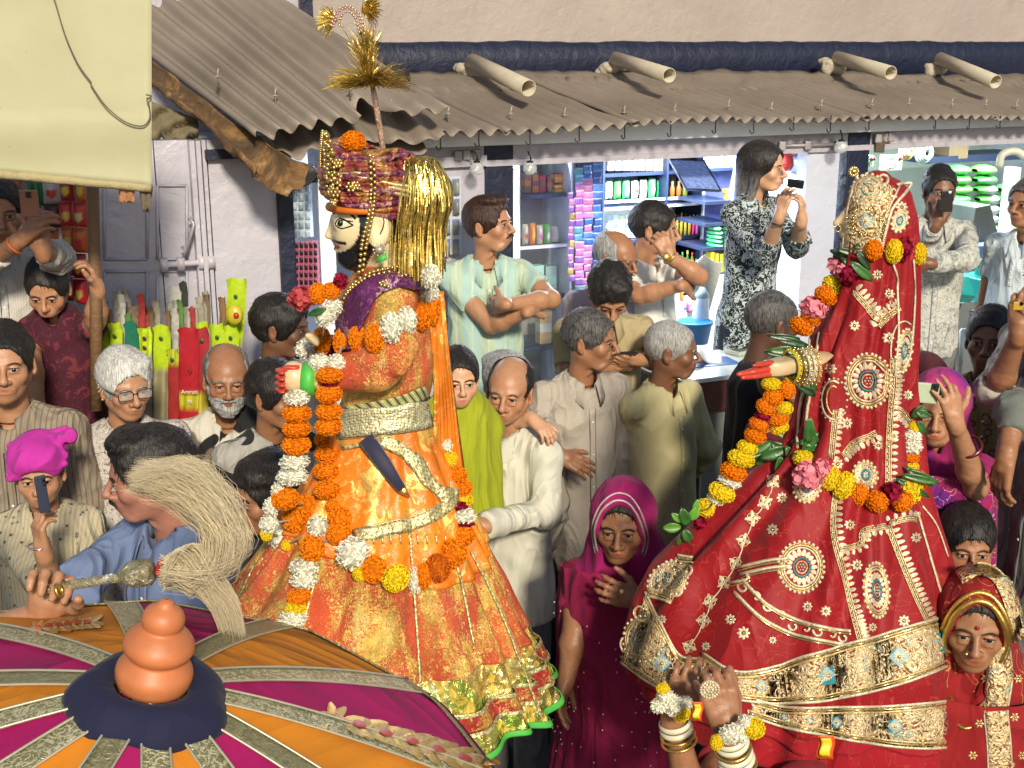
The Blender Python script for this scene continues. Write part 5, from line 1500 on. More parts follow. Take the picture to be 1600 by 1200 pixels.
t = MB(); t.tube(bez([at(x, y, BY - .022) for x, y in ((78, -20), (86, 2), (102, 55), (122, 100), (142, 128), (142, 132), (165, 165), (195, 190), (222, 197), (234, 185), (233, 165), (230, 156), (237, 150), (228, 148))], 60), .0022, 5)
tag(t.build('wire', flat('wirebrown', (.12, .10, .06), .5)), 'thin dark wire drooping in a loop across the cream banner', 'wire')

# pole and hanging snack strips
t = MB(); t.tube([at(143, 250, 4.38), at(150, 470, 4.38), at(150, 640, 4.38)], .022, 10)
tag(t.build('wooden_pole', wall_mat('polewood', (.20, .11, .05), (.5, .4, .3), .7, .6, 40)), 'brown wooden pole between the hanging snack packets and the lilac door', 'pole')
def snack(px, y0, y1, n, w, cols_, label, Y=4.72, twist=.3):
 q = at(px, y0, Y); root = empty('snack_strip', q, label, 'snack strip', 'strips of snack packets')
 for k in range(n):
  hp_ = (y1 - y0) / n; py = y0 + hp_ * (k + 1)
  c = at(px + rnd.uniform(-3, 3), py, Y + rnd.uniform(-.02, .02)); s_ = mpp(px, py, Y); base, sp_ = cols_[k % len(cols_)]
  mb = pouch(c, w * s_ * rnd.uniform(.9, 1.05), hp_ * s_ * .98, .05, base, vary(base, .5), (.82, 1), spot=sp_, rot=rnd.uniform(-twist, twist), n=8)
  mb.build('packet', PK, root, cols=True)
S1 = [((.55, .14, .02), (.6, .45, .05)), ((.50, .03, .03), (.6, .5, .2)), ((.55, .12, .02), (.55, .03, .03)), ((.48, .02, .04), (.65, .5, .1)), ((.5, .02, .03), (.6, .4, .1))]
S2 = [((.30, .02, .03), (.6, .45, .05)), ((.45, .03, .02), (.62, .45, .1)), ((.5, .1, .02), (.5, .4, .1)), ((.45, .02, .04), (.6, .5, .2))]
S3 = [((.45, .45, .47), (.5, .06, .03)), ((.08, .03, .03), (.4, .3, .3)), ((.5, .12, .03), (.7, .6, .5)), ((.45, .05, .03), (.5, .5, .5)), ((.15, .08, .25), (.5, .5, .5))]
S4 = [((.02, .16, .05), (.02, .10, .03)), ((.02, .14, .05), (.4, .35, .1)), ((.4, .4, .42), (.1, .2, .4)), ((.45, .44, .42), (.3, .3, .5))]
S5 = [((.5, .15, .05), (.6, .4, .3)), ((.42, .43, .46), (.3, .3, .4)), ((.1, .15, .3), (.4, .4, .4))]
snack(128, 275, 475, 5, 24, S1, 'rightmost strip of orange and red snack packets beside the pole')
snack(108, 275, 470, 5, 22, S2, 'second strip of dark red snack packets from the pole')
snack(84, 280, 470, 5, 30, S3, 'strip of silver and orange packets behind the hands with the copper phone', 4.8)
snack(58, 272, 470, 4, 26, S4, 'strip of dark green packets behind the copper phone', 4.86)
snack(32, 275, 470, 3, 24, S5, 'leftmost strip of orange and silver packets by the kurta man', 4.86)
snack(10, 275, 470, 3, 24, S3, 'strip of packets half hidden behind the man in the white kurta', 4.9)
snack(-14, 275, 470, 3, 24, S1, 'strip of packets cut by the left edge', 4.9)

# incense and snack stall: tall thin packets standing in a bin
st = empty('display_bin', at(265, 700, 4.66)[:2] + (.4,), 'dark wooden bin that holds the tall incense packets in front of the lilac door', 'bin')
c = at(265, 690, 4.66); t = MB(); t.box((c.x, 4.70, .87), (.62, .24, .94)); t.build('box', flat('bin', (.06, .04, .03), .7), st, smooth=False)
LIME, CLR, REDP, DKG = (.40, .55, .02), (.34, .33, .29), (.38, .02, .03), (.02, .16, .10)
def ipack(px, ytop, w, Y, base, label, lean=0.0, band=None, bandy=(0, .3), group='tall incense packets', clr=False, dots=True, ybot=690):
 c = at(px, ybot, Y); top = at(px + lean, ytop, Y); s_ = mpp(px, 600, Y); h = top.z - c.z
 ni, nj = 7, 16; mb = MB(); rs_ = np.random.RandomState(int(px))
 for sg in (-1, 1):
  P = np.zeros((ni, nj, 3)); C = np.zeros((ni, nj, 3))
  for i in range(ni):
   for j in range(nj):
    u, v_ = i / (ni - 1), j / (nj - 1)
    P[i, j] = c.lerp(top, v_) + Vector(((u - .5) * w * s_, sg * .008 * math.sin(math.pi * u) ** .5 * (1 - v_ ** 6) + .010 * math.sin(j * 1.3 + px) * (u - .5)- .03 * (v_ > .95) * (abs(u - .5) > .4), .004 * math.sin(i * 1.2 + px) * (v_ > .95)))
    cc = base if v_ > .62 or base is not LIME else (.26, .23, .13)
    if band and bandy[0] <= v_ <= bandy[1]: cc = band
    cc = vary(cc, 1 + .35 * math.sin(i * 2.4 + px) * (base is CLR or cc != base))
    C[i, j] = cc
  if sg > 0: P = P[::-1]; C = C[::-1]
  mb.grid(P, color=C)
 root = empty('incense_packet', c, label, 'packet', group)
 mb.build('wrapper', CLRM if clr else PKG, root, cols=True)
 if dots:
  for k, vv in enumerate((.9,) if not clr else (.92, .84)):
   p = c.lerp(top, vv) + Vector((0, -.021, 0)); t = MB()
   t.lathe([(0, .001), (.007, .001), (.008, 0)], p, (0, -1, 0), 12);
   t.build('round_print', flat('dotp' if not clr else 'dotc', (.03, .10, .02) if not clr else (.10, .02, .02), .4, bmp=0), root)
 return root
PKG = attr_mat('gloss_wrap', rough=.18, bmp=.8, bscale=14, var=.15, spec=.7)
CLRM = attr_mat('clear_wrap', rough=.15, bmp=.9, bscale=18, var=.35, spec=.8)
for (px, yt, w, Y, b, lab, kw) in (
 (163, 470, 16, 4.78, (.45, .45, .42), 'white packet with round dark prints, leftmost in the back row', {}),
 (192, 452, 26, 4.80, CLR, 'clear packet with printed letters second in the back row', dict(clr=True)),
 (210, 478, 20, 4.78, (.25, .2, .14), 'brownish clear packet in the back row', dict(clr=True, dots=False)),
 (238, 480, 18, 4.78, (.20, .10, .06), 'dark brown packet in the back row', dict(clr=True, dots=False)),
 (228, 492, 20, 4.72, (.3, .06, .05), 'packet with reddish label behind the lime ones', dict(clr=True, dots=False)),
 (272, 446, 20, 4.80, (.5, .5, .46), 'tall white topped packet with a round logo leaning by the bolt', dict(lean=4)),
 (288, 440, 12, 4.80, (.05, .05, .05), 'narrow black packet beside the white topped one', dict(dots=False)),
 (262, 470, 20, 4.76, CLR, 'clear shiny packet leaning left in the middle', dict(clr=True, lean=10, dots=False)),
 (292, 478, 22, 4.75, CLR, 'clear shiny packet in the middle of the bin', dict(clr=True, lean=8, dots=False)),
 (318, 462, 22, 4.78, (.33, .31, .25), 'clear packet of sticks right of the middle', dict(clr=True, dots=False)),
 (335, 475, 16, 4.76, (.40, .05, .06), 'red and white packet beside the tall lime one', dict(dots=False, lean=18)),
 (168, 505, 18, 4.66, LIME, 'lime green packet at the left end of the front row', dict(lean=-8)),
 (184, 504, 20, 4.65, LIME, 'second lime green packet in the front row', dict(lean=-3)),
 (206, 503, 22, 4.66, DKG, 'dark green packet in the front row', dict(dots=False)),
 (228, 512, 20, 4.64, (.30, .27, .20), 'clear packet with lime top in the front row', dict(clr=True, band=LIME, bandy=(.8, 1))),
 (250, 508, 26, 4.63, LIME, 'broad glossy lime packet right above the white haired man', dict(band=(.25, .24, .18), bandy=(0, .25), lean=4)),
 (271, 545, 17, 4.60, (.30, .03, .03), 'tall narrow red box with lime cap in the front row', dict(band=(.38, .42, .03), bandy=(.86, 1))),
 (295, 512, 30, 4.61, REDP, 'broad red packet with yellow middle and white lettering', dict(band=(.45, .42, .03), bandy=(.28, .45), dots=False)),
 (317, 512, 20, 4.63, (.34, .03, .04), 'red and gold striped packet right of the broad red one', dict(band=(.45, .4, .05), bandy=(.2, .4))),
 (318, 503, 20, 4.68, LIME, 'lime packet top showing above the red packets', {}),
 (341, 506, 20, 4.64, LIME, 'lime packet left above the bearded man', {}),
 (362, 507, 22, 4.65, LIME, 'lime packet right above the bearded man', {}),
 (352, 435, 30, 4.74, LIME, 'tallest lime packet leaning right at the end of the bin', dict(lean=20)),
): ipack(px, yt, w, Y, b, lab, **kw)
for k in range(14):
 xx = 158 + 14.6 * k + rnd.uniform(-4, 4); cc_ = [(.30, .28, .22), (.22, .13, .07), (.42, .41, .38), (.10, .22, .06), (.34, .05, .05), (.16, .12, .08)][k % 6]
 ipack(xx, rnd.uniform(455, 495), rnd.uniform(7, 11), 4.70, cc_, nth(k, 14, 'thin wrapped stick bundle at the back of the incense bin'), lean=rnd.uniform(-9, 9), clr=k % 2 == 0, dots=False)
t = MB(); q = at(366, 492, 4.62); t.sphere(q, (.035, .02, .04), 10, 8, color=(.5, .42, .03)); t.sphere(q + Vector((.01, -.014, 0)), (.012, .01, .014), 8, 6, color=(.4, .03, .02)); tag(t.build('toy_packet', PK, cols=True), 'small yellow and red packet stuck between the lime packets', 'packet')
def text(s_, loc, size, mat, label=None, cat=None, parent=None, rot=(R(90), 0, 0), name='lettering'):
 cu = bpy.data.curves.new(name, 'FONT'); cu.body = s_; cu.size = size; cu.extrude = .0006; cu.align_x = 'CENTER'; cu.materials.append(mat)
 o = bpy.data.objects.new(name, cu); col.objects.link(o); bpy.context.view_layer.update()
 me = bpy.data.meshes.new_from_object(o.evaluated_get(bpy.context.evaluated_depsgraph_get())); bpy.data.objects.remove(o)
 o = bpy.data.objects.new(name, me); o.location = loc; o.rotation_euler = rot; col.objects.link(o)
 if parent: o.parent = parent; o.location = Vector(loc) - parent.location
 return tag(o, label, cat)
INK = flat('ink_white', (.7, .7, .7), .5, bmp=0)
text('Amruti', at(296, 615, 4.575), .022, INK, 'small white lettering on the broad red packet', 'lettering')
text('70', at(296, 630, 4.575), .02, INK, 'small white number on the broad red packet', 'lettering')
text('9', at(297, 583, 4.575), .035, flat('ink_red', (.3, .02, .02), .5, bmp=0), 'dark red numeral on the yellow part of the broad red packet', 'lettering')
# cloth patterns
def pat_noise(c2, thr=.55, scale=16, sharp=.02, dist=1.5, detail=3):
 def f(nt, v, base):
  n = noisef(nt, v, scale, detail, .5, dist)
  return mixc(nt, ramp(nt, n, [(thr - sharp, (0, 0, 0)), (thr + sharp, (1, 1, 1))]), base, c2)
 return f
def pat_curl(c2, scale=22, w=.035, c3=None):
 """thin curling lines like a scroll print"""
 def f(nt, v, base):
  n = noisef(nt, v, scale, 1.5, .5, 2.2)
  c = mixc(nt, ramp(nt, n, [(.5 - w, (0, 0, 0)), (.5 - w * .5, (1, 1, 1)), (.5 + w * .5, (1, 1, 1)), (.5 + w, (0, 0, 0))]), base, c2)
  if c3:
   n2 = noisef(nt, v, scale * .7, 2, .5, 1.0)
   c = mixc(nt, ramp(nt, n2, [(.58, (0, 0, 0)), (.61, (1, 1, 1))]), c, c3)
  return c
 return f
def pat_stripe(cs, scale=60, axis='X', width=.3, yaw=0):
 def f(nt, v, base):
  vv = coords(nt, rot=(0, 0, R(-yaw)))
  w = N(nt, 'ShaderNodeTexWave', wave_type='BANDS', bands_direction=axis, i_Scale=scale / 6.283 * 2, i_Distortion=.25)
  w.inputs['Detail Scale'].default_value = 2
  nt.links.new(vv, w.inputs['Vector'])
  return mixc(nt, ramp(nt, w.outputs['Fac'], [(width - .05, (1, 1, 1)), (width + .05, (0, 0, 0))]), base, cs)
 return f
def pat_multi(*fs):
 def f(nt, v, base):
  for g_ in fs: base = g_(nt, v, base)
  return base
 return f
def pat_vor(c2, scale=30, r=.25, feature='F1'):
 def f(nt, v, base):
  n = N(nt, 'ShaderNodeTexVoronoi', feature=feature, i_Scale=scale); nt.links.new(v, n.inputs['Vector'])
  return mixc(nt, ramp(nt, n.outputs['Distance'], [(r - .04, (1, 1, 1)), (r + .04, (0, 0, 0))]), base, c2)
 return f
def phone(px, py, Y, wpx, hpx, c, label, face=(0, -1, 0), roll=0, cam_side=1, thick=.009):
 q = at(px, py, Y); s_ = mpp(px, py, Y); f = Vector(face).normalized()
 M = f.to_track_quat('-Y', 'Z').to_matrix() @ Matrix.Rotation(R(roll), 3, 'Y')
 root = empty('phone', q, label, 'phone')
 t = MB(); t.box(q, (wpx * s_, thick, hpx * s_), rot=M); b = t.build('phone_body', flat('phone%s' % str(c), c, .25, bmp=0, var=.02), root, smooth=False); add_bevel(b, .0038, 3)
 t = MB(); l = M @ Vector((cam_side * wpx * s_ * .28, -thick * .7, hpx * s_ * .33)); t.box(q + l, (wpx * s_ * .3 if wpx < hpx else hpx * s_ * .36, .003, hpx * s_ * .22 if wpx < hpx else hpx * s_ * .4), rot=M)
 cb = t.build('camera_bump', flat('camb', (.02, .02, .025), .2, bmp=0), root, smooth=False); add_bevel(cb, .001)
 t = MB()
 for k in (-1, 1): t.lathe([(0, .0), (.0042, 0), (.0042, .002), (0, .002)], q + l + M @ Vector((0, -.0015, k * hpx * s_ * .055)), -(M @ Vector((0, 1, 0))), 10)
 t.build('lens', flat('lensd', (.01, .01, .02), .08, bmp=0), cb)
 return root
def bangle(c, axis, r, w, mat, name, label, cat='bangle', parent=None, group=None):
 t = MB(); ax = Vector(axis).normalized(); q = ax.to_track_quat('Z', 'Y').to_matrix()
 t.lathe([(r, -w / 2), (r + .004, -w / 3), (r + .005, 0), (r + .004, w / 3), (r, w / 2), (r - .001, 0), (r, -w / 2)], c, ax, 32)
 o = t.build(name, mat, parent)
 return tag(o, label, cat, group) if parent is None else o
GOLD = flat('gold_metal', (.62, .40, .10), .3, .85, var=.15, bmp=.3, bscale=160)
PALEGOLD = flat('pale_gold', (.66, .52, .26), .35, .6, var=.2, bmp=.4, bscale=200)

DARKP = fabric('dark_trousers', (.035, .035, .042), fold=.4); GREYP = fabric('grey_trousers', (.12, .125, .13), fold=.5); BLKP = fabric('black_trousers', (.012, .012, .014), fold=.3)
W_ = lambda px, py, Y: tuple(at(px, py, Y))

# man in the teal polo, arms crossed
pt = person('man in teal and pale yellow striped polo, arms crossed, looking right beside the navy pillar', (764, 352, 5.3), s=.98, yaw=62, pitch=-6, byaw=12, skin='mid', hair='quiff', hairc='brown', moustache='black', stubble=.3, ground=.4,
 top='polo', topm=fabric('teal_polo', (.36, .52, .47), fold=.35, pattern=pat_multi(pat_stripe((.41, .51, .38), 7, 'X', .34), pat_stripe((.50, .58, .44), 14, 'X', .02))), pants=DARKP, fat=1.05, shw=1.04,
 arms=[dict(e=W_(768, 508, 5.14), w=W_(826, 486, 5.04), d=(.3, .9, .2), n=(0, -1, .2), curl=.9), dict(e=W_(862, 468, 5.16), w=W_(788, 476, 5.0), d=(-.5, .8, -.2), n=(-.6, -1, 0), curl=.8, side=1)])
# old bald man, mauve shirt
person('old bald man with grey fringe in mauve shirt, behind the man checking a phone', (962, 402, 5.45), s=.96, yaw=52, pitch=12, byaw=30, skin='brown', hair='rim', hairc='silver', age=1.3, ground=.4, nose=1.15,
 top='shirt', topm=fabric('mauve_shirt', (.34, .29, .33)), pants=GREYP, stubble=.4)
# white T-shirt man
person('man in white T-shirt with gold watch, hand at his chin, looking right', (1022, 358, 5.62), s=1.0, yaw=74, pitch=4, byaw=45, skin='mid', hair='short', hairc='black', moustache='black', ground=.4, fat=1.1, stubble=.3,
 top='polo', topm=fabric('white_tee', (.66, .66, .62), fold=.35), pants=GREYP, collar=True, placket=True,
 arms=[dict(e=W_(1000, 462, 5.35), w=W_(1066, 446, 5.27), d=(.5, .9, 0), n=(.5, -.6, .6), curl=.95), dict(e=W_(1092, 432, 5.28), w=W_(1048, 402, 5.24), d=(-.5, .15, .85), n=(.3, -1, .2), curl=.85, side=1)])
bangle(at(1046, 402, 5.24), (at(1092, 432, 5.28) - at(1048, 402, 5.24)), .030, .012, GOLD, 'wrist_watch', 'gold wrist watch on the raised arm of the man in the white T-shirt', 'watch')
t = MB(); q = at(1041, 401, 5.19); t.lathe([(0, .004), (.015, .004), (.018, 0), (.018, -.008)], q, (0, -1, .3), 16); tag(t.build('watch_dial', GOLD), 'round gold dial of the watch under the chin', 'watch')
# khaki man with phone
person('man in khaki polo with bowed head and thick black hair, checking his phone', (952, 458, 5.08), s=1.0, yaw=8, pitch=38, byaw=8, skin='mid', hair='thick', hairc='black', ground=.0, fat=1.05, hairline=-.004,
 top='polo', topm=fabric('khaki_polo', (.38, .31, .17), fold=.35), pants=DARKP,
 arms=[dict(e=W_(890, 610, 5.05), w=W_(952, 573, 4.98), d=(.8, -.1, .1), n=(-.2, -.6, -.7), curl=.5), dict(e=W_(1026, 562, 5.1), w=W_(1000, 562, 4.96), d=(-.8, -.3, .05), n=(.1, -.7, -.6), curl=.55)])
phone(980, 552, 4.90, 34, 12, (.02, .02, .022), 'black phone held level by the man in the khaki polo', face=(0, -.5, -.8), roll=-12)
# striped shirt man
person('man in finely striped cream shirt with greying hair, looking right, hand at his waist', (922, 532, 4.82), s=1.0, yaw=66, pitch=2, byaw=22, skin='brown', hair='short', hairc='salt', moustache='salt', age=.6, ground=.0, stubble=.4,
 top='shirt', topm=fabric('cream_stripe', (.48, .43, .36), pattern=pat_stripe((.30, .26, .22), 380, 'X', .3)), pants=DARKP, hem=1.2, nose=1.15,
 arms=[dict(e=W_(842, 655, 4.75), w=W_(874, 712, 4.55), d=(.85, -.1, -.35), n=(.2, -.7, .6), curl=.3, side=-1, cuff=.8), dict(e=W_(972, 690, 4.9), w=W_(960, 770, 4.85))])
# yellow shirt man
person('old man in plain yellow shirt with cropped white hair, hands behind his back', (1050, 548, 4.92), s=.99, yaw=76, pitch=2, byaw=38, skin='dark', hair='crop', hairc='silver', age=1.1, ground=.0, fat=1.08, stubble=.5,
 top='shirt', topm=fabric('yellow_shirt', (.50, .45, .24), fold=.3), pants=DARKP, hem=1.22,
 arms=[dict(e=W_(968, 690, 5.0), w=W_(1000, 745, 5.25)), dict(e=W_(1104, 700, 5.05), w=W_(1075, 750, 5.3))])
# white shirt man holding a girl
person('silver haired person half hidden behind the white shirt man and the girl', (790, 600, 4.62), s=1.0, yaw=-150, skin='mid', hair='white', hairc='silver', ground=.0, top='shirt', topm=fabric('dull_cream', (.4, .36, .28)), pants=DARKP, eyes=False)
person('man in white shirt holding the girl in green, balding, looking at the camera', (796, 612, 4.22), s=1.0, yaw=-12, pitch=2, roll=4, byaw=-38, skin='mid', hair='rim', hairc='black', moustache=None, age=1.1, ground=.0, browc='salt', stubble=.35, nose=1.1,
 top='shirt', topm=fabric('white_shirt', (.58, .57, .48), fold=.4), pants=GREYP, hem=1.1,
 arms=[dict(e=W_(715, 770, 4.1), w=W_(700, 800, 3.95)), dict(e=W_(852, 800, 4.1), w=W_(752, 822, 3.86), d=(-1, 0, .1), n=(0, -.8, .5), curl=.4)])
t = MB(); q = at(766, 747, 3.98); t.tube([q + Vector((0, 0, .035)), q - Vector((0, 0, .045))], .0045, 8); tag(t.build('pen', flat('penb', (.02, .03, .04), .3)), 'dark pen in the chest pocket of the white shirt man', 'pen')
person('little girl in lime green dress held in his arm, dark hair tied back', (716, 592, 4.02), s=.84, yaw=12, pitch=2, byaw=5, skin='light', fem=1, child=1, hair='ponytail', hairline=.004, hairc='black', ground=.95, legs=False,
 top='frock', topm=fabric('lime_dress', (.30, .34, .015), fold=.4), hem=1.5, collar=False, placket=False, neckopen=.45, shw=1.05,
 arms=[dict(e=W_(690, 690, 3.95), w=W_(700, 740, 3.85)), dict(e=W_(775, 665, 4.3), w=W_(832, 655, 4.18), d=(.5, -.5, -.3), n=(.3, -.5, .8), curl=.5)])
# woman in magenta sari
pw = person('woman in magenta sequinned sari and veil, hand on her chest, facing the camera', (972, 816, 3.58), s=1.02, yaw=-12, pitch=3, byaw=-18, skin='brown', fem=1, age=1.0, hair='sleek', hairc='black', ground=0, w=1.04,
 top='blouse', topm=fabric('magenta_sari', (.24, .008, .055), fold=.4), hem=1.0, collar=False, placket=False, neckopen=1.1, fat=1.15,
 arms=[dict(e=W_(900, 985, 3.55), w=W_(885, 1060, 3.5), hide=0), dict(e=W_(1035, 965, 3.5), w=W_(1002, 938, 3.38), d=(-.9, -.1, .3), n=(.1, -1, .2), curl=.45, side=1)])
MAG = _mats[('fab', 'magenta_sari')]
VMAG = fabric('magenta_veil', (.32, .010, .115), fold=.35)
veil(pw, VMAG, flat('silver_trim', (.6, .5, .5), .35, .5, bscale=300, bmp=.6), drop=.26, open_=1.04)
def sari_wrap(p, mat, z0, z1, rx, ry, name='sari', ang=(0, 360), tilt=0, amp=.008, nfold=26, flare=1.2, frontz=0):
 """draped cloth column around the body"""
 ni, nj = 121, 26; P = np.zeros((ni, nj, 3)); c0 = (p['NB'] * .3 + p['hip'] * .7); B = p['B']
 for i in range(ni):
  a = R(ang[0] + (ang[1] - ang[0]) * i / (ni - 1))
  for j in range(nj):
   v_ = j / (nj - 1); z = z0 + (z1 - z0) * v_ + tilt * math.sin(a) * (1 - v_)
   fl = 1 + (flare - 1) * v_
   w = amp * (math.sin(nfold * a + 3 * math.sin(2 * a)) * (.3 + v_)) + .012 * noise.noise((a * 2, v_ * 4, z0))
   l = v3((rx * fl + w) * math.cos(a), (ry * fl + w) * math.sin(a), 0)
   q = v3(c0[0], c0[1], z) + B @ l; P[i, j] = q
 t = MB(); t.grid(P); return t.build(name, mat, p['root'], thick=.004)
sari_wrap(pw, MAG, pw['NB'][2] - .33, .06, .185, .16, flare=1.45)
o_ = sari_wrap(pw, MAG, pw['NB'][2] - .02, pw['NB'][2] - .52, .205, .155, name='sari_drape', ang=(95, 330), tilt=-.05, amp=.004, flare=1.05)
def beads_on(p, n, z0, z1, rx, ry, mat, r=.0028, seed=0, name='sequin', parent=None):
 t = MB(); rs_ = np.random.RandomState(seed); B = p['B']; c0 = (p['NB'] * .3 + p['hip'] * .7)
 for k in range(n):
  a = R(rs_.uniform(190, 350)); z = rs_.uniform(z1, z0)
  l = v3(rx * math.cos(a), ry * math.sin(a), 0); t.sphere(v3(c0[0], c0[1], z) + B @ l, r, 6, 4)
 o = t.build(name, mat, parent or p['root']); o['kind'] = 'stuff'; return o
beads_on(pw, 90, pw['NB'][2] - .1, .5, .222, .19, flat('pinkbead', (.75, .5, .45), .2, .4, bmp=0), .0032, 3)
def necklace(p, mat, r=.0032, drop=.10, n=3, name='necklace', out=0):
 t = MB()
 for k in range(n):
  dz = drop * (.6 + .4 * k / max(1, n - 1)); pts = []
  for i in range(25):
   a = R(-75 + 150 * i / 24); l = v3(math.sin(a) * .07, -math.cos(a) * .065 - (.05 + out) * math.cos(a) ** 2 * (.7 + .3 * k / n), 0)
   pts.append(p['NB'] + p['B'] @ l * p['s'] + v3(0, 0, -.0 - dz * math.cos(a) ** 2 * p['s']))
  t.tube(pts, r, 6)
 o = t.build(name, mat, p['root']); return o
necklace(pw, PALEGOLD, .0032, .115)
t = MB(); t.sphere(at(972, 925, 3.31), .009, 8, 6); t.build('ring', PALEGOLD, pw['root'])

# woman filming, black and white top
FL = fabric('floral_black', (.012, .02, .025), fold=.35, pattern=pat_multi(pat_curl((.55, .62, .62), 26, .05, (.5, .58, .6)), pat_curl((.012, .02, .025), 60, .03)))
pl = person('young woman in black and white floral top with long ombre hair, filming with a phone', (1192, 262, 5.72), s=.93, yaw=60, pitch=2, byaw=38, skin='light', fem=1, hair='long', hairc='ombre', ground=.716, fat=1.0, w=1.03,
 top='kurta', topm=FL, pants=fabric('navy_jeans', (.012, .016, .03), fold=.3), hem=1.22, collar=False, placket=False, neckopen=1.0,
 arms=[dict(e=W_(1196, 398, 5.5), w=W_(1218, 338, 5.32), d=(.25, .05, 1), n=(-.8, -.6, .1), curl=.35, cuff=.45, side=-1), dict(e=W_(1246, 385, 5.62), w=W_(1252, 345, 5.42), d=(0, .0, 1), n=(.9, -.5, .1), curl=.6, cuff=.45, side=1)])
phone(1243, 287, 5.25, 27, 13, (.015, .015, .018), 'black phone held sideways by the woman in the floral top', face=(-.55, -.8, 0), roll=4)
bangle(at(1216, 350, 5.34), (0.1, 0, 1), .029, .006, flat('blackband', (.01, .01, .01), .5), 'wrist_band', 'thin black band on the wrist of the woman filming', 'bracelet')
necklace(pl, PALEGOLD, .0018, .05, 1)

# man with phone in front of the rice bags
person('man in white shirt with grey leaf print filming with a dark phone, other arm folded', (1468, 298, 6.25), s=1.0, yaw=-4, pitch=2, byaw=-4, skin='dark', hair='short', hairc='black', moustache='black', ground=.4, w=.96, stubble=.3,
 top='shirt', topm=fabric('leaf_shirt', (.50, .50, .46), pattern=pat_multi(pat_curl((.16, .17, .16), 20, .02), pat_noise((.26, .28, .25), .6, 30, .015))), pants=fabric('grey_jeans', (.14, .145, .14), fold=.6), hem=1.02,
 arms=[dict(e=W_(1440, 398, 5.95), w=W_(1462, 352, 5.8), d=(.35, -.05, 1), n=(-.2, -1, .2), curl=.7, side=-1), dict(e=W_(1510, 405, 6.0), w=W_(1452, 412, 5.82), d=(-1, .1, .1), n=(0, -1, .3), curl=.4)])
phone(1479, 314, 5.72, 20, 34, (.012, .012, .014), 'black phone with a white heart held upright in front of his face', cam_side=-1)
t = MB(); q = at(1484, 301, 5.71)
t.add([tuple(q + Vector((x, -.002, z))) for x, z in ((0, -.008), (.008, .001), (.006, .007), (.002, .007), (0, .004), (-.002, .007), (-.006, .007), (-.008, .001))], [tuple(range(8))])
tag(t.build('heart_sticker', flat('heartw', (.8, .8, .8), .4, bmp=0), thick=.0006), 'small white heart sticker on the black phone', 'sticker')
person('grey haired man in white checked shirt cut off by the right edge', (1606, 318, 6.0), s=1.0, yaw=-55, skin='brown', hair='short', hairc='salt', ground=.4, fat=1.15,
 top='polo', topm=fabric('check_white', (.60, .66, .68), pattern=pat_multi(pat_stripe((.45, .55, .6), 90, 'X', .12), pat_stripe((.45, .55, .6), 90, 'Z', .12))), pants=DARKP, byaw=-50)

# behind the bride figure's hand
person('grey cropped man with dark neck in black, turned away behind the bride figure', (1206, 505, 4.62), s=1.0, yaw=112, pitch=8, byaw=75, skin='deep', hair='crop', hairc='salt', ground=0, top='shirt', topm=fabric('black_shirt', (.010, .010, .011), fold=.2), pants=DARKP, collar=False)
pr = person('person in plain deep red behind the orange and yellow garland', (1232, 605, 4.1), s=.92, yaw=95, skin='dark', fem=1, hair='sleek', hairc='black', ground=0, top='blouse_long', topm=fabric('deep_red', (.19, .012, .018), fold=.25), hem=1.2, pants=DARKP, collar=False, placket=False, shw=1.15, fat=1.2)

# right hand group
person('boy in patterned olive and maroon kurta looking up to the left', (1546, 532, 4.3), s=.98, yaw=-28, pitch=-3, byaw=-20, skin='dark', hair='short', hairc='black', ground=0, child=.5,
 top='kurta', topm=fabric('honey_kurta', (.26, .19, .07), fold=.3, pattern=pat_multi(pat_vor((.17, .04, .035), 26, .42), pat_vor((.30, .24, .10), 26, .26), pat_vor((.10, .09, .03), 26, .12))), pants=BLKP, collar='band', arms=[None, dict(e=W_(1590, 730, 4.4), w=W_(1575, 790, 4.2))])
person('man with raised arms and white shirt sleeve taking a picture at the right edge', (1652, 440, 3.95), s=1.0, yaw=-78, skin='brown', hair='thick', hairc='black', ground=0, fat=1.1,
 top='shirt', topm=fabric('white_crumple', (.50, .47, .40), fold=.8), pants=fabric('olive_grey', (.085, .095, .095), fold=.5), byaw=-60,
 arms=[dict(e=W_(1556, 612, 3.75), w=W_(1592, 520, 3.6), d=(0, 0, 1), n=(-.6, -.7, 0), curl=.7, cuff=.15), dict(e=W_(1640, 600, 3.7), w=W_(1625, 520, 3.6), d=(0, 0, 1), curl=.7)])
phone(1590, 478, 3.5, 16, 14, (.45, .28, .03), 'orange cornered device held up by the man at the right edge', cam_side=1)
person('man in grey green shirt with rolled white cuff, arm hanging, at the right edge', (1672, 545, 3.7), s=1.02, yaw=-70, skin='brown', hair='short', hairc='black', ground=0, byaw=-80,
 top='shirt', topm=fabric('grey_green', (.15, .165, .15), fold=.4), pants=fabric('black_t', (.01, .01, .012)),
 arms=[dict(e=W_(1588, 640, 3.55), w=W_(1572, 715, 3.45), d=(-.1, 0, -1), n=(-1, -.3, 0), curl=.4, cuff=.55), None])
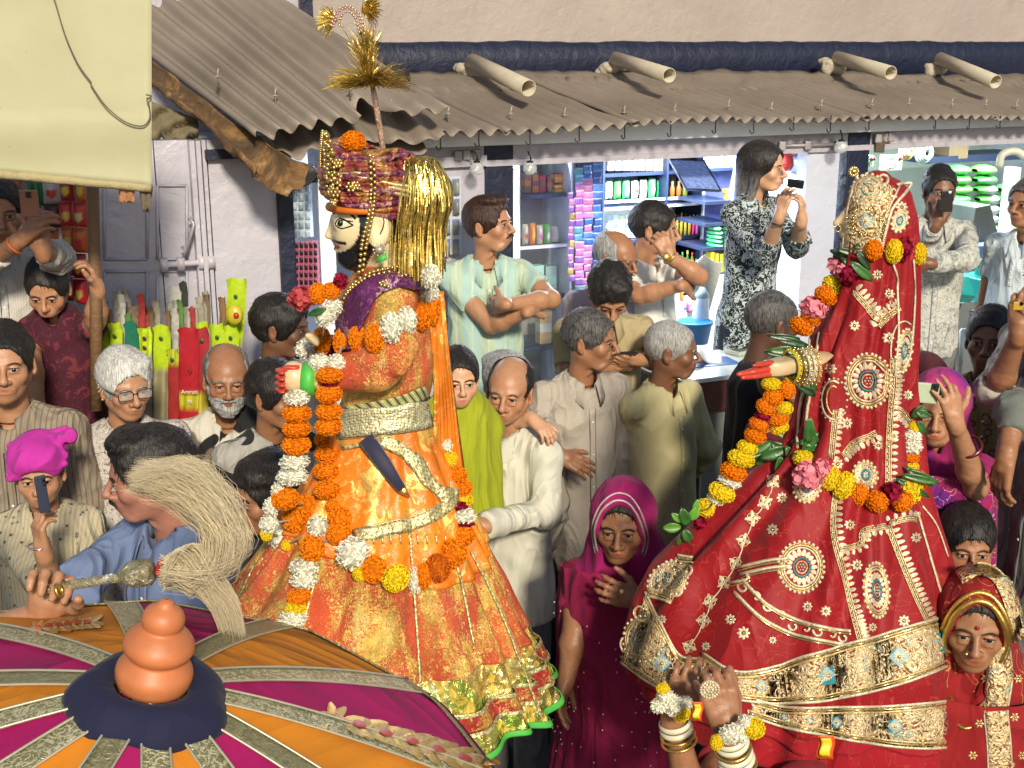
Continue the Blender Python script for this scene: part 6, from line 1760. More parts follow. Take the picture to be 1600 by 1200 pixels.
# woman in pink sari with green phone
pk = person('woman in pink and violet sari holding a pale green phone before her face', (1466, 640, 3.72), s=.95, yaw=-22, pitch=2, byaw=-15, skin='mid', fem=1, hair='sleek', hairc='black', ground=0,
 top='blouse', topm=fabric('pink_blouse', (.30, .015, .12), fold=.4), hem=.9, collar=False, placket=False,
 arms=[dict(e=W_(1420, 780, 3.6), w=W_(1425, 700, 3.5)), dict(e=W_(1524, 762, 3.6), w=W_(1492, 660, 3.42), d=(-.3, -.05, 1), n=(.35, -.9, .1), curl=(.75, .35, .2, .15), spread=.28, thumb=1.0, side=1)])
veil(pk, fabric('pink_veil', (.42, .03, .16), fold=.35, pattern=pat_noise((.12, .02, .22), .58, 5, .1)), None, drop=.3, open_=1.1)
sari_wrap(pk, fabric('pink_sari', (.30, .012, .09), fold=.5, pattern=pat_multi(pat_noise((.10, .015, .22), .58, 4, .08), pat_curl((.6, .4, .42), 12, .012))), pk['NB'][2] - .03, .08, .2, .16, flare=1.3, nfold=14)
phone(1447, 614, 3.42, 40, 33, (.42, .52, .36), 'pale green phone held by the woman in the pink sari', face=(0, -1, 0), roll=5, cam_side=1)
bangle(at(1514, 698, 3.49), at(1524, 762, 3.6) - at(1492, 660, 3.42), .036, .012, flat('dkband', (.12, .02, .02), .3, .3), 'bracelet', 'dark red bracelet with white stones on the forearm of the pink sari woman', 'bracelet')
ph = person('woman in dark maroon head scarf behind the one holding the green phone', (1440, 606, 4.3), s=.95, yaw=-10, skin='brown', fem=1, hair='sleek', hairc='black', ground=0, top='blouse', topm=fabric('maroon_b', (.07, .01, .015)), collar=False, placket=False)
veil(ph, fabric('maroon_scarf', (.085, .02, .025), fold=.3), None, drop=.25)
person('boy with short black hair peering out above the red sari woman', (1510, 850, 3.5), s=.95, yaw=-8, pitch=2, child=.7, skin='brown', hair='child', hairc='black', ground=0, top='shirt', topm=BLKP, pants=BLKP, hairline=-.004)
# woman in red bridal sari bottom right
pb = person('woman in red and gold sari with nose stud and gold necklace, lower right corner', (1524, 970, 2.92), s=1.02, yaw=-18, pitch=4, byaw=-20, skin='brown', fem=1, age=.8, hair='sleek', hairc='black', ground=0, mouth=.6,
 top='blouse', topm=fabric('red_sari', (.26, .010, .012), fold=.4, pattern=pat_vor((.5, .33, .10), 14, .10)), hem=1.0, collar=False, placket=False, fat=1.1,
 arms=[dict(e=W_(1440, 1200, 2.9), w=W_(1400, 1300, 2.8)), None])
REDV = fabric('red_veil', (.24, .010, .012), fold=.35, pattern=pat_curl((.42, .25, .07), 9, .012))
vo, vb = veil(pb, REDV, GOLD, drop=.85, flare=.22, open_=1.0, trimr=.008)
sari_wrap(pb, _mats[('fab', 'red_sari')], pb['NB'][2] - .02, .05, .185, .16, flare=1.35, nfold=16)
necklace(pb, GOLD, .005, .085, 4, out=.05)
t = MB(); t.sphere(pb['hp'](-.02, -.112, -.034), .0035, 8, 6); t.build('nose_stud', PALEGOLD, pb['root'])
t = MB(); t.sphere(pb['hp'](0, -.1, .035), (.005, .002, .006), 8, 6); t.build('bindi', flat('bindi', (.3, .01, .01), .5, bmp=0), pb['root'])
t = MB()
for k in range(5): t.sphere(pb['hp'](.078, -.004, -.042 - .010 * k), (.010 - .0012 * k, .008, .006), 8, 6)
t.build('earring', GOLD, pb['root'])
# gold border bands of her sari
# left hand group
KP = pat_multi(pat_stripe((.07, .06, .06), 60, 'X', .10), pat_stripe((.25, .15, .08), 60, 'X', .03))
person('man in grey brown striped shirt, mouth open, at the left edge', (8, 568, 4.0), s=1.1, yaw=18, pitch=0, byaw=10, skin='mid', hair='short', hairc='black', ground=0, mouth=.7, stubble=.5, w=1.05,
 top='shirt', topm=fabric('brown_stripe', (.27, .23, .17), pattern=KP), pants=DARKP)
person('girl in dark maroon sequinned dress holding the brown pole, looking down', (76, 450, 4.5), s=.93, yaw=6, pitch=22, byaw=5, skin='mid', fem=1, child=1, hair='ponytail', hairc='black', ground=.72, top='dress', hem=1.75, collar=False, placket=False, neckopen=.3,
 topm=fabric('maroon_sequin', (.055, .008, .018), fold=.3, pattern=pat_multi(pat_noise((.14, .02, .03), .60, 20, .02), pat_vor((.5, .2, .14), 90, .08))),
 arms=[dict(e=W_(48, 560, 4.4), w=W_(60, 640, 4.35)), dict(e=W_(150, 500, 4.45), w=W_(152, 450, 4.38), d=(-.15, -.1, 1), n=(.9, .3, 0), curl=.7)])
pm = person('man in white kurta filming with a copper phone under the cream banner', (-2, 330, 4.62), s=1.05, yaw=25, pitch=6, byaw=15, skin='brown', hair='short', hairc='black', ground=.40, glasses=False,
 top='kurta', topm=fabric('white_kurta', (.52, .50, .46), fold=.5, pattern=pat_stripe((.42, .40, .37), 120, 'X', .15)), pants=GREYP, collar='band',
 arms=[dict(e=W_(-30, 420, 4.4), w=W_(28, 378, 4.22), d=(.8, -.05, .7), n=(-.4, -.7, .5), curl=.45, cuff=.6, side=-1), dict(e=W_(88, 402, 4.5), w=W_(66, 392, 4.25), d=(-.1, -.05, 1), n=(.6, -.7, .2), curl=.55, cuff=.6)])
phone(46, 318, 4.12, 29, 42, (.30, .13, .09), 'copper brown phone held up by the man in the white kurta', cam_side=.1)
bangle(at(22, 384, 4.22), (.8, 0, .6), .030, .008, flat('orangeband', (.5, .1, .02), .5), 'wrist_thread', 'orange thread round the wrist of the man in the white kurta', 'bracelet')
# boy with magenta turban
pbt = person('boy in magenta turban and printed kurta holding up a dark phone', (62, 738, 3.72), s=.93, yaw=14, pitch=4, byaw=12, skin='mid', child=.8, hair=None, ground=0, gaze=(.8, .3), browc='black',
 top='kurta', topm=fabric('print_kurta', (.44, .40, .28), pattern=pat_multi(pat_stripe((.30, .17, .06), 75, 'X', .12), pat_vor((.07, .09, .08), 34, .20), pat_stripe((.44, .40, .28), 75, 'X', .0))), pants=GREYP, collar='band',
 arms=[dict(e=W_(90, 950, 3.45), w=W_(68, 862, 3.35), d=(-.1, .0, 1), n=(-.7, -.7, 0), curl=.8, cuff=.2, side=-1), dict(e=W_(150, 930, 3.6), w=W_(165, 1020, 3.5))])
f = Field((-.13, -.14, -.03), (.16, .16, .18), .005)
f.ell((0, .018, .055), (.098, .115, .088), k=.02); f.ell((0, -.03, .06), (.086, .085, .06), k=.03)
f.ell((0, -.12, .0), (.06, .07, .045), k=.01, op='sub')
f.ell((.075, .0, .115), (.035, .03, .022), k=.012, rot=rotm(0, 0, -30)); f.ell((.115, -.01, .13), (.022, .02, .03), k=.012)
for k in range(5): f.cone((-.085, -.07 + .02 * k, .015 + .022 * k), (.09, -.06 + .03 * k, .05 + .02 * k), .012, k=.012)
f.halfspace((0, 0, -.015), (0, 0, -1)); f.wobble(.001, 40, 4)
V_, F_ = f.mesh(); t = MB(); t.add(pbt['H'] + (V_ * pbt['s']) @ pbt['M'].T, F_.tolist()); t.build('turban', fabric('magenta_turban', (.48, .03, .32), fold=.4), pbt['root'])
phone(66, 772, 3.28, 17, 62, (.04, .05, .08), 'dark blue phone held upright in front of the turbaned boy', face=(.55, -.8, 0), roll=-3)
bangle(at(62, 852, 3.35), (0.0, 0, 1), .030, .005, flat('silverb', (.65, .65, .66), .2, .9), 'bracelet', 'thin silver bracelet on the wrist of the turbaned boy', 'bracelet')
# old man with spectacles
SP_ = fabric('paisley_shirt', (.50, .47, .43), fold=.35, pattern=pat_curl((.20, .12, .11), 26, .030))
pg = person('white haired old man in black glasses and paisley print shirt, looking right', (196, 602, 4.18), s=1.02, yaw=34, pitch=5, byaw=25, skin='mid', hair='white', hairc='white', age=1.4, glasses=True, ground=0, browc='silver', nose=1.1,
 top='shirt', topm=SP_, pants=GREYP)
t = MB(); t.sphere(pg['hp'](-.083, -.008, -.036), .0055, 8, 6); t.build('earring', GOLD, pg['root'])
# bearded man
PB_ = fabric('patch_shirt', (.56, .53, .45), fold=.3, pattern=pat_multi(pat_noise((.15, .12, .09), .56, 4.5, .01, .4, 1), pat_noise((.014, .013, .014), .60, 6, .008, .3, 1)))
person('bald bearded old man in white shirt with black and brown blotches', (354, 592, 4.42), s=1.04, yaw=16, pitch=4, roll=2, byaw=12, skin='brown', hair='rim', hairc='grey', age=1.4, beard='silver', moustache='silver', browc='grey', ground=0, fat=1.1,
 top='shirt', topm=PB_, pants=DARKP)
# profile man behind the garland, and two more faces there
person('dark haired man in profile in pale shirt left of the pink rose', (440, 512, 4.72), s=1.0, yaw=82, pitch=3, byaw=40, skin='dark', hair='thick', hairc='black', ground=0, top='shirt', topm=fabric('pale_shirt2', (.42, .41, .36), fold=.4), pants=DARKP)
person('man with tousled black hair and white collar half hidden by the garlands', (432, 618, 4.25), s=.98, yaw=55, pitch=4, byaw=30, skin='brown', hair='thick', hairc='black', ground=0, top='shirt', topm=fabric('bw_shirt', (.38, .37, .33), pattern=pat_noise((.02, .02, .02), .55, 9, .01, .5, 1)), pants=DARKP)
person('brown faced man glancing left, squeezed between bearded man and white garland', (418, 772, 3.5), s=1.0, yaw=-48, pitch=5, byaw=-30, skin='brown', hair='thick', hairc='black', ground=0, stubble=.5, top='shirt', topm=fabric('dark_shirt3', (.05, .05, .055)), pants=DARKP, gaze=(-.5, 0))
# man in blue behind the fly whisk
person('man in blue shirt with neat black hair, profile behind the fly whisk', (236, 742, 3.08), s=1.03, yaw=-72, pitch=6, byaw=-35, skin=(.38, .17, .12), hair='quiff', hairc='black', ground=0, beard=None, moustache='black', stubble=.9,
 top='shirt', topm=fabric('blue_shirt', (.14, .19, .33), fold=.4), pants=DARKP, arms=[dict(e=W_(130, 900, 3.0), w=W_(115, 985, 2.9)), dict(e=W_(330, 960, 3.0), w=W_(300, 1050, 2.9))])
# flowers
def flower_mesh(name, n, kind, core, c1, c2, seed=0, mat=None):
 rs_ = np.random.RandomState(seed); mb = MB(); mb.sphere((0, 0, 0), core, 12, 8, color=vary(c1, .6))
 for k in range(n):
  z = 1 - 2 * (k + .5) / n; a = k * 2.39996 + rs_.uniform(-.2, .2); r_ = math.sqrt(1 - z * z)
  d = unit(v3(r_ * math.cos(a), r_ * math.sin(a), z) + rs_.normal(size=3) * .08)
  t_ = unit(np.cross(d, unit(rs_.normal(size=3)))); b = np.cross(d, t_); tilt = rs_.normal(size=2) * .3; d2 = unit(d + t_ * tilt[0] + b * tilt[1])
  t_ = unit(t_ - d2 * np.dot(t_, d2)); b = np.cross(d2, t_); c = np.array(c1) * (1 - (q := rs_.rand())) + np.array(c2) * q
  R0 = core * rs_.uniform(.97, 1.06)
  if kind == 'ruffle':
   w = .105 * rs_.uniform(.8, 1.25); m = 6
   pts = [d * R0] + [d * R0 + d2 * (.055 + .035 * (-1) ** i + .02 * rs_.rand()) + (t_ * math.cos(i * 6.283 / m) + b * math.sin(i * 6.283 / m)) * w for i in range(m)]
   mb.add(pts, [(0, 1 + i, 1 + (i + 1) % m) for i in range(m)], color=np.array([c * .85] + [np.clip(c * rs_.uniform(.95, 1.15), 0, 1)] * m))
  else:
   L, w = (.36, .075) if kind == 'ray' else (.5, .26); L *= rs_.uniform(.8, 1.2)
   pts = [d * R0 - t_ * L * .4, d * R0 + d2 * .05 - b * w, d * R0 + d2 * .03, d * R0 + d2 * .05 + b * w, d * R0 + d2 * .12 + t_ * L * .45 - b * w * .8, d * R0 + d2 * .10 + t_ * L * .5, d * R0 + d2 * .12 + t_ * L * .45 + b * w * .8, d * R0 + d2 * .17 + t_ * L * .66]
   mb.add(pts, [(0, 2, 1), (0, 3, 2), (1, 2, 5, 4), (2, 3, 6, 5), (4, 5, 7), (5, 6, 7)], color=np.clip(np.array([c * .85, c * .95, c * .9, c * .95, c, c, c, c]), 0, 1))
 o = mb.build(name, mat, cols=True, origin=(0, 0, 0), smooth=False); me = o.data; bpy.data.objects.remove(o)
 return me
PET = attr_mat('petal', rough=.7, spec=.15, bmp=0, var=.06)
_n = PET.node_tree; _b = _n.nodes['Principled BSDF']; _t = _n.nodes.new('ShaderNodeBsdfTranslucent'); _m = _n.nodes.new('ShaderNodeMixShader'); _m.inputs[0].default_value = .28
_n.links.new(_b.inputs['Base Color'].links[0].from_socket, _t.inputs[0]); _n.links.new(_b.outputs[0], _m.inputs[1]); _n.links.new(_t.outputs[0], _m.inputs[2]); _n.links.new(_m.outputs[0], _n.nodes['Material Output'].inputs[0])
FM_ = {}
def fl(kind, var_=0):
 key = (kind, var_)
 if key not in FM_:
  C = {'O': ((.95, .24, .004), (1, .36, .01)), 'Y': ((.95, .66, .01), (1, .8, .04)), 'W': ((.95, .93, .74), (1, .99, .88)), 'M': ((.22, .005, .02), (.38, .01, .06)),
    'D': ((.85, .22, .01), (.5, .10, .01)), 'P': ((.85, .22, .30), (.92, .38, .44)), 'R': ((.50, .05, .06), (.62, .12, .12)), 'L': ((.02, .10, .015), (.05, .2, .02))}[kind]
  if kind in 'OYD': FM_[key] = flower_mesh('marigold', 330, 'ruffle', .88, *C, seed=var_, mat=PET)
  elif kind == 'W': FM_[key] = flower_mesh('chrysanthemum', 230, 'ray', .84, *C, seed=var_, mat=PET)
  else: FM_[key] = flower_mesh('rose', 60, 'wide', .78, *C, seed=var_, mat=PET)
 return FM_[key]
NAMES = {'O': 'marigold', 'Y': 'marigold', 'D': 'marigold', 'W': 'chrysanthemum', 'M': 'rose', 'P': 'rose', 'R': 'rose'}
class Drape:
 def __init__(s, Yd): s.V = []; s.F = []; s.n = 0; s.Yd = Yd; s.bvh = None
 def add(s, o):
  me = o.data; off = Vector((0, 0, 0)); p = o
  while p: off += p.location; p = p.parent
  V = np.zeros(len(me.vertices) * 3); me.vertices.foreach_get('co', V); V = V.reshape(-1, 3) + np.array(off)
  s.V += [tuple(v) for v in V]; s.F += [tuple(i + s.n for i in pl_.vertices) for pl_ in me.polygons]; s.n = len(s.V); s.bvh = BVHTree.FromPolygons(s.V, s.F)
  return o
 def hit(s, px, py, lift=.004, Yd=None):
  d = ray(px, py).normalized(); h = s.bvh.ray_cast(CAM, d, 30) if s.bvh else (None,) * 4
  if h[0] is None: return at(px, py, Yd or s.Yd), Vector((0, -1, .2)).normalized()
  n = h[1] if h[1].dot(d) < 0 else -h[1]
  return h[0] + n * lift, n
 def cord(s, pts, r, mat, name='zari_cord', parent=None, seg=5, n=None, lift=.003, aspect=.6, closed=False):
  P = bez([(x, y, 0) for x, y in pts], n or max(6, int(sum(math.dist(pts[i], pts[i + 1]) for i in range(len(pts) - 1)) / 7)))
  q = [s.hit(p.x, p.y, lift) for p in P]
  t = MB(); t.tube([a for a, b in q], r, seg, aspect=aspect, flatn=[tuple(b) for a, b in q], closed=closed)
  return t.build(name, mat, parent)
 def ribbon(s, pts, wpx, mat, name='ribbon', parent=None, lift=.005, nw=4, n=None, wave=0):
  P = bez([(x, y, 0) for x, y in pts], n or max(8, int(sum(math.dist(pts[i], pts[i + 1]) for i in range(len(pts) - 1)) / 6)))
  G = np.zeros((len(P), nw + 1, 3))
  for i, p in enumerate(P):
   a = P[max(0, i - 1)]; b = P[min(len(P) - 1, i + 1)]; d = (b - a).normalized(); nn_ = Vector((-d.y, d.x, 0))
   w = wpx if np.isscalar(wpx) else np.interp(i / (len(P) - 1), np.linspace(0, 1, len(wpx)), wpx)
   for j in range(nw + 1):
    q = p + nn_ * w * (j / nw - .5) * (1 + wave * math.sin(i * 1.7)); G[i, j] = s.hit(q.x, q.y, lift)[0]
  t = MB(); t.grid(G); return t.build(name, mat, parent, thick=.003)
 def flower(s, px, py, wpx, hpx, kind, parent, lift=.55, Yd=None, rot=0, k=0):
  s_ = None
  p, n = s.hit(px, py, 0, Yd); dp = (p - CAM).y * CP - (p - CAM).z * SP; m_ = dp / FPX
  r = wpx * m_ / 2; p = p - ray(px, py).normalized() * r * lift
  o = bpy.data.objects.new(NAMES[kind], fl(kind, k % 3)); col.objects.link(o); o.parent = parent; o.location = p - parent.location
  o.scale = (r * 1.0, r * 1.0, r * 1.06 * hpx / wpx); o.rotation_euler = (rnd.uniform(-.15, .15), R(rot), 0) ;
  if abs(hpx / wpx - 1) < .12: o.rotation_euler = (rnd.uniform(0, 6), rnd.uniform(0, 6), rnd.uniform(0, 6))
  return o
def garland(D, items, label, Yd=None, group=None, string=True, lift=.55):
 p0 = D.hit(items[0][0], items[0][1], 0, Yd)[0]
 root = empty('garland', p0, label, 'garland', group); pts = []
 for k, it in enumerate(items):
  px, py, w, h, kind = it[:5]; rot = it[5] if len(it) > 5 else 0
  o = D.flower(px, py, w, h, kind, root, lift, Yd, rot, k); pts.append(o.location + root.location)
 if string and len(pts) > 2:
  t = MB(); t.tube(pts, .003, 5); t.build('string', flat('string', (.3, .25, .15), .8), root)
 return root
LEAFM = flat('leaf_green', (.025, .10, .015), .35, var=.5, scale=25, bmp=.3)
LEAFD = flat('leaf_dark', (.010, .045, .010), .35, var=.5, scale=25, bmp=.3)
def leaf(D, px, py, L, w, ang, parent, mat=None, Yd=None, fold=.3, lift=.02):
 p, n = D.hit(px, py, lift, Yd); m_ = ((p - CAM).y * CP - (p - CAM).z * SP) / FPX
 a = R(ang); d = Vector((math.cos(a), -.15, math.sin(a))).normalized(); side = d.cross(Vector((0, -1, 0.15))).normalized(); nn_ = side.cross(d)
 G = np.zeros((9, 5, 3))
 for i in range(9):
  t_ = i / 8; ww = w * m_ * math.sin(math.pi * min(.97, t_ * .9 + .06)) ** .8
  for j in range(5):
   u = j / 4 - .5; G[i, j] = p + d * L * m_ * t_ + side * u * ww + nn_ * (abs(u) * ww * fold - .12 * L * m_ * t_ * t_)
 t = MB(); t.grid(G); return t.build('leaf', mat or LEAFM, parent, thick=.001)

# cloth of the two figures
def brocade(name, base, gold=(.80, .50, .12), cover=.5, scale=24, metal=.75, tint=None, facets=8, rough=.3, bs_=.9, soft=.02, dist=1.8):
 m, nt, bs = _new(name); v = coords(nt)
 n1 = noisef(nt, v, scale, 4, .7, dist); n0 = noisef(nt, coords(nt, scale=(2.2, 2.2, .35)), 6, 4, .65, .3)
 ad = N(nt, 'ShaderNodeMath', operation='ADD'); nt.links.new(n1, ad.inputs[0]); nt.links.new(n0, ad.inputs[1])
 t_ = 1.0 + (.5 - cover) * .3
 msk = ramp(nt, ad.outputs[0], [(0, (0, 0, 0)), (1, (1, 1, 1))])
 mr = N(nt, 'ShaderNodeMapRange'); mr.inputs[1].default_value = t_ - soft; mr.inputs[2].default_value = t_ + soft; nt.links.new(ad.outputs[0], mr.inputs[0])
 nt.nodes.remove(msk.node)
 fac = mr.outputs[0]
 vo = N(nt, 'ShaderNodeTexVoronoi', i_Scale=facets); vo.inputs['Randomness'].default_value = 1
 vd = nt.nodes.new('ShaderNodeMixRGB'); vd.blend_type = 'ADD'; vd.inputs[0].default_value = .25
 nzc = N(nt, 'ShaderNodeTexNoise', i_Scale=6, i_Detail=3); nt.links.new(v, nzc.inputs['Vector']); nt.links.new(v, vd.inputs[1]); nt.links.new(nzc.outputs['Color'], vd.inputs[2])
 nt.links.new(vd.outputs[0], vo.inputs['Vector'])
 gvar = ramp(nt, noisef(nt, v, 9, 5, .7, 1), [(.35, vary(gold, .45)), (.55, gold), (.7, (min(1, gold[0] * 1.15), min(1, gold[1] * 1.3), gold[2] * 2.2))])
 if tint: gvar = mixc(nt, ramp(nt, noisef(nt, v, 4.5, 3, .6, 1.5), [(.52, (0, 0, 0)), (.6, (.8,) * 3)]), gvar, tint)
 bvar = ramp(nt, noisef(nt, v, 5, 3), [(.35, vary(base, .7)), (.65, vary(base, 1.2))])
 c = mixc(nt, fac, bvar, gvar); nt.links.new(c, bs.inputs['Base Color'])
 mm_ = N(nt, 'ShaderNodeMath', operation='MULTIPLY'); mm_.inputs[1].default_value = metal; nt.links.new(fac, mm_.inputs[0]); nt.links.new(mm_.outputs[0], bs.inputs['Metallic'])
 bs.inputs['Roughness'].default_value = rough
 hh = N(nt, 'ShaderNodeMath', operation='ADD'); nt.links.new(vo.outputs['Distance'], hh.inputs[0])
 h2 = N(nt, 'ShaderNodeMath', operation='MULTIPLY'); h2.inputs[1].default_value = .35; nt.links.new(n1, h2.inputs[0]); nt.links.new(h2.outputs[0], hh.inputs[1])
 bump(nt, bs, hh.outputs[0], bs_, .03)
 return m
def loft(Yc, rows, dratio, hemtilt=0.0, seed=0, folds=15, famp=.03, dcen=0.0, nv=90, nu=220, topflat=0):
 """rows: (py, left px, right px) silhouettes -> function S(u in 0..1 around, v in 0..1 down)"""
 zs = []; cx = []; rx = []
 for (py, l, r) in rows:
  a, b = at(l, py, Yc), at(r, py, Yc); zs.append(a.z); cx.append((a.x + b.x) / 2); rx.append((b.x - a.x) / 2)
 zs, cx, rx = map(np.array, (zs, cx, rx)); vs = (zs[0] - zs) / (zs[0] - zs[-1])
 def S(u, v):
  a = 2 * math.pi * u; z = zs[0] + (zs[-1] - zs[0]) * v; c = float(np.interp(v, vs, cx)); r = float(np.interp(v, vs, rx))
  am = famp * min(1, max(0, v) * 1.6) ** 1.3
  f = am * (math.sin(folds * a + 2.2 * math.sin(2 * a + seed) + 1.3 * math.sin(5 * a + 2 * v)) * .7 + .8 * noise.noise((math.cos(a) * 2.2, math.sin(a) * 2.2, v * 1.5 + seed)))
  f2 = .012 * noise.noise((math.cos(a) * 5, math.sin(a) * 5, v * 7 + seed))
  rr_ = r + f + f2 * min(1, max(0, v) * 4)
  x = c + rr_ * math.cos(a); y = Yc + dcen + rr_ * dratio * math.sin(a)
  return Vector((x, y, z - hemtilt * math.cos(a) * v ** 3 + .012 * math.sin(a * 9 + 1) * v ** 6))
 return S
def patch(S, u0, u1, v0, v1, nu, nv, mat, name, parent, lift=0.0, thick=.003, v0f=None, v1f=None, closed=False):
 G = np.zeros((nu, nv, 3))
 for i in range(nu):
  u = u0 + (u1 - u0) * i / (nu if closed else nu - 1)
  a0 = v0 if v0f is None else v0f(u); a1 = v1 if v1f is None else v1f(u)
  for j in range(nv):
   v = a0 + (a1 - a0) * j / (nv - 1); p = S(u, v)
   if lift: p = p + Vector((math.cos(2 * math.pi * u), math.sin(2 * math.pi * u), .15)) * lift
   G[i, j] = p
 t = MB(); t.grid(G, closed_u=closed); return t.build(name, mat, parent, thick=thick)

# ================================================================== the groom figure
GY = 2.95
groom = empty('groom_figure', at(590, 1060, GY), 'painted wooden groom figure in orange and gold robes with plumed turban, facing left', 'figure')
groom.location.z = 1.0
CORAL = brocade('coral_brocade', (.62, .095, .035), (1, .70, .17), .47, 85, .5, dist=3.0, soft=.03, bs_=.7)
FOIL = brocade('gold_foil', (.62, .42, .06), (.95, .76, .24), .8, 20, .75, tint=(.42, .66, .10), facets=20, rough=.2)
ORANGE = brocade('orange_silk', (.78, .20, .010), (.95, .62, .14), .16, 24, .45, bs_=.4, soft=.05, rough=.35)
REDT = brocade('red_trim', (.38, .025, .02), (.75, .45, .1), .45, 60, .5)
GREENH = flat('green_hem', (.07, .42, .06), .5)
def braid_mat(name, c, scale=60):
 m, nt, bs = _new(name); v = coords(nt, rot=(0, R(45), 0));
 ch = N(nt, 'ShaderNodeTexChecker', i_Scale=scale); ch.inputs[1].default_value = rgba(c); ch.inputs[2].default_value = rgba(vary(c, .35)); nt.links.new(v, ch.inputs[0])
 n_ = noisef(nt, v, 90, 3)
 nt.links.new(mixc(nt, .25, ch.outputs[0], ramp(nt, n_, [(.4, vary(c, .4)), (.6, c)])), bs.inputs['Base Color']); bs.inputs['Metallic'].default_value = .45; bs.inputs['Roughness'].default_value = .35
 bump(nt, bs, n_, .8, .006); return m
BRAID = braid_mat('gold_braid', (.74, .66, .32), 120)
G_ROWS = [(640, 538, 664), (690, 518, 680), (760, 480, 716), (820, 440, 738), (870, 408, 760), (920, 372, 786), (970, 342, 812), (1010, 322, 834), (1060, 306, 866)]
SG = loft(GY, G_ROWS, .82, hemtilt=.05, seed=1, folds=17, famp=.026)
DG = Drape(GY)
# v of y rows: 820 -> ~.45 ; foil from ~.72
DG.add(patch(SG, 0, 1, .32, .80, 230, 60, CORAL, 'skirt', groom, closed=True, v1f=lambda u: .80 + .02 * math.sin(2 * math.pi * u * 3 + 1)))
DG.add(patch(SG, 0, 1, .78, 1.0, 230, 34, FOIL, 'foil_border', groom, lift=-.004, closed=True))
for (a_, b_, mt, nm, lf) in ((.885, .93, REDT, 'red_trim', .004), (.875, .887, BRAID, 'gold_edging', .007), (.928, .94, BRAID, 'gold_edging', .007), (.988, 1.006, GREENH, 'green_hem', .003)):
 DG.add(patch(SG, 0, 1, a_, b_, 230, 6, mt, nm, groom, lift=lf, closed=True))
DG.add(patch(SG, 0, 1, -.02, .50, 200, 50, ORANGE, 'orange_overskirt', groom, lift=.010, closed=True, v1f=lambda u: .46 + .05 * math.cos(2 * math.pi * (u - .98)) - .03 * math.sin(4 * math.pi * u)))
# torso and arms as one jacket
def ppx(px, py, dy=0.0, Y=GY): return at(px, py, Y + dy)
f = Field(ppx(430, 700) - Vector((0, .22, .1)), ppx(760, 380) + Vector((.02, .22, .12)), .009)
f.ell(ppx(605, 560), (.118, .10, .17), k=.05); f.ell(ppx(602, 480), (.115, .10, .11), k=.05); f.ell(ppx(600, 640), (.10, .09, .10), k=.05)
f.cone(ppx(600, 470, -.07), ppx(590, 470, .09), .065, k=.04)
f.cone(ppx(610, 475, -.11), ppx(590, 575, -.15), .058, .055, k=.03); f.cone(ppx(590, 575, -.15), ppx(500, 590, -.17), .055, .038, k=.02)
f.cone(ppx(600, 475, .11), ppx(560, 560, .13), .055, .05, k=.03); f.cone(ppx(560, 560, .13), ppx(490, 540, .05), .05, .035, k=.02)
for k in range(8): f.cone(ppx(560 + 10 * k, 560 + 3 * k, -.20), ppx(600 + 7 * k, 500 + 6 * k, -.19), .008, k=.02)
f.wobble(.003, 30, 2)
V_, F_ = f.mesh(); t = MB(); t.add(V_, F_.tolist()); DG.add(t.build('jacket', CORAL, groom))
# head, turban
hf = Field(ppx(490, 460) - Vector((0, .12, 0)), ppx(670, 290) + Vector((0, .12, 0)), .0042)
U = mpp(570, 370, GY)
hf.ell(ppx(582, 350), (58 * U, .085, 58 * U), k=.02); hf.ell(ppx(550, 360), (30 * U, .064, 40 * U), k=.02)
hf.ell(ppx(556, 402), (26 * U, .05, 22 * U), k=.02); hf.ell(ppx(540, 400), (13 * U, .03, 15 * U), k=.015)
hf.cone(ppx(525, 336), ppx(513, 368), 4.5 * U, 5.5 * U, k=.012); hf.cone(ppx(526, 340), ppx(526, 372), 7 * U, 7 * U, k=.012)
hf.ell(ppx(526, 380), (6 * U, .02, 3.4 * U), k=.005); hf.ell(ppx(527, 388), (6 * U, .02, 3.4 * U), k=.004)
hf.cone(ppx(606, 375), ppx(618, 450), 30 * U, 34 * U, k=.03)
for sy in (-1, 1):
 hf.ell(ppx(592, 358, sy * .078), (17 * U, .014, 28 * U), k=.006); hf.ell(ppx(590, 356, sy * .094), (9 * U, .010, 18 * U), k=.005, op='sub'); hf.ell(ppx(588, 380, sy * .078), (9 * U, .012, 10 * U), k=.005)
 hf.ell(ppx(536, 352, sy * .050), (14 * U, .014, 9 * U), k=.01)
V_, F_ = hf.mesh()
C_ = np.zeros((len(V_), 3)); cream = v3(.78, .66, .40)
for i, p in enumerate(V_):
 x, y = proj(p); yy = p[1] - GY
 ear = ((x - 592) / 20) ** 2 + ((y - 357) / 32) ** 2 < 1 and abs(yy) > .060
 face = ((x - 528) / 34) ** 2 + ((y - 354) / 40) ** 2 < 1 and x < 562
 neck = y > 380 and x > 590 + (y - 380) * -.5 and x > 572
 c = cream if (ear or face or neck) else v3(.012, .012, .014)
 if ((x - 522) / 9) ** 2 + ((y - 386) / 4.5) ** 2 < 1: c = v3(.30, .03, .02)
 if abs(y - 377 - (x - 520) * .2) < 2.2 and 518 < x < 540: c = v3(.012, .012, .014)
 C_[i] = c
t = MB(); t.add(V_, F_.tolist(), color=C_); DH = Drape(GY); head_o = t.build('head', attr_mat('lacquer', rough=.16, spec=.6, bmp=.05, bscale=30, var=.04), groom, cols=True); DH.add(head_o)
INKB = flat('ink_black', (.008, .008, .01), .3, bmp=0)
DH.cord([(524, 350), (530, 342), (540, 344), (552, 352)], .0022, INKB, 'eye_line', groom, lift=.001)
DH.cord([(524, 351), (532, 357), (543, 355), (552, 352)], .0016, INKB, 'eye_line', groom, lift=.001)
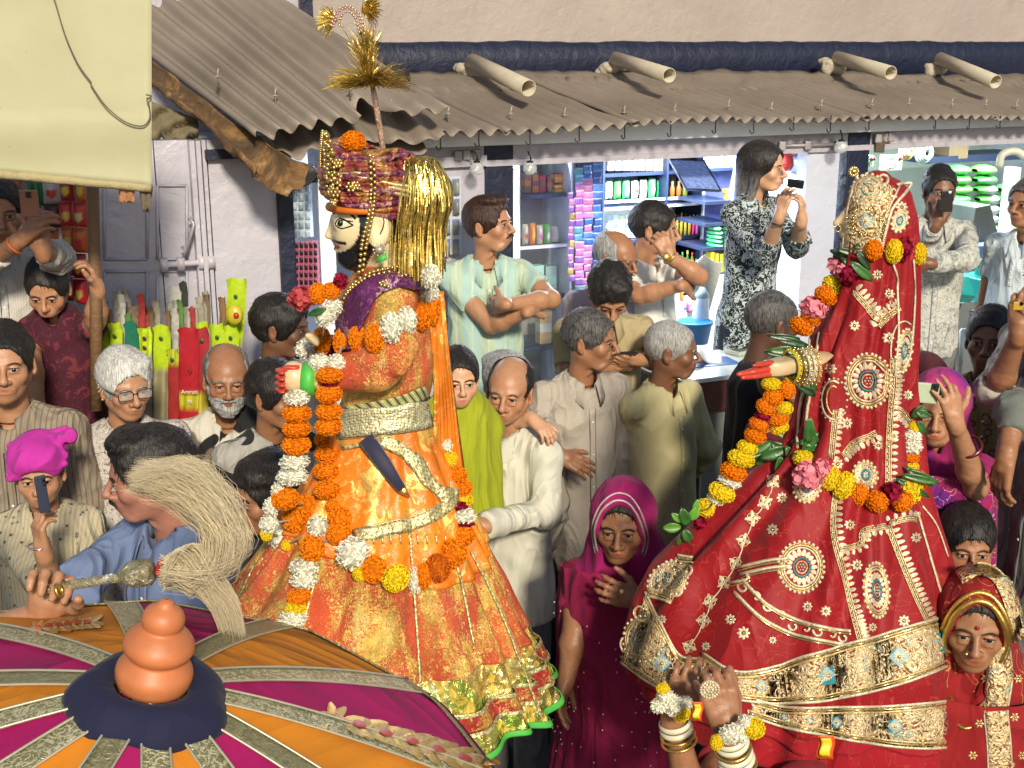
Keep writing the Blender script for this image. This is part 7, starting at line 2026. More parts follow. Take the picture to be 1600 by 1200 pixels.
DH.cord([(522, 334), (532, 327), (545, 332), (556, 342)], .0030, INKB, 'painted_eyebrow', groom, lift=.001)
DH.cord([(582, 342), (588, 333), (598, 338), (600, 352), (594, 366)], .0016, INKB, 'ear_line', groom, lift=.001)
DH.cord([(534, 344), (552, 346)], .0014, INKB, 'eye_line', groom, lift=.001, n=5)
p, n = DH.hit(533, 349, .004); t = MB(); t.sphere(p, (.0068, .004, .0075), 12, 8); t.build('pupil', INKB, groom)
p, n = DH.hit(536, 350, .000); t = MB(); t.sphere(p, (.014, .0022, .0075), 12, 8); t.build('eye_white', flat('eyew', (.75, .72, .6), .2, bmp=0), groom)
# turban of twisted shiny strands
TUR = brocade('turban_silk', (.30, .035, .05), (.70, .34, .10), .42, 40, .5, facets=30)
TUR2 = brocade('turban_violet', (.22, .04, .12), (.75, .4, .3), .35, 40, .5, facets=30)
Rt = [(322, 520, 652, .088), (305, 508, 655, .100), (285, 501, 655, .108), (262, 503, 652, .106), (245, 512, 645, .095), (235, 530, 632, .07)]
t0, t1, t2 = MB(), MB(), MB()
for k in range(20):
 q = k / 19; y_ = 322 - 88 * q; l = np.interp(-y_, [-r[0] for r in Rt], [r[1] for r in Rt]); r_ = np.interp(-y_, [-r[0] for r in Rt], [r[2] for r in Rt]); dd = np.interp(-y_, [-r[0] for r in Rt], [r[3] for r in Rt])
 a, b = ppx(l, y_), ppx(r_, y_); cx_, rx_ = (a.x + b.x) / 2, (b.x - a.x) / 2; pts = []
 for i in range(60):
  th = 2 * math.pi * i / 60; w = 1 + .02 * math.sin(3 * th + k * 1.9) + .015 * noise.noise((k, th * 2, 0))
  pts.append((cx_ + rx_ * w * math.cos(th), GY + dd * w * math.sin(th), a.z + .010 * math.sin(th * 2 + k * .8) - .012 * math.cos(th)))
 (t0 if k % 3 else t1).tube(pts, .0075, 7, closed=True, aspect=1.1)
t0.build('turban', TUR, groom); t1.build('turban_strands', TUR2, groom)
cc_ = ppx(578, 275); t = MB(); t.sphere(cc_, (.108, .092, .062), 24, 14); t.build('turban_core', TUR, groom)
t = MB(); a = [(ppx(578, 321).x + 62 * U * 1.02 * math.cos(2 * math.pi * i / 40), GY + .092 * math.sin(2 * math.pi * i / 40), ppx(578, 322).z) for i in range(40)]
t.tube(a, .009, 8, closed=True); t.build('turban_rim', flat('orange_cord', (.60, .15, .01), .5), groom)
for k in range(3):   # crossing gold twisted bands
 pts = [ppx(x, y, -.113 + .1 * abs(x - 575) / 110 * .6) for x, y in (((524, 268), (560, 275), (600, 290), (645, 300)), ((520, 262), (560, 270), (605, 286), (648, 292)), ((524, 275), (560, 281), (600, 297), (645, 308)))[k]]
 t = MB(); t.tube(bez(pts, 24), .0055, 6); t.build('gold_twist', PALEGOLD, groom)
def beadline(pts3, r, mat, name, parent, step=None):
 P = bez(pts3, 60); t = MB(); L = 0; last = None
 for i in range(1, len(P)):
  L += (P[i] - P[i - 1]).length
  if last is None or L - last > (step or r * 1.9): t.sphere(P[i], r, 6, 4); last = L
 return t.build(name, mat, parent)
GB_ = flat('gold_bead', (.70, .50, .18), .22, .8, bmp=0)
for k, pl_ in enumerate((((578, 240), (580, 285), (577, 330), (566, 380), (561, 425)), ((583, 242), (586, 290), (582, 335), (572, 385), (566, 428)))):
 beadline([ppx(x, y, -.118 if y < 330 else -.10) for x, y in pl_], .005, GB_, 'bead_string', groom)
# crest of beads at the front of the turban
t = MB(); rs_ = np.random.RandomState(4)
for k in range(190):
 v_ = rs_.rand(); y_ = 205 + 118 * v_; w = 3 + 20 * math.sin(math.pi * min(1, v_ * .95)) ** 1.3; x = 508 + 12 * v_ + rs_.uniform(-.4, 1) * w * .8
 t.sphere(ppx(x, y_, -.07 - .04 * rs_.rand() - .0 * v_), .0048, 6, 4)
for k in range(26): t.sphere(ppx(504 - 1.0 * math.sin(k * .12) * 3, 205 + k * 3.4, -.03), .0045, 6, 4)
o_ = t.build('beaded_crest', GB_, groom); o_['kind'] = 'stuff'
for (x, y, r_) in ((548, 292, 6), (556, 290, 5), (528, 255, 5), (524, 300, 6)):
 t = MB(); q = ppx(x, y, -.115)
 for k in range(6): t.sphere(q + Vector((math.cos(k * 1.05) * r_ * U, 0, math.sin(k * 1.05) * r_ * U)), .0045, 6, 4)
 t.sphere(q, .005, 6, 4); t.build('bead_rosette', GB_, groom)
p = DH.hit(592, 388, .004)[0]; t = MB(); t.sphere(p, .011, 12, 8)
for k in range(10): t.sphere(p + Vector((math.cos(k * .628) * .014, -.002, math.sin(k * .628) * .014)), .0032, 6, 4)
t.build('earring', flat('pearl', (.55, .5, .4), .2, .5, bmp=0), groom)
# plume stick, tinsel palm, top crest
stick = [ppx(600, 245, -.04), ppx(592, 190, -.04), ppx(583, 140, -.04), ppx(573, 80, -.04), ppx(566, 50, -.04)]
plume = empty('turban_plume', stick[0], "gold tinsel plume standing up from the groom figure's turban", 'plume')
t = MB(); t.tube(bez(stick, 20), [.0068] * 10 + [.005] * 10, 8); t.build('stick', brocade('stickp', (.45, .25, .18), (.75, .6, .45), .5, 50, .7), plume)
TINS = flat('tinsel', (.60, .42, .10), .25, .85, var=.5, scale=40, bmp=.3, bscale=90); TINB = flat('tinsel_bright', (.80, .58, .16), .18, .9, var=.3, scale=60, bmp=.3, bscale=90)
def tinsel(c, n, dirf, L, r, seed, mats=(TINS, TINB), name='tinsel', parent=plume, droop=.5, brfrac=.3):
 A, B_ = MB(), MB(); rs_ = np.random.RandomState(seed)
 for k in range(n):
  d = Vector(dirf(rs_)).normalized(); l = L * rs_.uniform(.6, 1.1); q = Vector(c(rs_) if callable(c) else c)
  pts = [q + d * l * t_ + Vector((0, 0, -droop * l * t_ * t_)) + Vector(rs_.normal(size=3)) * .002 for t_ in (0, .35, .7, 1)]
  (B_ if rs_.rand() < brfrac else A).tube(pts, [r, r, r * .8, r * .3], 3, cap=False)
 for mb_, mt in ((A, mats[0]), (B_, mats[1])):
  o = mb_.build(name, mt, parent, smooth=False); o['kind'] = 'stuff'
tinsel(ppx(580, 132, -.04), 620, lambda r: (r.normal(), r.normal(), .18 + .25 * abs(r.normal())), .105, .0011, 1, droop=.25, brfrac=.25)
tinsel(lambda r: ppx(580 - 12 * r.rand(), 132 - 50 * r.rand(), -.04), 220, lambda r: (r.normal() * .35 - .05, r.normal() * .35, 1.0), .075, .0011, 2, droop=.0)
for sx, c0 in ((-1, (524, 32)), (1, (567, 16))):
 tinsel(ppx(c0[0], c0[1], -.04), 260, (lambda s: (lambda r: (s * (.9 + .3 * r.normal()), .25 * r.normal(), .35 + .7 * r.normal())))(sx), .042, .0010, 3 + sx, droop=.1, brfrac=.5)
beadline([ppx(x, y, -.045) for x, y in ((562, 52), (556, 30), (545, 18), (534, 24), (530, 38), (538, 42))], .0032, GB_, 'hook_beads', plume)
for r_, mt in ((1.35, flat('pinkbd', (.55, .28, .32), .3, .3)), (1.6, PALEGOLD)):
 beadline([ppx(545 + (x - 545) * r_, 30 + (y - 30) * r_, -.05) for x, y in ((560, 45), (557, 28), (545, 17), (533, 22), (527, 38))], .0036, mt, 'bead_arc', plume)
DG.flower(552, 221, 40, 32, 'O', plume, 0, GY - .05, 0, 1)
# gold tassel behind the turban
tas = empty('gold_tassel', ppx(640, 250), 'thick tassel of gold threads falling from the back of the turban', 'tassel')
A, B_, C2 = MB(), MB(), MB(); rs_ = np.random.RandomState(9)
for k in range(520):
 u = rs_.rand(); w = rs_.uniform(-1, 1); x0 = 622 + 30 * u + 6 * w; dy = rs_.uniform(-.11, .09); xe = 618 + 70 * u ** .8 + 10 * rs_.normal() * .4; ye = 425 + 45 * rs_.rand() - 40 * u
 pts = [ppx(x0 - 4, 268 - 14 * rs_.rand(), dy * .3), ppx(x0 + 12 + 16 * u, 246 + 22 * rs_.rand(), dy * .7), ppx(xe + 8 * u + 4 + 4 * rs_.normal(), 285 + 40 * rs_.rand(), dy), ppx(xe + 9 * w, 350 + 40 * rs_.rand(), dy), ppx(xe + 12 * w, ye, dy * 1.1)]
 (A if rs_.rand() < .5 else B_).tube(bez(pts, 12), .0015, 3, cap=False)
for mb_, mt in ((A, TINS), (B_, TINB)):
 o = mb_.build('threads', mt, tas, smooth=False); o['kind'] = 'stuff'
# collar, shawl, necklaces
PURP = brocade('purple_shawl', (.13, .015, .12), (.6, .35, .3), .18, 40, .4)
DG.ribbon([(622, 440), (585, 452), (562, 480), (545, 520), (532, 545)], [20, 34, 46, 44, 36], PURP, 'shawl', groom, lift=.014, nw=8)
DG.ribbon([(665, 452), (640, 446), (615, 440)], [16, 20, 18], PURP, 'shawl_collar', groom, lift=.014)
for (pl_, r_) in ((((620, 428), (585, 436), (560, 450), (545, 480), (530, 520), (520, 545)), .0052), (((612, 436), (580, 444), (553, 462), (538, 495), (522, 530)), .0048), (((628, 440), (600, 450), (610, 455)), .0045)):
 beadline([DG.hit(x, y, .02)[0] for x, y in pl_], r_, GB_, 'necklace', groom)
t = MB(); p = ppx(590, 402, -.105); t.add([p, p + Vector((.02, 0, .012)), p + Vector((.022, -.004, -.006)), p + Vector((-.004, 0, -.014))], [(0, 1, 2, 3)]); t.build('collar_tab', GREENH, groom, thick=.003)
# striped sash and the pale gold belt
STR = fabric('striped_sash', (.30, .42, .06), pattern=pat_multi(pat_stripe((.5, .5, .4), 150, 'DIAGONAL', .3), pat_stripe((.14, .02, .12), 75, 'DIAGONAL', .18)))
DG.ribbon([(540, 646), (570, 638), (605, 630), (640, 620), (662, 610)], 20, STR, 'sash', groom, lift=.012)
BELT = braid_mat('belt_gold', (.74, .70, .42), 190)
DG.ribbon([(534, 662), (570, 658), (610, 654), (640, 650), (664, 645)], 46, BELT, 'belt', groom, lift=.017, nw=6)
for dy in (-23, -16, 17, 24): DG.cord([(534, 662 + dy), (570, 658 + dy), (610, 654 + dy), (640, 650 + dy), (664, 645 + dy)], .0028, PALEGOLD, 'belt_cord', groom, lift=.006)
for (x, y) in ((556, 660), (578, 658), (632, 651)):
 for r_ in (13, 7): DG.cord([(x - r_, y), (x, y - r_), (x + r_, y), (x, y + r_), (x - r_, y)], .0018, PALEGOLD, 'belt_diamond', groom, lift=.006, n=17)
# dagger
t = MB(); q0, q1 = DG.hit(575, 684, .02)[0], DG.hit(622, 765, .022)[0]
t.tube([q0, q0.lerp(q1, .5), q1], [.021, .019, .012], 10, flatn=(0, -1, 0.3), aspect=.45)
dg = t.build('dagger_sheath', flat('navyvel', (.018, .02, .05), .7, sheen=.3), groom)
t = MB(); q2 = DG.hit(632, 778, .02)[0]; t.tube([q1, q2], [.0125, .002], 8, aspect=.5, flatn=(0, -1, .3)); t.build('dagger_tip', GOLD, dg)
beadline([DG.hit(x, y, .02)[0] for x, y in ((588, 684), (612, 725), (628, 764))], .0022, GB_, 'dagger_trim', dg)
# braid ribbons over the orange skirt
for pts, w in ((((592, 686), (622, 700), (648, 722), (668, 752), (690, 772), (700, 782)), 20), (((704, 762), (700, 786), (660, 812), (610, 826), (556, 838)), 20), (((590, 690), (560, 696), (538, 700)), 6)):
 DG.ribbon(pts, w, BRAID, 'braid', groom, lift=.010)
 if w > 10:
  for k in (-.55, .55):
   P_ = [(x + (k * w if abs(pts[0][0] - pts[-1][0]) < abs(pts[0][1] - pts[-1][1]) else 0), y + k * w) for x, y in pts]; DG.cord(P_, .0024, PALEGOLD, 'braid_cord', groom, lift=.003)
# long braid seams down the skirt
for pts in (((500, 880), (478, 960), (462, 1030)), ((640, 830), (648, 930), (652, 1000), (656, 1080)), ((735, 860), (775, 940), (815, 1040), (845, 1120)), ((400, 880), (360, 960), (335, 1010)), ((705, 850), (725, 930), (740, 1010))):
 DG.cord(pts, .004, BRAID, 'seam_braid', groom, lift=.004)
for k in range(26):
 x = 470 + k * 14; DG.cord([(x, 830 + .3 * k), (x + 2, 850)], .003, PALEGOLD, 'fringe', groom, lift=.004, n=4) if 556 < x < 700 else None
# orange cape down the back
G = np.zeros((12, 40, 3))
for i in range(12):
 for j in range(40):
  v_ = j / 39; x = 668 + 8 * math.sin(v_ * 3) + (i / 11) * (26 + 36 * v_ ** 2) + 2 * math.sin(i * 2.1 + v_ * 3); y = 455 + 330 * v_
  G[i, j] = at(x, y, GY - .03 + .10 * (i / 11) + .012 * math.sin(i * 2.2 + v_ * 2))
t = MB(); t.grid(G); DG.add(t.build('cape', ORANGE, groom, thick=.004))
# painted hands
LACQ = attr_mat('lacquer', rough=.16); cream_m = flat('cream_lacquer', (.62, .47, .27), .25, bmp=.05); red_m = flat('red_lacquer', (.50, .05, .03), .25, bmp=.05)
f = Field(ppx(425, 640, -.28), ppx(500, 540, -.06), .0042)
f.cone(ppx(490, 592, -.17), ppx(462, 590, -.175), .028, .034, k=.02); f.ell(ppx(458, 590, -.175), (.022, .026, .036), k=.02)
t = MB(); fld_add(t, f); t.build('hand', cream_m, groom)
for k, y in enumerate((578, 588, 598, 608)):
 f = Field(ppx(422, y + 14, -.26), ppx(470, y - 16, -.1), .0038); q = ppx(452, y, -.19)
 f.cone(q, ppx(437, y + 1, -.205), .0095, .0095, k=.006); f.cone(ppx(437, y + 1, -.205), ppx(441, y + 7, -.225), .0095, .0085, k=.006)
 t = MB(); fld_add(t, f); t.build('finger', red_m, groom)
f = Field(ppx(425, 592, -.26), ppx(480, 555, -.1), .0038); f.cone(ppx(462, 576, -.19), ppx(438, 566, -.2), .011, .009, k=.006); t = MB(); fld_add(t, f); t.build('thumb', red_m, groom)
t = MB(); t.tube([ppx(484, 578, -.17), ppx(480, 612, -.17)], .0, 4); t = MB(); t.lathe([(.034, -.016), (.040, -.016), (.040, .016), (.034, .016)], ppx(484, 593, -.17), (1, 0, -.05), 24); t.build('cuff', GREENH, groom)
f = Field(ppx(466, 560, -.2), ppx(510, 500, .05), .004); f.cone(ppx(498, 536, -.08), ppx(474, 517, -.10), .012, .0105, k=.01); t = MB(); fld_add(t, f); t.build('raised_finger', cream_m, groom)
# support: the bearer under the skirt
person('woman bearer under the groom figure, hidden by its wide gold skirt', (600, 1010, 2.95), s=.95, yaw=-90, skin='brown', fem=1, hair='sleek', hairc='black', ground=0, top='blouse', topm=fabric('deep_red', (.19, .012, .018)), collar=False, placket=False, eyes=False, pants=DARKP)
t = MB(); c = ppx(600, 930); t.lathe([(0, 0), (.15, 0), (.17, .03), (.15, .035), (0, .03)], c, seg=24); t.tube([c, ppx(600, 660)], .03, 10); t.build('wooden_core', flat('corewood', (.2, .1, .05), .7), groom)

# garlands of the groom figure
L_OUT = [(464, 622, 40, 22, 'W'), (464, 646, 46, 27, 'O'), (464, 670, 46, 27, 'O'), (463, 695, 47, 28, 'O'), (460, 722, 46, 27, 'W'), (457, 744, 50, 28, 'W'), (436, 768, 26, 30, 'W'), (424, 792, 26, 30, 'W'), (446, 779, 44, 34, 'O'), (481, 793, 38, 44, 'O'), (460, 812, 40, 36, 'O'), (420, 818, 30, 30, 'W'), (416, 834, 20, 24, 'Y'), (436, 838, 38, 36, 'W'), (448, 852, 18, 18, 'Y'), (497, 822, 34, 34, 'W')]
garland(DG, L_OUT, "outer of the two flower columns hanging from the groom figure's hand", Yd=2.74)
L_IN = [(515, 586, 42, 26, 'O'), (515, 601, 24, 12, 'M')] + [(514.5 - .6 * k, y, 43, 28, 'O') for k, y in enumerate((616, 643, 666, 687, 709, 736, 765))] + [(520, 790, 22, 22, 'O'), (531, 810, 38, 36, 'O'), (530, 834, 40, 34, 'O'), (488, 857, 42, 38, 'O')]
garland(DG, L_IN, 'inner marigold column, orange from elbow height down to the skirt', Yd=2.74)
NECKG = [(517, 455, 28, 30, 'O'), (497, 459, 28, 34, 'O'), (532, 439, 26, 24, 'M'), (520, 480, 30, 28, 'W'), (508, 494, 34, 30, 'W'), (503, 533, 30, 44, 'O'), (515, 542, 18, 26, 'M'), (478, 545, 34, 34, 'W'), (500, 566, 34, 26, 'W'), (524, 567, 32, 26, 'W'), (537, 535, 34, 46, 'O'), (560, 531, 32, 46, 'O'), (585, 529, 32, 46, 'O'), (611, 512, 36, 48, 'W'), (636, 502, 32, 46, 'W'), (658, 494, 32, 46, 'O'), (675, 486, 30, 44, 'O'), (668, 458, 38, 34, 'W'), (674, 432, 32, 36, 'W')]
garland(DG, NECKG, "thick garland of orange and white flowers round the groom figure's shoulders", Yd=2.78)
RS_ = [(697, 697, 22, 22, 'W'), (703, 718, 24, 26, 'Y'), (714, 743, 34, 28, 'O'), (721, 762, 36, 28, 'O'), (722, 781, 36, 20, 'Y'), (718, 791, 28, 14, 'M'), (724, 806, 42, 24, 'W'), (725, 818, 34, 12, 'M'), (722, 836, 42, 34, 'O'), (708, 864, 46, 44, 'O'), (684, 888, 40, 46, 'D'), (663, 900, 28, 42, 'O'), (648, 908, 24, 44, 'W'), (618, 903, 44, 44, 'Y'), (583, 889, 44, 44, 'O'), (562, 896, 24, 26, 'Y'), (552, 864, 54, 52, 'W')]
garland(DG, RS_, 'long garland curving round the right side and front of the gold skirt', Yd=2.8)
garland(DG, [(475, 886, 46, 26, 'W'), (475, 906, 44, 26, 'W'), (468, 932, 38, 24, 'O'), (462, 950, 36, 20, 'Y'), (458, 966, 44, 24, 'W'), (452, 984, 44, 22, 'W'), (444, 990, 34, 14, 'Y'), (438, 1008, 50, 26, 'W'), (434, 1026, 48, 24, 'W')], 'white and yellow tail of the garland hanging down the gold skirt', Yd=2.7)
rr0 = empty('rose_bunch', ppx(472, 467, -.16), 'pinkish red rose at the upper left end of the shoulder garland', 'rose')
DG.flower(472, 467, 40, 44, 'R', rr0, 0, 2.78, 0, 1); leaf(DG, 482, 492, 30, 12, 20, rr0, LEAFM, 2.75)
# ================================================================== the bride figure
BYC = 3.10
bride = empty('bride_figure', at(1290, 1070, BYC), 'bride figure wholly draped in a red veil and skirt with gold embroidery, facing left', 'figure')
bride.location.z = 1.0
def red_cloth(name, c=(.26, .004, .008), thr=.0):
 return fabric(name, c, rough=.6, fold=.28, fscale=3.5, sheen=.06, pattern=pat_curl((.36, .03, .02), 10, .012))
RED = red_cloth('bridal_red'); RED2 = red_cloth('bridal_red_hem', (.30, .006, .014))
B_ROWS = [(276, 1352, 1392), (284, 1338, 1408), (300, 1327, 1422), (340, 1318, 1432), (390, 1314, 1434), (430, 1308, 1432), (480, 1292, 1428), (540, 1266, 1427), (600, 1252, 1425), (660, 1243, 1428), (700, 1224, 1432), (740, 1190, 1440), (780, 1150, 1454), (820, 1112, 1468), (860, 1076, 1480), (910, 1030, 1490), (960, 1004, 1498), (1010, 988, 1504), (1060, 978, 1510)]
SB = loft(BYC, B_ROWS, .80, hemtilt=.055, seed=3, folds=13, famp=.026)
DB = Drape(BYC)
DB.add(patch(SB, 0, 1, 0, .97, 260, 150, RED, 'veil_and_skirt', bride, closed=True))
DB.add(patch(SB, 0, 1, .93, 1.0, 260, 14, RED2, 'hem', bride, lift=-.006, closed=True))
t = MB(); ctr = SB(0, 0); c_ = (at(1352, 276, BYC) + at(1392, 276, BYC)) / 2
G = np.zeros((40, 6, 3))
for i in range(40):
 for j in range(6):
  p = SB(i / 40, 0); q = c_ + Vector((0, 0, .012)); G[i, j] = p.lerp(q, j / 5) + Vector((0, 0, .006 * math.sin(math.pi * j / 5)))
t.grid(G, closed_u=True); DB.add(t.build('veil_crown', RED, bride, thick=.003))
# second hem layer, hanging lower at the right
def vf0(u): return .955
def SB2(u, v):
 p = SB(u, min(1, .93 + .0 * v)); a = 2 * math.pi * u
 q = SB(u, 1.0); d = Vector((math.cos(a), math.sin(a) * .8, 0))
 k = max(0, math.cos(a - R(300)) * .5 + .5)
 return p.lerp(q, min(1, v * 2)) + Vector((0, 0, -.115 * k * max(0, v - .3) / .7)) + d * (-.012 - .01 * v)
DB.add(patch(SB2, 0, 1, 0, 1, 260, 16, RED2, 'lower_hem', bride, closed=True))
ZG = flat('zari_gold', (.72, .52, .24), .38, .6, var=.3, scale=80, bmp=.6, bscale=300); ZP = flat('zari_pale', (.68, .58, .40), .42, .4, var=.25, scale=80, bmp=.6, bscale=300)
TEAL = flat('teal_thread', (.02, .20, .26), .5, var=.3, scale=80); BLUE2 = flat('pale_blue_thread', (.28, .45, .48), .5, var=.3, scale=80); SEQ = flat('gold_sequin', (.85, .66, .25), .15, .95, bmp=0)
def band_mat(name, ground=(.22, .06, .035), c1=(.74, .58, .30), c2=(.50, .50, .36)):
 m, nt, bs = _new(name); v = coords(nt)
 n1 = noisef(nt, v, 42, 1.5, .5, 2.4); a1 = ramp(nt, n1, [(.36, (0, 0, 0)), (.41, (1, 1, 1)), (.59, (1, 1, 1)), (.64, (0, 0, 0))])
 n2 = noisef(nt, v, 16, 2, .5, 1); a2 = ramp(nt, n2, [(.60, (0, 0, 0)), (.63, (1, 1, 1))])
 base = mixc(nt, a1, ground, c1); base = mixc(nt, a2, base, c2)
 fine = ramp(nt, noisef(nt, v, 260, 2), [(.4, (.6,) * 3), (.6, (1.2,) * 3)]); base = mixc(nt, 1.0, base, fine, 'MULTIPLY')
 nt.links.new(base, bs.inputs['Base Color']); bs.inputs['Roughness'].default_value = .4
 mm_ = N(nt, 'ShaderNodeMath', operation='MULTIPLY'); mm_.inputs[1].default_value = .2; nt.links.new(a1, mm_.inputs[0]); nt.links.new(mm_.outputs[0], bs.inputs['Metallic'])
 bump(nt, bs, n1, .8, .012); return m
BAND = band_mat('embroidered_band')
class Emb:
 """one embroidered motif: several draped pieces joined in one mesh with up to four thread colours"""
 M_ = [ZG, ZP, TEAL, SEQ, BLUE2]
 def __init__(s, D): s.D = D; s.t = MB()
 def line(s, pts, rpx, mi=0, closed=False, n=None, lift=.003):
  P = bez([(x, y, 0) for x, y in pts], n or max(5, int(sum(math.dist(pts[i], pts[i + 1]) for i in range(len(pts) - 1)) / 5)))
  q = [s.D.hit(p.x, p.y, lift) for p in P]; r = rpx * .0016
  s.t.tube([a for a, b in q], r, 5, mi=mi, aspect=.7, flatn=[tuple(b) for a, b in q], closed=closed); return s
 def ring(s, x, y, rx, ry, rpx, mi=0, a0=0, a1=360, rot=0, n=None, lift=.003):
  c, sn = math.cos(R(rot)), math.sin(R(rot)); k = n or max(8, int(max(rx, ry) * (a1 - a0) / 360 * 1.6)); pts = []
  for i in range(k + 1):
   a = R(a0 + (a1 - a0) * i / k); u, w = rx * math.cos(a), ry * math.sin(a); pts.append((x + u * c - w * sn, y + u * sn + w * c))
  q = [s.D.hit(px, py, lift) for px, py in pts]; s.t.tube([a for a, b in q], rpx * .0016, 5, mi=mi, aspect=.7, flatn=[tuple(b) for a, b in q]); return s
 def bead(s, x, y, rpx, mi=0, lift=.002):
  p, n = s.D.hit(x, y, lift); s.t.sphere(p, rpx * .0016, 7, 5, mi=mi); return s
 def beads(s, x, y, rx, ry, n, rpx, mi=0, a0=0, rot=0):
  for k in range(n):
   a = R(a0) + 2 * math.pi * k / n; u, w = rx * math.cos(a), ry * math.sin(a); c, sn = math.cos(R(rot)), math.sin(R(rot)); s.bead(x + u * c - w * sn, y + u * sn + w * c, rpx, mi)
  return s
 def fan(s, pts, mi=0, lift=.003):
  cx = sum(p[0] for p in pts) / len(pts); cy = sum(p[1] for p in pts) / len(pts)
  V = [s.D.hit(x, y, lift)[0] for x, y in pts] + [s.D.hit(cx, cy, lift + .002)[0]]; n = len(pts)
  s.t.add([tuple(v) for v in V], [(i, (i + 1) % n, n) for i in range(n)], mi); return s
 def petal(s, x, y, L, w, ang, mi=0, lift=.003):
  a = R(ang); c, sn = math.cos(a), math.sin(a); P = []
  for k in range(10):
   th = 2 * math.pi * k / 10; u = L / 2 + L / 2 * math.cos(th); q = w / 2 * math.sin(th) * (1 - .25 * math.cos(th)); P.append((x + u * c - q * sn, y + u * sn + q * c))
  return s.fan(P, mi, lift)
 def done(s, name, parent=bride): return s.t.build(name, s.M_, parent)
def e_flower(x, y, r, mi=1, D=DB, parent=bride, n=8):
 e = Emb(D)
 for k in range(n): e.petal(x + math.cos(k * 2 * math.pi / n) * r * .3, y + math.sin(k * 2 * math.pi / n) * r * .3, r * .75, r * .5, k * 360 / n, mi)
 e.bead(x, y, r * .28, 3); return e.done('embroidered_flower', parent)
def e_medal(x, y, rx, ry, rot=0, D=DB, parent=bride, core=2):
 e = Emb(D); e.beads(x, y, rx, ry, int((rx + ry) * .40), 3.2, 1, rot=rot); e.ring(x, y, rx * .86, ry * .86, 2.0, 0, rot=rot); e.ring(x, y, rx * .76, ry * .76, 1.8, 1, rot=rot); e.ring(x, y, rx * .94, ry * .94, 1.0, 0, rot=rot)
 n = 18
 for k in range(n):
  a = 360 * k / n; ca, sa = math.cos(R(a)), math.sin(R(a)); u, w = rx * .42 * ca, ry * .42 * sa; c, sn = math.cos(R(rot)), math.sin(R(rot))
  ang = math.degrees(math.atan2(ry * sa, rx * ca)) + rot
  e.petal(x + u * c - w * sn, y + u * sn + w * c, (rx + ry) * .5 * .33 * (.7 + .3 * abs(ca * rx + sa * ry) / max(rx, ry)), max(3.4, .15 * (rx + ry) * .5 * 1.0 + 1.2), ang, 1)
 e.ring(x, y, rx * .36, ry * .36, 1.6, core, rot=rot); e.ring(x, y, rx * .24, ry * .24, 1.2, 0, rot=rot)
 e.beads(x, y, rx * .12, ry * .12, 6, 1.6, 4); e.bead(x, y, 1.8, 3); return e.done('medallion', parent)
def e_star(x, y, r, D=DB, parent=bride, rot=0):
 e = Emb(D)
 for q in (0, 45):
  rr_ = r * (1.12 if not q else .8); pts = [(x + rr_ * math.cos(R(rot + q + 45 + 90 * k)), y + rr_ * math.sin(R(rot + q + 45 + 90 * k))) for k in range(4)]; e.fan(pts, 2 if not q else 4, .004 + q * .00004)
  e.line(pts + [pts[0]], 1.3 if not q else .7, 1, n=17)
 for k in range(10): e.petal(x, y, r * .5, r * .18, 36 * k, 1, .007)
 e.bead(x, y, r * .16, 3, .008); return e.done('teal_star', parent)
def e_scroll(x, y, r, ang, D=DB, parent=bride, flip=1):
 e = Emb(D); pts = []
 for k in range(16):
  t_ = k / 15; a = R(ang) + flip * t_ * 4.6; q = r * (1 - .72 * t_); pts.append((x + q * math.cos(a), y + q * math.sin(a)))
 e.line(pts, 2.0, 1, n=16); e.line([(px_ * .8 + x * .2, py_ * .8 + y * .2) for px_, py_ in pts[:10]], 1.2, 0, n=10); e.bead(*pts[-1], 2.4, 3); return e.done('scroll', parent)
def e_teeth(pts, L, side, D=DB, parent=bride, step=9, w=6.5, band=8):
 """braid with a row of leaf teeth on one side"""
 e = Emb(D); P = bez([(x, y, 0) for x, y in pts], int(sum(math.dist(pts[i], pts[i + 1]) for i in range(len(pts) - 1)) / step) + 2)
 for i, p in enumerate(P):
  a = P[max(0, i - 1)]; b = P[min(len(P) - 1, i + 1)]; ang = math.degrees(math.atan2(b.y - a.y, b.x - a.x)) + 90 * side
  c, sn = math.cos(R(ang)), math.sin(R(ang)); e.petal(p.x + c * band * .5, p.y + sn * band * .5, L, w, ang, 1)
  e.bead(p.x, p.y, 1.6, 3, .006)
 for k in (-.5, -.15, .2, .5):
  e.line([(p.x + k * band * math.cos(math.atan2((P[min(i + 1, len(P) - 1)] - P[max(i - 1, 0)]).y, (P[min(i + 1, len(P) - 1)] - P[max(i - 1, 0)]).x) + math.pi / 2), p.y + k * band * math.sin(math.atan2((P[min(i + 1, len(P) - 1)] - P[max(i - 1, 0)]).y, (P[min(i + 1, len(P) - 1)] - P[max(i - 1, 0)]).x) + math.pi / 2)) for i, p in enumerate(P)], 1.2, 0 if k in (-.5, .5) else 1)
 return e.done('toothed_border', parent)
def curve_at(pts, t_):
 P = bez([(x, y, 0) for x, y in pts], 60); return P[int(max(0, min(1, t_)) * 59)]
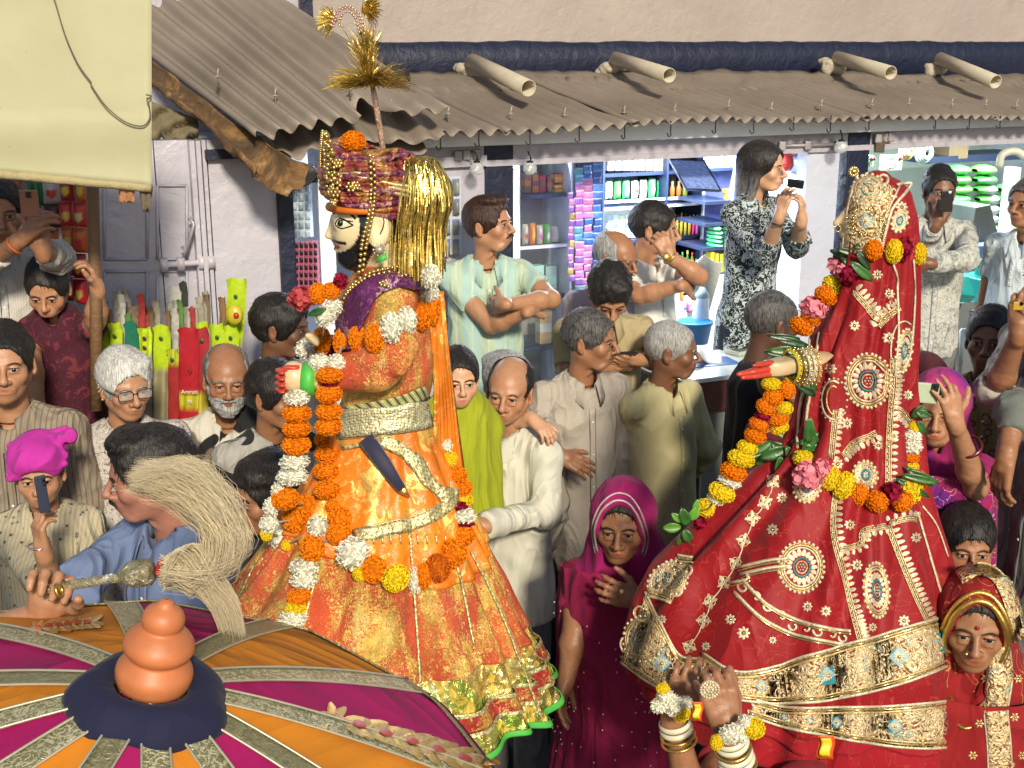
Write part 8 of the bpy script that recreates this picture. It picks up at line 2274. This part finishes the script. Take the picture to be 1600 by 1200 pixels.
def hemband(top, bot, n, name, phase=0):
 """wide band between two curves with medallions, teal stars and scrolls"""
 nu = 120; G = np.zeros((nu, 9, 3))
 for i in range(nu):
  a, b = curve_at(top, i / (nu - 1)), curve_at(bot, i / (nu - 1))
  for j in range(9): q = a.lerp(b, j / 8); G[i, j] = DB.hit(q.x, q.y, .004)[0]
 t = MB(); t.grid(G); t.build(name, BAND, bride, thick=.002)
 for pts in (top, bot):
  for k, (mt, r_, dd) in enumerate(((ZP, .0042, 0), (SEQ, .0024, 5 if pts is top else -5), (ZG, .003, 9 if pts is top else -9))): DB.cord([(x, y + dd) for x, y in pts], r_, mt, 'band_cord', bride, lift=.006)
 for k in range(n):
  t_ = (k + .5) / n; a, b = curve_at(top, t_), curve_at(bot, t_); m_ = a.lerp(b, .5); h = (b - a).length
  if (k + phase) % 2: e_medal(m_.x, m_.y, h * .30, h * .34, core=4)
  else: e_star(m_.x, m_.y, h * .24, rot=rnd.uniform(-8, 8))
  for sg in (-1, 1):
   for q in (.25, .75):
    t2 = t_ + sg * .42 / n; a2, b2 = curve_at(top, t2), curve_at(bot, t2); s2 = a2.lerp(b2, q); e_scroll(s2.x, s2.y, h * .16, 90 + 90 * (q > .5) * 2 + 40 * sg, flip=sg * (1 if q > .5 else -1))
hemband([(1010, 925), (1035, 975), (1062, 1022), (1100, 1030)], [(973, 1035), (1010, 1062), (1040, 1078), (1085, 1090)], 3, 'hem_band', 1)
hemband([(1100, 1020), (1150, 1048), (1210, 1040), (1290, 1015), (1380, 990), (1440, 972), (1480, 962)], [(1085, 1082), (1150, 1092), (1220, 1098), (1300, 1092), (1390, 1072), (1450, 1052), (1494, 1032)], 9, 'hem_band')
hemband([(1180, 1092), (1230, 1104), (1300, 1104), (1370, 1103), (1440, 1098), (1510, 1092)], [(1170, 1118), (1230, 1136), (1300, 1150), (1370, 1162), (1440, 1168), (1498, 1166)], 8, 'lower_band', 1)
# left paisley
hemband([(1060, 868), (1085, 872)], [(1012, 930), (1050, 942)], 1, 'paisley_patch', 1)
for (x, y, rx, ry, rt) in ((1356, 595, 36, 42, 0), (1252, 886, 36, 40, 0), (1369, 922, 20, 43, -4), (1412, 548, 12, 34, 8), (1357, 297, 25, 24, 0), (1034, 905, 26, 17, -50), (1262, 760, 20, 26, 20), (1352, 742, 18, 22, -10), (1405, 345, 12, 18, 20)): e_medal(x, y, rx, ry, rt)
e_star(1353, 345, 15)
for (x, y, r_) in ((1371, 429, 8), (1389, 459, 8), (1335, 509, 8), (1388, 528, 9), (1298, 576, 9), (1323, 661, 9), (1418, 617, 8), (1408, 324, 9), (1208, 828, 9), (1327, 820, 8), (1339, 883, 9), (1162, 989, 10), (1142, 968, 8), (1104, 1010, 7), (1412, 970, 9), (1290, 955, 8), (1262, 948, 8), (1308, 725, 9), (1396, 682, 7), (1372, 696, 7), (1035, 968, 7), (1222, 778, 9), (1430, 840, 8), (1362, 980, 7), (1207, 1000, 6), (1395, 1110, 0)):
 if r_: e_flower(x, y, r_)
e_teeth([(1305, 765), (1303, 830), (1318, 900), (1334, 960), (1345, 1002)], 11, -1)
e_teeth([(1388, 822), (1410, 880), (1430, 930), (1452, 978)], 12, -1)
e_teeth([(1312, 858), (1345, 850), (1350, 830), (1385, 822)], 9, 1); e_teeth([(1390, 818), (1418, 810), (1432, 812)], 9, -1)
e_teeth([(1335, 455), (1355, 480), (1372, 500)], 13, -1, w=7); e_teeth([(1372, 512), (1390, 492), (1406, 480)], 13, -1, w=7)
e_teeth([(1316, 712), (1335, 692), (1370, 676)], 11, 1, w=7); e_teeth([(1395, 560), (1396, 600), (1392, 640), (1389, 700), (1388, 760)], 10, -1)
e_teeth([(1306, 640), (1303, 670), (1298, 715)], 9, -1); e_teeth([(1403, 640), (1414, 650), (1422, 660)], 9, 1)
e = Emb(DB); e.ring(1302, 625, 16, 30, 2.4, 1, 60, 300); e.ring(1302, 625, 9, 22, 1.8, 0, 60, 300); e.beads(1303, 625, 20, 34, 20, 2.2, 1); e.done('paisley_arc')
e = Emb(DB); e.ring(1412, 548, 20, 46, 1.6, 1, 90, 300); e.done('paisley_arc')
# long cords: veil edge and flowing vines
for pts, r_ in ((((1340, 272), (1330, 310), (1322, 350), (1318, 398)), .004), (((1400, 290), (1424, 288), (1392, 330), (1376, 400)), .0045), (((1405, 290), (1380, 345), (1366, 395)), .003), (((1395, 405), (1402, 450), (1404, 520), (1398, 590)), .0035), (((1426, 405), (1428, 470), (1424, 540)), .0035), (((1268, 520), (1262, 580), (1250, 640), (1246, 700)), .0045), (((1282, 520), (1272, 580), (1262, 640), (1256, 700)), .0045), (((1480, 870), (1462, 820), (1440, 790)), .003)):
 DB.cord(pts, r_, ZP, 'zari_cord', bride, lift=.004)
for pts in (((1154, 888), (1200, 876), (1232, 872)), ((1158, 898), (1200, 888), (1230, 884)), ((1148, 925), (1190, 965), (1240, 990), (1300, 1003), (1330, 1008)), ((1160, 905), (1200, 945), (1250, 970), (1300, 982), (1330, 986)), ((1140, 912), (1170, 905), (1165, 895)), ((1432, 800), (1452, 870), (1470, 930))):
 DB.cord(pts, .0046, ZP, 'zari_cord', bride, lift=.004); DB.cord([(x + 1, y + 5) for x, y in pts], .0028, SEQ, 'sequin_line', bride, lift=.004)
for k in range(9):
 x, y = np.interp(k, [0, 4, 8], [1162, 1240, 1318]), np.interp(k, [0, 4, 8], [918, 978, 996]); e_scroll(x, y, 9, 200 + 30 * (k % 2), flip=1 if k % 2 else -1)
vine = [(1208, 752), (1195, 785), (1176, 810), (1162, 845), (1150, 880), (1132, 910), (1110, 940), (1100, 970), (1078, 1010)]
for i, (x, y) in enumerate(vine):
 e = Emb(DB)
 for k in range(4): e.petal(x, y, 13, 6.5, 45 + 90 * k + 20 * i, 1)
 e.ring(x, y, 9, 9, 1.0, 0); e.bead(x, y, 2.2, 3)
 if i < len(vine) - 1: e.line([(x, y), ((x + vine[i + 1][0]) / 2 + 3, (y + vine[i + 1][1]) / 2), vine[i + 1]], 1.2, 1)
 e.done('vine_leaf')
# head cloth embroidery: scrolls and sequins
DB.ribbon([(1368, 284), (1358, 320), (1350, 360), (1342, 398)], [56, 66, 58, 46], BAND, 'head_band', bride, lift=.003, nw=8)
for (x, y, r_, a_, fl_) in ((1335, 300, 11, 0, 1), (1378, 280, 12, 90, -1), (1385, 315, 10, 200, 1), (1345, 322, 10, 100, -1), (1375, 335, 11, 0, 1), (1335, 335, 9, 180, -1), (1330, 368, 10, 45, 1), (1368, 375, 11, 120, -1), (1345, 385, 9, 0, 1), (1362, 392, 9, 180, 1), (1352, 276, 9, 0, 1), (1396, 300, 9, 60, 1)): e_scroll(x, y, r_, a_, flip=fl_)
e = Emb(DB); rs_ = np.random.RandomState(2)
for k in range(46):
 a_ = rs_.rand() * 6.28; q = rs_.uniform(17, 27); e.bead(1353 + q * math.cos(a_) * 1.05, 346 + q * math.sin(a_), 2.0, 3, .006)
for k in range(30): e.bead(1388 + rs_.normal() * 2 - 14 * (k / 30), 300 + 95 * k / 30, 1.8, 3, .005)
o_ = e.done('sequins'); o_['kind'] = 'stuff'
# bride's face showing at the veil's edge
f = Field(at(1296, 410, BYC) - Vector((0, .1, 0)), at(1350, 300, BYC) + Vector((0, .1, 0)), .004); UB = mpp(1320, 350, BYC)
f.ell(at(1332, 350, BYC), (18 * UB, .045, 36 * UB), k=.02); f.cone(at(1318, 335, BYC), at(1306, 349, BYC), 4 * UB, 5 * UB, k=.01); f.ell(at(1316, 366, BYC), (5 * UB, .015, 4 * UB), k=.008); f.ell(at(1322, 385, BYC), (9 * UB, .02, 9 * UB), k=.015)
t = MB(); fld_add(t, f); t.build('face', flat('cream_lacquer', (.62, .47, .27)), bride)
t = MB()
for k in range(14): t.sphere(at(1309 + 5 * math.cos(k * .45), 357 + 5 * math.sin(k * .45), BYC - .03), .0022, 6, 4)
t.build('nose_ring', SEQ, bride)
t = MB(); q = at(1334, 268, BYC - .05)
for k in range(12): t.sphere(q + Vector((math.cos(k * .52) * .010, 0, math.sin(k * .52) * .010)), .004, 6, 4)
t.sphere(q, .008, 8, 6); t.build('forehead_jewel', SEQ, bride)
# arm and hand
f = Field(at(1170, 620, 2.62), at(1300, 520, 3.1), .0045)
f.cone(at(1285, 575, 2.98), at(1248, 572, 2.86), .042, .034, k=.02); f.cone(at(1248, 572, 2.86), at(1222, 572, 2.82), .028, .030, k=.02); f.ell(at(1208, 574, 2.80), (.030, .022, .030), k=.02)
t = MB(); fld_add(t, f); t.build('hand', flat('cream_lacquer', (.62, .47, .27)), bride)
for k, (x0, y0, x1, y1, x2, y2) in enumerate(((1203, 566, 1188, 567, 1178, 570), (1202, 576, 1178, 581, 1154, 585), (1202, 584, 1180, 588, 1160, 590), (1204, 590, 1182, 594, 1162, 597))):
 f = Field(at(1145, 612, 2.66), at(1215, 552, 2.86), .004); f.cone(at(x0, y0, 2.79), at(x1, y1, 2.77), .0105, .0095, k=.006); f.cone(at(x1, y1, 2.77), at(x2, y2, 2.755), .0095, .006, k=.006)
 t = MB(); fld_add(t, f); t.build('finger', flat('red_lacquer', (.50, .05, .03)), bride)
for k, (x, rr_, w_, mt) in enumerate(((1236, .036, .012, flat('yellow_thread', (.55, .42, .02), .6)), (1243, .039, .010, SEQ), (1250, .042, .010, ZP), (1257, .044, .010, ZP), (1263, .046, .008, ZG))):
 bangle(at(x, 572, 2.83 + .015 * k), (1, .45, .02), rr_, w_, mt, 'bangle', '', parent=bride)
 bb = MB(); c = at(x, 572, 2.83 + .015 * k); ax = Vector((1, .45, .02)).normalized(); q_ = ax.to_track_quat('Z', 'Y').to_matrix()
 for j in range(22): bb.sphere(c + q_ @ Vector((math.cos(j * .2856) * (rr_ + .005), math.sin(j * .2856) * (rr_ + .005), 0)), .0035, 6, 4)
 bb.build('bangle_beads', SEQ, bride)
# garlands
YB = 2.72
garland(DB, [(1365, 391, 28, 32, 'O'), (1397, 393, 28, 38, 'Y'), (1414, 388, 24, 36, 'M'), (1436, 397, 24, 34, 'Y')], "orange, yellow and maroon flowers across the back of the bride figure's neck", Yd=BYC - .12)
garland(DB, [(1308, 414, 32, 34, 'P'), (1326, 432, 30, 32, 'M'), (1316, 424, 24, 24, 'P'), (1302, 446, 38, 26, 'Y', 35), (1290, 462, 38, 26, 'O', 35), (1270, 482, 46, 34, 'P', 20), (1252, 510, 40, 26, 'O', 30), (1266, 497, 34, 22, 'O', 35), (1282, 476, 30, 20, 'P', 20)], "diagonal run of pink, yellow and orange flowers from the bride figure's cheek to her hand", Yd=BYC - .14)
SE = [(1205, 600, 32, 19, 'Y', 0), (1229, 609, 28, 30, 'O'), (1208, 621, 32, 28, 'O'), (1196, 636, 32, 24, 'O', 30), (1226, 638, 28, 20, 'Y'), (1192, 650, 28, 18, 'M'), (1216, 655, 34, 22, 'O', -15), (1186, 664, 34, 22, 'O', 30), (1218, 668, 30, 20, 'Y', -25), (1180, 681, 36, 24, 'O', 20), (1168, 699, 34, 22, 'Y', 10), (1158, 717, 44, 28, 'Y', 15), (1146, 737, 44, 28, 'O', 20), (1140, 752, 38, 18, 'W', 20), (1128, 769, 44, 28, 'Y', 20), (1118, 780, 30, 14, 'W', 25), (1106, 796, 44, 30, 'Y', 20), (1094, 817, 26, 20, 'M')]
garland(DB, SE, "long slanting garland of yellow and orange marigolds from the bride figure's hand to her skirt", Yd=2.80)
garland(DB, [(1255, 716, 34, 26, 'Y'), (1262, 744, 48, 44, 'P'), (1284, 734, 30, 34, 'P'), (1298, 748, 30, 38, 'Y', 20), (1319, 759, 34, 44, 'Y', 20), (1343, 773, 30, 34, 'O'), (1370, 784, 34, 38, 'O'), (1394, 772, 36, 40, 'M'), (1410, 784, 34, 30, 'O'), (1420, 765, 42, 48, 'Y'), (1436, 752, 26, 34, 'O'), (1420, 728, 32, 16, 'Y'), (1420, 714, 34, 18, 'O'), (1423, 698, 36, 26, 'W'), (1424, 682, 32, 22, 'W'), (1428, 668, 18, 20, 'Y')], 'hip garland of pink, yellow, orange and maroon flowers with white ones at its right end', Yd=BYC - .25)
def leafbunch(items, label, Yd, mat=LEAFM):
 r0 = empty('leaf_bunch', at(items[0][0], items[0][1], Yd), label, 'leaves')
 for (x, y, L, w, a_) in items: leaf(DB, x, y, L, w, a_, r0, mat if rnd.random() < .7 else LEAFM, Yd, lift=.012 + .02 * rnd.random())
 return r0
leafbunch([(1315, 392, 55, 14, -20), (1318, 398, 55, 14, -26), (1322, 404, 50, 14, -30), (1325, 388, 50, 12, -12), (1330, 408, 46, 16, -38), (1312, 400, 50, 12, -35), (1340, 385, 30, 12, 10), (1345, 392, 36, 12, -50)], "dark folded leaves under the bride figure's chin", BYC - .15, LEAFD)
leafbunch([(1262, 560, 60, 14, 170), (1258, 548, 58, 16, 178), (1262, 540, 55, 14, 165), (1250, 530, 52, 12, 172), (1240, 590, 46, 18, -40), (1236, 584, 50, 16, -30), (1255, 600, 40, 14, -50)], "dark leaves around the bride figure's outstretched hand", 2.86, LEAFD)
leafbunch([(1205 + 9 * k, 690 + 6 * ((k * 37) % 5), 42, 17, -150 + 30 * k) for k in range(9)] + [(1225, 680, 46, 18, -20), (1240, 690, 42, 18, 10), (1215, 700, 46, 18, -30), (1232, 700, 44, 20, 200), (1210, 712, 44, 16, 190)], 'bushy green leaves in the middle of the slanting garland', 2.85)
leafbunch([(1078, 812, 24, 16, 60), (1074, 820, 30, 18, 110), (1070, 830, 28, 16, 180), (1080, 836, 26, 16, -60), (1066, 815, 22, 12, 140), (1084, 800, 22, 10, 75), (1072, 840, 20, 8, -100)], 'light green leaves at the lower end of the slanting garland', 2.80, flat('leaf_light', (.10, .28, .03), .4, var=.3, scale=25))
leafbunch([(1405, 742, 60, 13, -12), (1410, 735, 56, 13, -22), (1400, 748, 62, 13, -28), (1408, 728, 56, 12, -36), (1420, 650, 26, 14, 50), (1426, 640, 24, 14, -20), (1430, 655, 24, 12, -60)], 'rolled green leaves sticking out right of the hip garland', BYC - .3)

# bearer of the bride figure with raised, hennaed hands
t = MB(); c = at(1270, 960, BYC); t.lathe([(0, 0), (.16, 0), (.18, .03), (.15, .035), (0, .03)], c, seg=24); t.tube([c, at(1350, 700, BYC)], .035, 10); t.build('wooden_core', flat('corewood', (.2, .1, .05), .7), bride)
HY = 2.52
bp = person('woman bearer in red, hennaed hands with white bangles raised to hold the bride figure', (1235, 1035, 3.0), s=.95, yaw=-60, skin='brown', fem=1, hair='sleek', hairc='black', ground=0, byaw=-35, eyes=False,
 top='blouse', topm=_mats[('fab', 'deep_red')], collar=False, placket=False, pants=DARKP,
 arms=[dict(e=W_(1085, 1265, HY + .05), w=W_(1052, 1118, HY + .04), d=(.35, .05, 1), n=(-.2, -1, .1), curl=.55, hs=1.12), dict(e=W_(1178, 1290, HY - .02), w=W_(1138, 1142, HY - .08), d=(-.28, .15, 1), n=(.12, -1, .25), curl=(.8, .75, .75, .7), hs=1.22, side=1, thumb=.3)])
bl = flat('ivory_bangle', (.66, .62, .46), .3, bmp=0)
for (wr_, el_, base, n_) in ((at(1052, 1118, HY + .04), at(1085, 1265, HY + .05), .030, 4), (at(1138, 1142, HY - .08), at(1178, 1290, HY - .02), .030, 6)):
 ax = (el_ - wr_).normalized()
 for k in range(n_):
  b_ = wr_ + ax * (.022 + .0165 * k); r_ = .034 + .0012 * k
  if k == 2 or k == n_ - 1: bangle(b_, ax, r_ + .001, .007, GOLD, 'bangle', '%s thin gold bangle among the ivory ones on the bearer\'s %s forearm' % ('upper' if k == 2 else 'lower', 'left hand side' if wr_.x < .42 else 'front'), group='gold bangles of the bearer')
  else: bangle(b_, ax, r_, .014, bl, 'bangle', 'ivory white bangle on the bearer\'s %s forearm, %s from the wrist' % ('left hand side' if wr_.x < .42 else 'front', ('first', 'second', 'third', 'fourth', 'fifth', 'sixth')[k]), group='ivory bangles of the bearer')
DN = Drape(HY)
garland(DN, [(1040, 1090, 30, 30, 'W'), (1052, 1102, 34, 34, 'W'), (1036, 1076, 22, 16, 'Y'), (1064, 1112, 30, 34, 'Y'), (1030, 1102, 26, 28, 'W'), (1072, 1098, 22, 22, 'W')], "small wrist garland of white and yellow flowers on the bearer's raised wrist at the hem", Yd=HY - .03, string=False, lift=0)
garland(DN, [(1120, 1160, 22, 26, 'Y'), (1138, 1148, 30, 30, 'W'), (1152, 1146, 34, 34, 'W'), (1164, 1128, 24, 22, 'W'), (1178, 1138, 34, 36, 'Y')], "second wrist garland of white and yellow flowers nearer the camera", Yd=HY - .14, string=False, lift=0)
t = MB(); q = at(1109, 1078, HY - .155)
for r_, n_ in ((.006, 6), (.013, 12), (.019, 20)):
 for k in range(n_): t.sphere(q + Vector((math.cos(2 * math.pi * k / n_) * r_, 0, math.sin(2 * math.pi * k / n_) * r_)), .0036, 6, 4)
t.lathe([(0, .002), (.021, .002), (.022, 0), (.021, -.003), (0, -.003)], q + Vector((0, .003, 0)), (0, -1, 0), 24)
tag(t.build('cocktail_ring', ZP), 'big round pale gold ring on the hennaed hand', 'ring')
for (x, y, w, h) in ((1089, 1112, 17, 30), (1290, 1168, 26, 38)):
 r0 = empty('cloth_tag', at(x, y, HY - .12), ('small yellow cloth tag with orange rim %s' % ('under the hennaed hand' if x < 1200 else 'hanging under the hem of the red skirt')), 'tag')
 t = MB(); G = np.zeros((5, 7, 3)); G2 = np.zeros((5, 7, 3))
 for i in range(5):
  for j in range(7):
   G[i, j] = at(x + (i / 4 - .5) * w + 2 * math.sin(j), y + (j / 6 - .5) * h, HY - .13 + .004 * math.sin(j)); G2[i, j] = at(x + (i / 4 - .5) * w * .62 + 2 * math.sin(j), y + (j / 6 - .5) * h * .75, HY - .137 + .004 * math.sin(j))
 t.grid(G); t.build('rim', flat('tagor', (.60, .08, .01), .5), r0, thick=.002)
 t = MB(); t.grid(G2); t.build('centre', flat('tagye', (.80, .52, .02), .5), r0, thick=.002)

# procession umbrella
UA = at(240, 1058, 1.62); umb = empty('umbrella', UA, 'procession umbrella in magenta and orange panels with silver strips and clay coloured pot finial', 'umbrella')
MAGP = fabric('umbrella_magenta', (.36, .008, .105), fold=.22, rough=.8, fscale=2, sheen=0); ORP = fabric('umbrella_orange', (.62, .215, .014), fold=.22, rough=.8, fscale=2, sheen=0)
def silver(name, dark=.2, embossed=True):
 m, nt, bs = _new(name); v = coords(nt); n1 = noisef(nt, v, 60, 2, .5, 2.0); a1 = ramp(nt, n1, [(.42, (0, 0, 0)), (.47, (1, 1, 1)), (.53, (1, 1, 1)), (.58, (0, 0, 0))])
 c = mixc(nt, a1, (.28, .26, .12), (.66, .62, .40)) if embossed else ramp(nt, n1, [(.3, (.22, .20, .10)), (.7, (.36, .34, .19))])
 nt.links.new(c, bs.inputs['Base Color']); bs.inputs['Metallic'].default_value = .45; bs.inputs['Roughness'].default_value = .42; bump(nt, bs, n1, .5, .01); return m
SIL, SILD = silver('silver_strip'), silver('silver_plain', embossed=False)
RU, NP = .61, 12
axu = Vector((.20, -.06, 1)).normalized(); qu = axu.to_track_quat('Z', 'Y').to_matrix()
def US(a, r, lift=0.0):
 # a: angle in degrees, r: 0..1
 seg = (a % (360 / NP)) / (360 / NP); sag = .012 * math.sin(math.pi * seg) * r
 return UA + qu @ Vector((math.cos(R(a)) * RU * r, math.sin(R(a)) * RU * r, -.02 - .215 * r ** 1.35 - sag + lift))
for k in range(NP):
 a0 = k * 360 / NP + 6; G = np.zeros((13, 16, 3))
 for i in range(13):
  for j in range(16): G[i, j] = US(a0 + 360 / NP * i / 12, .06 + .94 * j / 15)
 t = MB(); t.grid(G); t.build('panel', ORP if k % 2 else MAGP, umb, thick=.002)
 for wd, mt, nm, lf in ((.030, SIL if k % 3 else SILD, 'silver_strip', .004),):
  G = np.zeros((5, 18, 3))
  for j in range(18):
   r_ = .10 + .90 * j / 17; c = US(a0, r_, lf); d = qu @ Vector((-math.sin(R(a0)), math.cos(R(a0)), 0))
   for i in range(5): G[i, j] = c + d * wd * (.55 + .45 * r_) * (i / 4 - .5) * 2
  t = MB(); t.grid(G); t.build(nm, mt, umb, thick=.002)
  for sg in (-1, 1):
   t = MB(); t.tube([Vector(G[0 if sg < 0 else 4, j]) + Vector((0, 0, .002)) for j in range(18)], .0022, 5); t.build('strip_cord', flat('cordsil', (.50, .47, .34), .4, .4), umb)
# rim border
G = np.zeros((161, 4, 3))
for i in range(161):
 for j in range(4): G[i, j] = US(360 * i / 160, .955 + .055 * j / 3, .006 - .004 * j)
t = MB(); t.grid(G); t.build('rim_border', SILD, umb, thick=.003)
# embroidered gold sprays on two panels
DU = Drape(1.6)
for c in list(umb.children):
 if c.name.startswith('panel'): DU.add(c)
for (x0, y0, x1, y1, sc) in ((520, 1125, 740, 1195, .9), (60, 985, 140, 978, .5)):
 e = Emb(DU); e.M_ = [ZG, GOLD, flat('redstone', (.5, .03, .02), .35), SEQ, BLUE2]; a_ = math.degrees(math.atan2(y1 - y0, x1 - x0))
 for k in range(6): e.petal(x0, y0, 30 * sc, 17 * sc, a_ + 60 + 60 * k, k % 2, .003)
 e.ring(x0, y0, 8 * sc, 6 * sc, 2, 0); e.bead(x0, y0, 3, 2, .004)
 for k in range(16):
  t_ = (k + 1) / 16; x, y = x0 + (x1 - x0) * t_, y0 + (y1 - y0) * t_
  e.petal(x, y, 48 * sc, 17 * sc, a_ + rnd.uniform(12, 32), k % 2, .006); e.petal(x, y, 48 * sc, 17 * sc, a_ - rnd.uniform(8, 26), (k + 1) % 2, .007)
  if k % 3 == 1: e.petal(x, y, 26 * sc, 12 * sc, a_ + 5, 2, .009)
 e.line([(x0, y0), ((x0 + x1) / 2, (y0 + y1) / 2 - 6 * sc), (x1, y1)], 1.6 * sc, 2, lift=.006)
 e.done('gold_embroidery', umb)
# navy pad and finial
t = MB(); G = np.zeros((60, 10, 3))
for i in range(60):
 a = 2 * math.pi * i / 60; w = 1 + .05 * math.sin(3 * a + 1) + .03 * math.sin(7 * a)
 for j in range(10):
  th = math.pi * j / 9; rr_ = .052 + (.115 * w - .052) * (j / 9) ** .9
  G[i, j] = UA + qu @ Vector((math.cos(a) * rr_, math.sin(a) * rr_, .016 * max(0, math.sin(th)) ** .6 - .016 - .030 * (j / 9) ** 2))
t.grid(G, closed_u=True); t.build('navy_pad', fabric('navy_velvet', (.012, .014, .045), fold=.15, sheen=.05), umb, thick=.006)
t = MB(); prof = [(.0, -.02), (.050, -.015), (.056, .005), (.055, .018), (.046, .030), (.040, .038), (.047, .044), (.052, .054), (.049, .066), (.036, .080), (.027, .086), (.030, .092), (.031, .102), (.025, .114), (.012, .122), (.010, .128), (.0, .131)]
P_ = [prof[0]]
for i in range(1, len(prof)):
 for k in range(1, 4): P_.append(tuple(np.array(prof[i - 1]) * (1 - k / 3) + np.array(prof[i]) * k / 3))
P_ = [tuple(np.mean([P_[max(0, i - 1)], P_[i], P_[min(len(P_) - 1, i + 1)]], 0)) for i in range(len(P_))]
t.lathe(P_, UA, axu + Vector((0.04, 0, 0)), 40); t.build('pot_finial', flat('clay', (.50, .165, .06), .48, var=.12, scale=20, bmp=.1), umb)
t = MB(); t.tube([UA - axu * .03, UA - axu * (UA.z - .02)], .016, 10); t.build('shaft', flat('shaftm', (.4, .38, .3), .3, .7), umb)

# fly whisk and the hand that swings it
wh0, wh1 = at(118, 914, 1.98), at(243, 893, 1.98)
wsk = empty('fly_whisk', wh1, 'silver handled fly whisk with long cream hair sweeping up to the left', 'whisk')
WS = brocade('whisk_silver', (.25, .23, .14), (.62, .58, .38), .6, 60, .8)
ax = (wh1 - wh0).normalized()
t = MB(); a_ = at(62, 922, 1.98)
for k in range(3): t.tube([a_.lerp(wh1, q) + Vector((0, math.cos(q * 60 + k * 2.1) * .004, math.sin(q * 60 + k * 2.1) * .004)) for q in np.linspace(.0, .72, 50)], .0055, 6)
t.build('handle', WS, wsk)
t = MB(); b0 = at(186, 900, 1.98); t.lathe([(0, 0), (.008, 0), (.012, .006), (.021, .016), (.024, .028), (.0245, .042), (.022, .050), (.024, .054), (.018, .060), (0, .062)], b0, (at(243, 892, 1.98) - b0), 24); t.build('cup', WS, wsk)
for k in range(8):
 t = MB(); t.tube(bez([wh1 + Vector((0, 0, 0)), wh1 + Vector((.012, .01 * math.cos(k), .022 * math.sin(k * .8))), wh1 + Vector((.018, .012 * math.cos(k), .012 - .025 * k / 8))], 8), .0028, 5); t.build('red_thread', flat('redthread', (.45, .03, .02), .6), wsk)
HAIRW = attr_mat('whisk_hair', rough=.75, bmp=0, var=.15, sheen=.4); t = MB(); rs_ = np.random.RandomState(5)
for k in range(3500):
 u = rs_.rand(); v_ = rs_.normal() * .5
 main = k < 2600
 if main:      # plume rising and bending over to the left
  w = rs_.uniform(0, 1);
  pts = [(256 + 4 * rs_.normal(), 896 + 9 * rs_.normal()), (300 + 62 * w, 915 - 30 * w + 8 * rs_.normal()), (332 + 45 * w + 9 * rs_.normal(), 850 - 10 * w + 6 * rs_.normal()), (298 + 55 * w + 11 * rs_.normal(), 797 - 18 * w + 9 * rs_.normal()), (244 + 58 * w + 16 * rs_.normal(), 764 - 36 * w + 10 * rs_.normal()), (190 + 70 * rs_.rand() + 20 * w, 738 + 40 * rs_.rand() - 26 * w)]
 else:
  w = rs_.rand(); pts = [(256, 896 + 9 * rs_.normal()), (262 + 40 * w, 870 - 22 * w), (290 + 50 * w, 880 + 40 * rs_.rand()), (330 + 42 * w, 930 + 30 * rs_.rand()), (345 + 40 * w, 985 + 20 * rs_.rand())]
 Yh = 2.02 + .07 * rs_.normal() * .6; P_ = [at(x, y, Yh + .02 * rs_.normal()) for x, y in pts]; g_ = rs_.uniform(.9, 1.2)
 t.tube(bez(P_, 13), [.00045] * 7 + [.0004, .0003, .00025, .0002, .00015, .0001], 3, cap=False, color=(.60 * g_, .50 * g_, .31 * g_))
o = t.build('hair', HAIRW, wsk, cols=True, smooth=False); o['kind'] = 'stuff'
person('person left of the frame whose arm swings the silver fly whisk', (-300, 760, 2.1), s=1.0, yaw=60, skin='mid', hair='short', hairc='black', ground=0, top='polo', topm=fabric('cream_kurta2', (.5, .47, .4)), pants=DARKP, eyes=False,
 arms=[None, dict(e=W_(-95, 1030, 2.05), w=W_(72, 958, 2.03), d=(.35, -.25, 1), n=(-.1, 1, .3), curl=(.95, .95, .9, .85), side=-1, thumb=.6, tc=.6, hs=1.0)])
t = MB(); t.lathe([(.010, -.003), (.013, -.003), (.014, 0), (.013, .003), (.010, .003)], at(92, 922, 1.955), (1, 0, .3), 16); tag(t.build('finger_ring', GOLD), 'gold ring on the hand holding the fly whisk', 'ring')

# gold bands on the red sari of the woman at the lower right
DS = Drape(2.8)
for c in pb['root'].children:
 if c.name.startswith(('sari', 'veil', 'blouse')) and not c.name.startswith('veil_trim'): DS.add(c)
DS.ribbon([(1558, 1010), (1562, 1050), (1556, 1100), (1560, 1160), (1562, 1215)], 34, BAND, 'gold_band', pb['root'], lift=.006)
for dx in (-18, 18): DS.cord([(1558 + dx, 1012), (1562 + dx, 1060), (1556 + dx, 1110), (1560 + dx, 1160), (1562 + dx, 1215)], .0035, ZP, 'band_cord', pb['root'])
DS.ribbon([(1500, 905), (1530, 890), (1560, 905), (1580, 950), (1592, 1000)], 22, BAND, 'veil_band', pb['root'], lift=.006)
for x, y in ((1590, 1060), (1585, 1120), (1530, 1130), (1520, 1180), (1596, 1180), (1540, 1060)): e_flower(x, y, 7, 0, DS, pb['root'], 6)
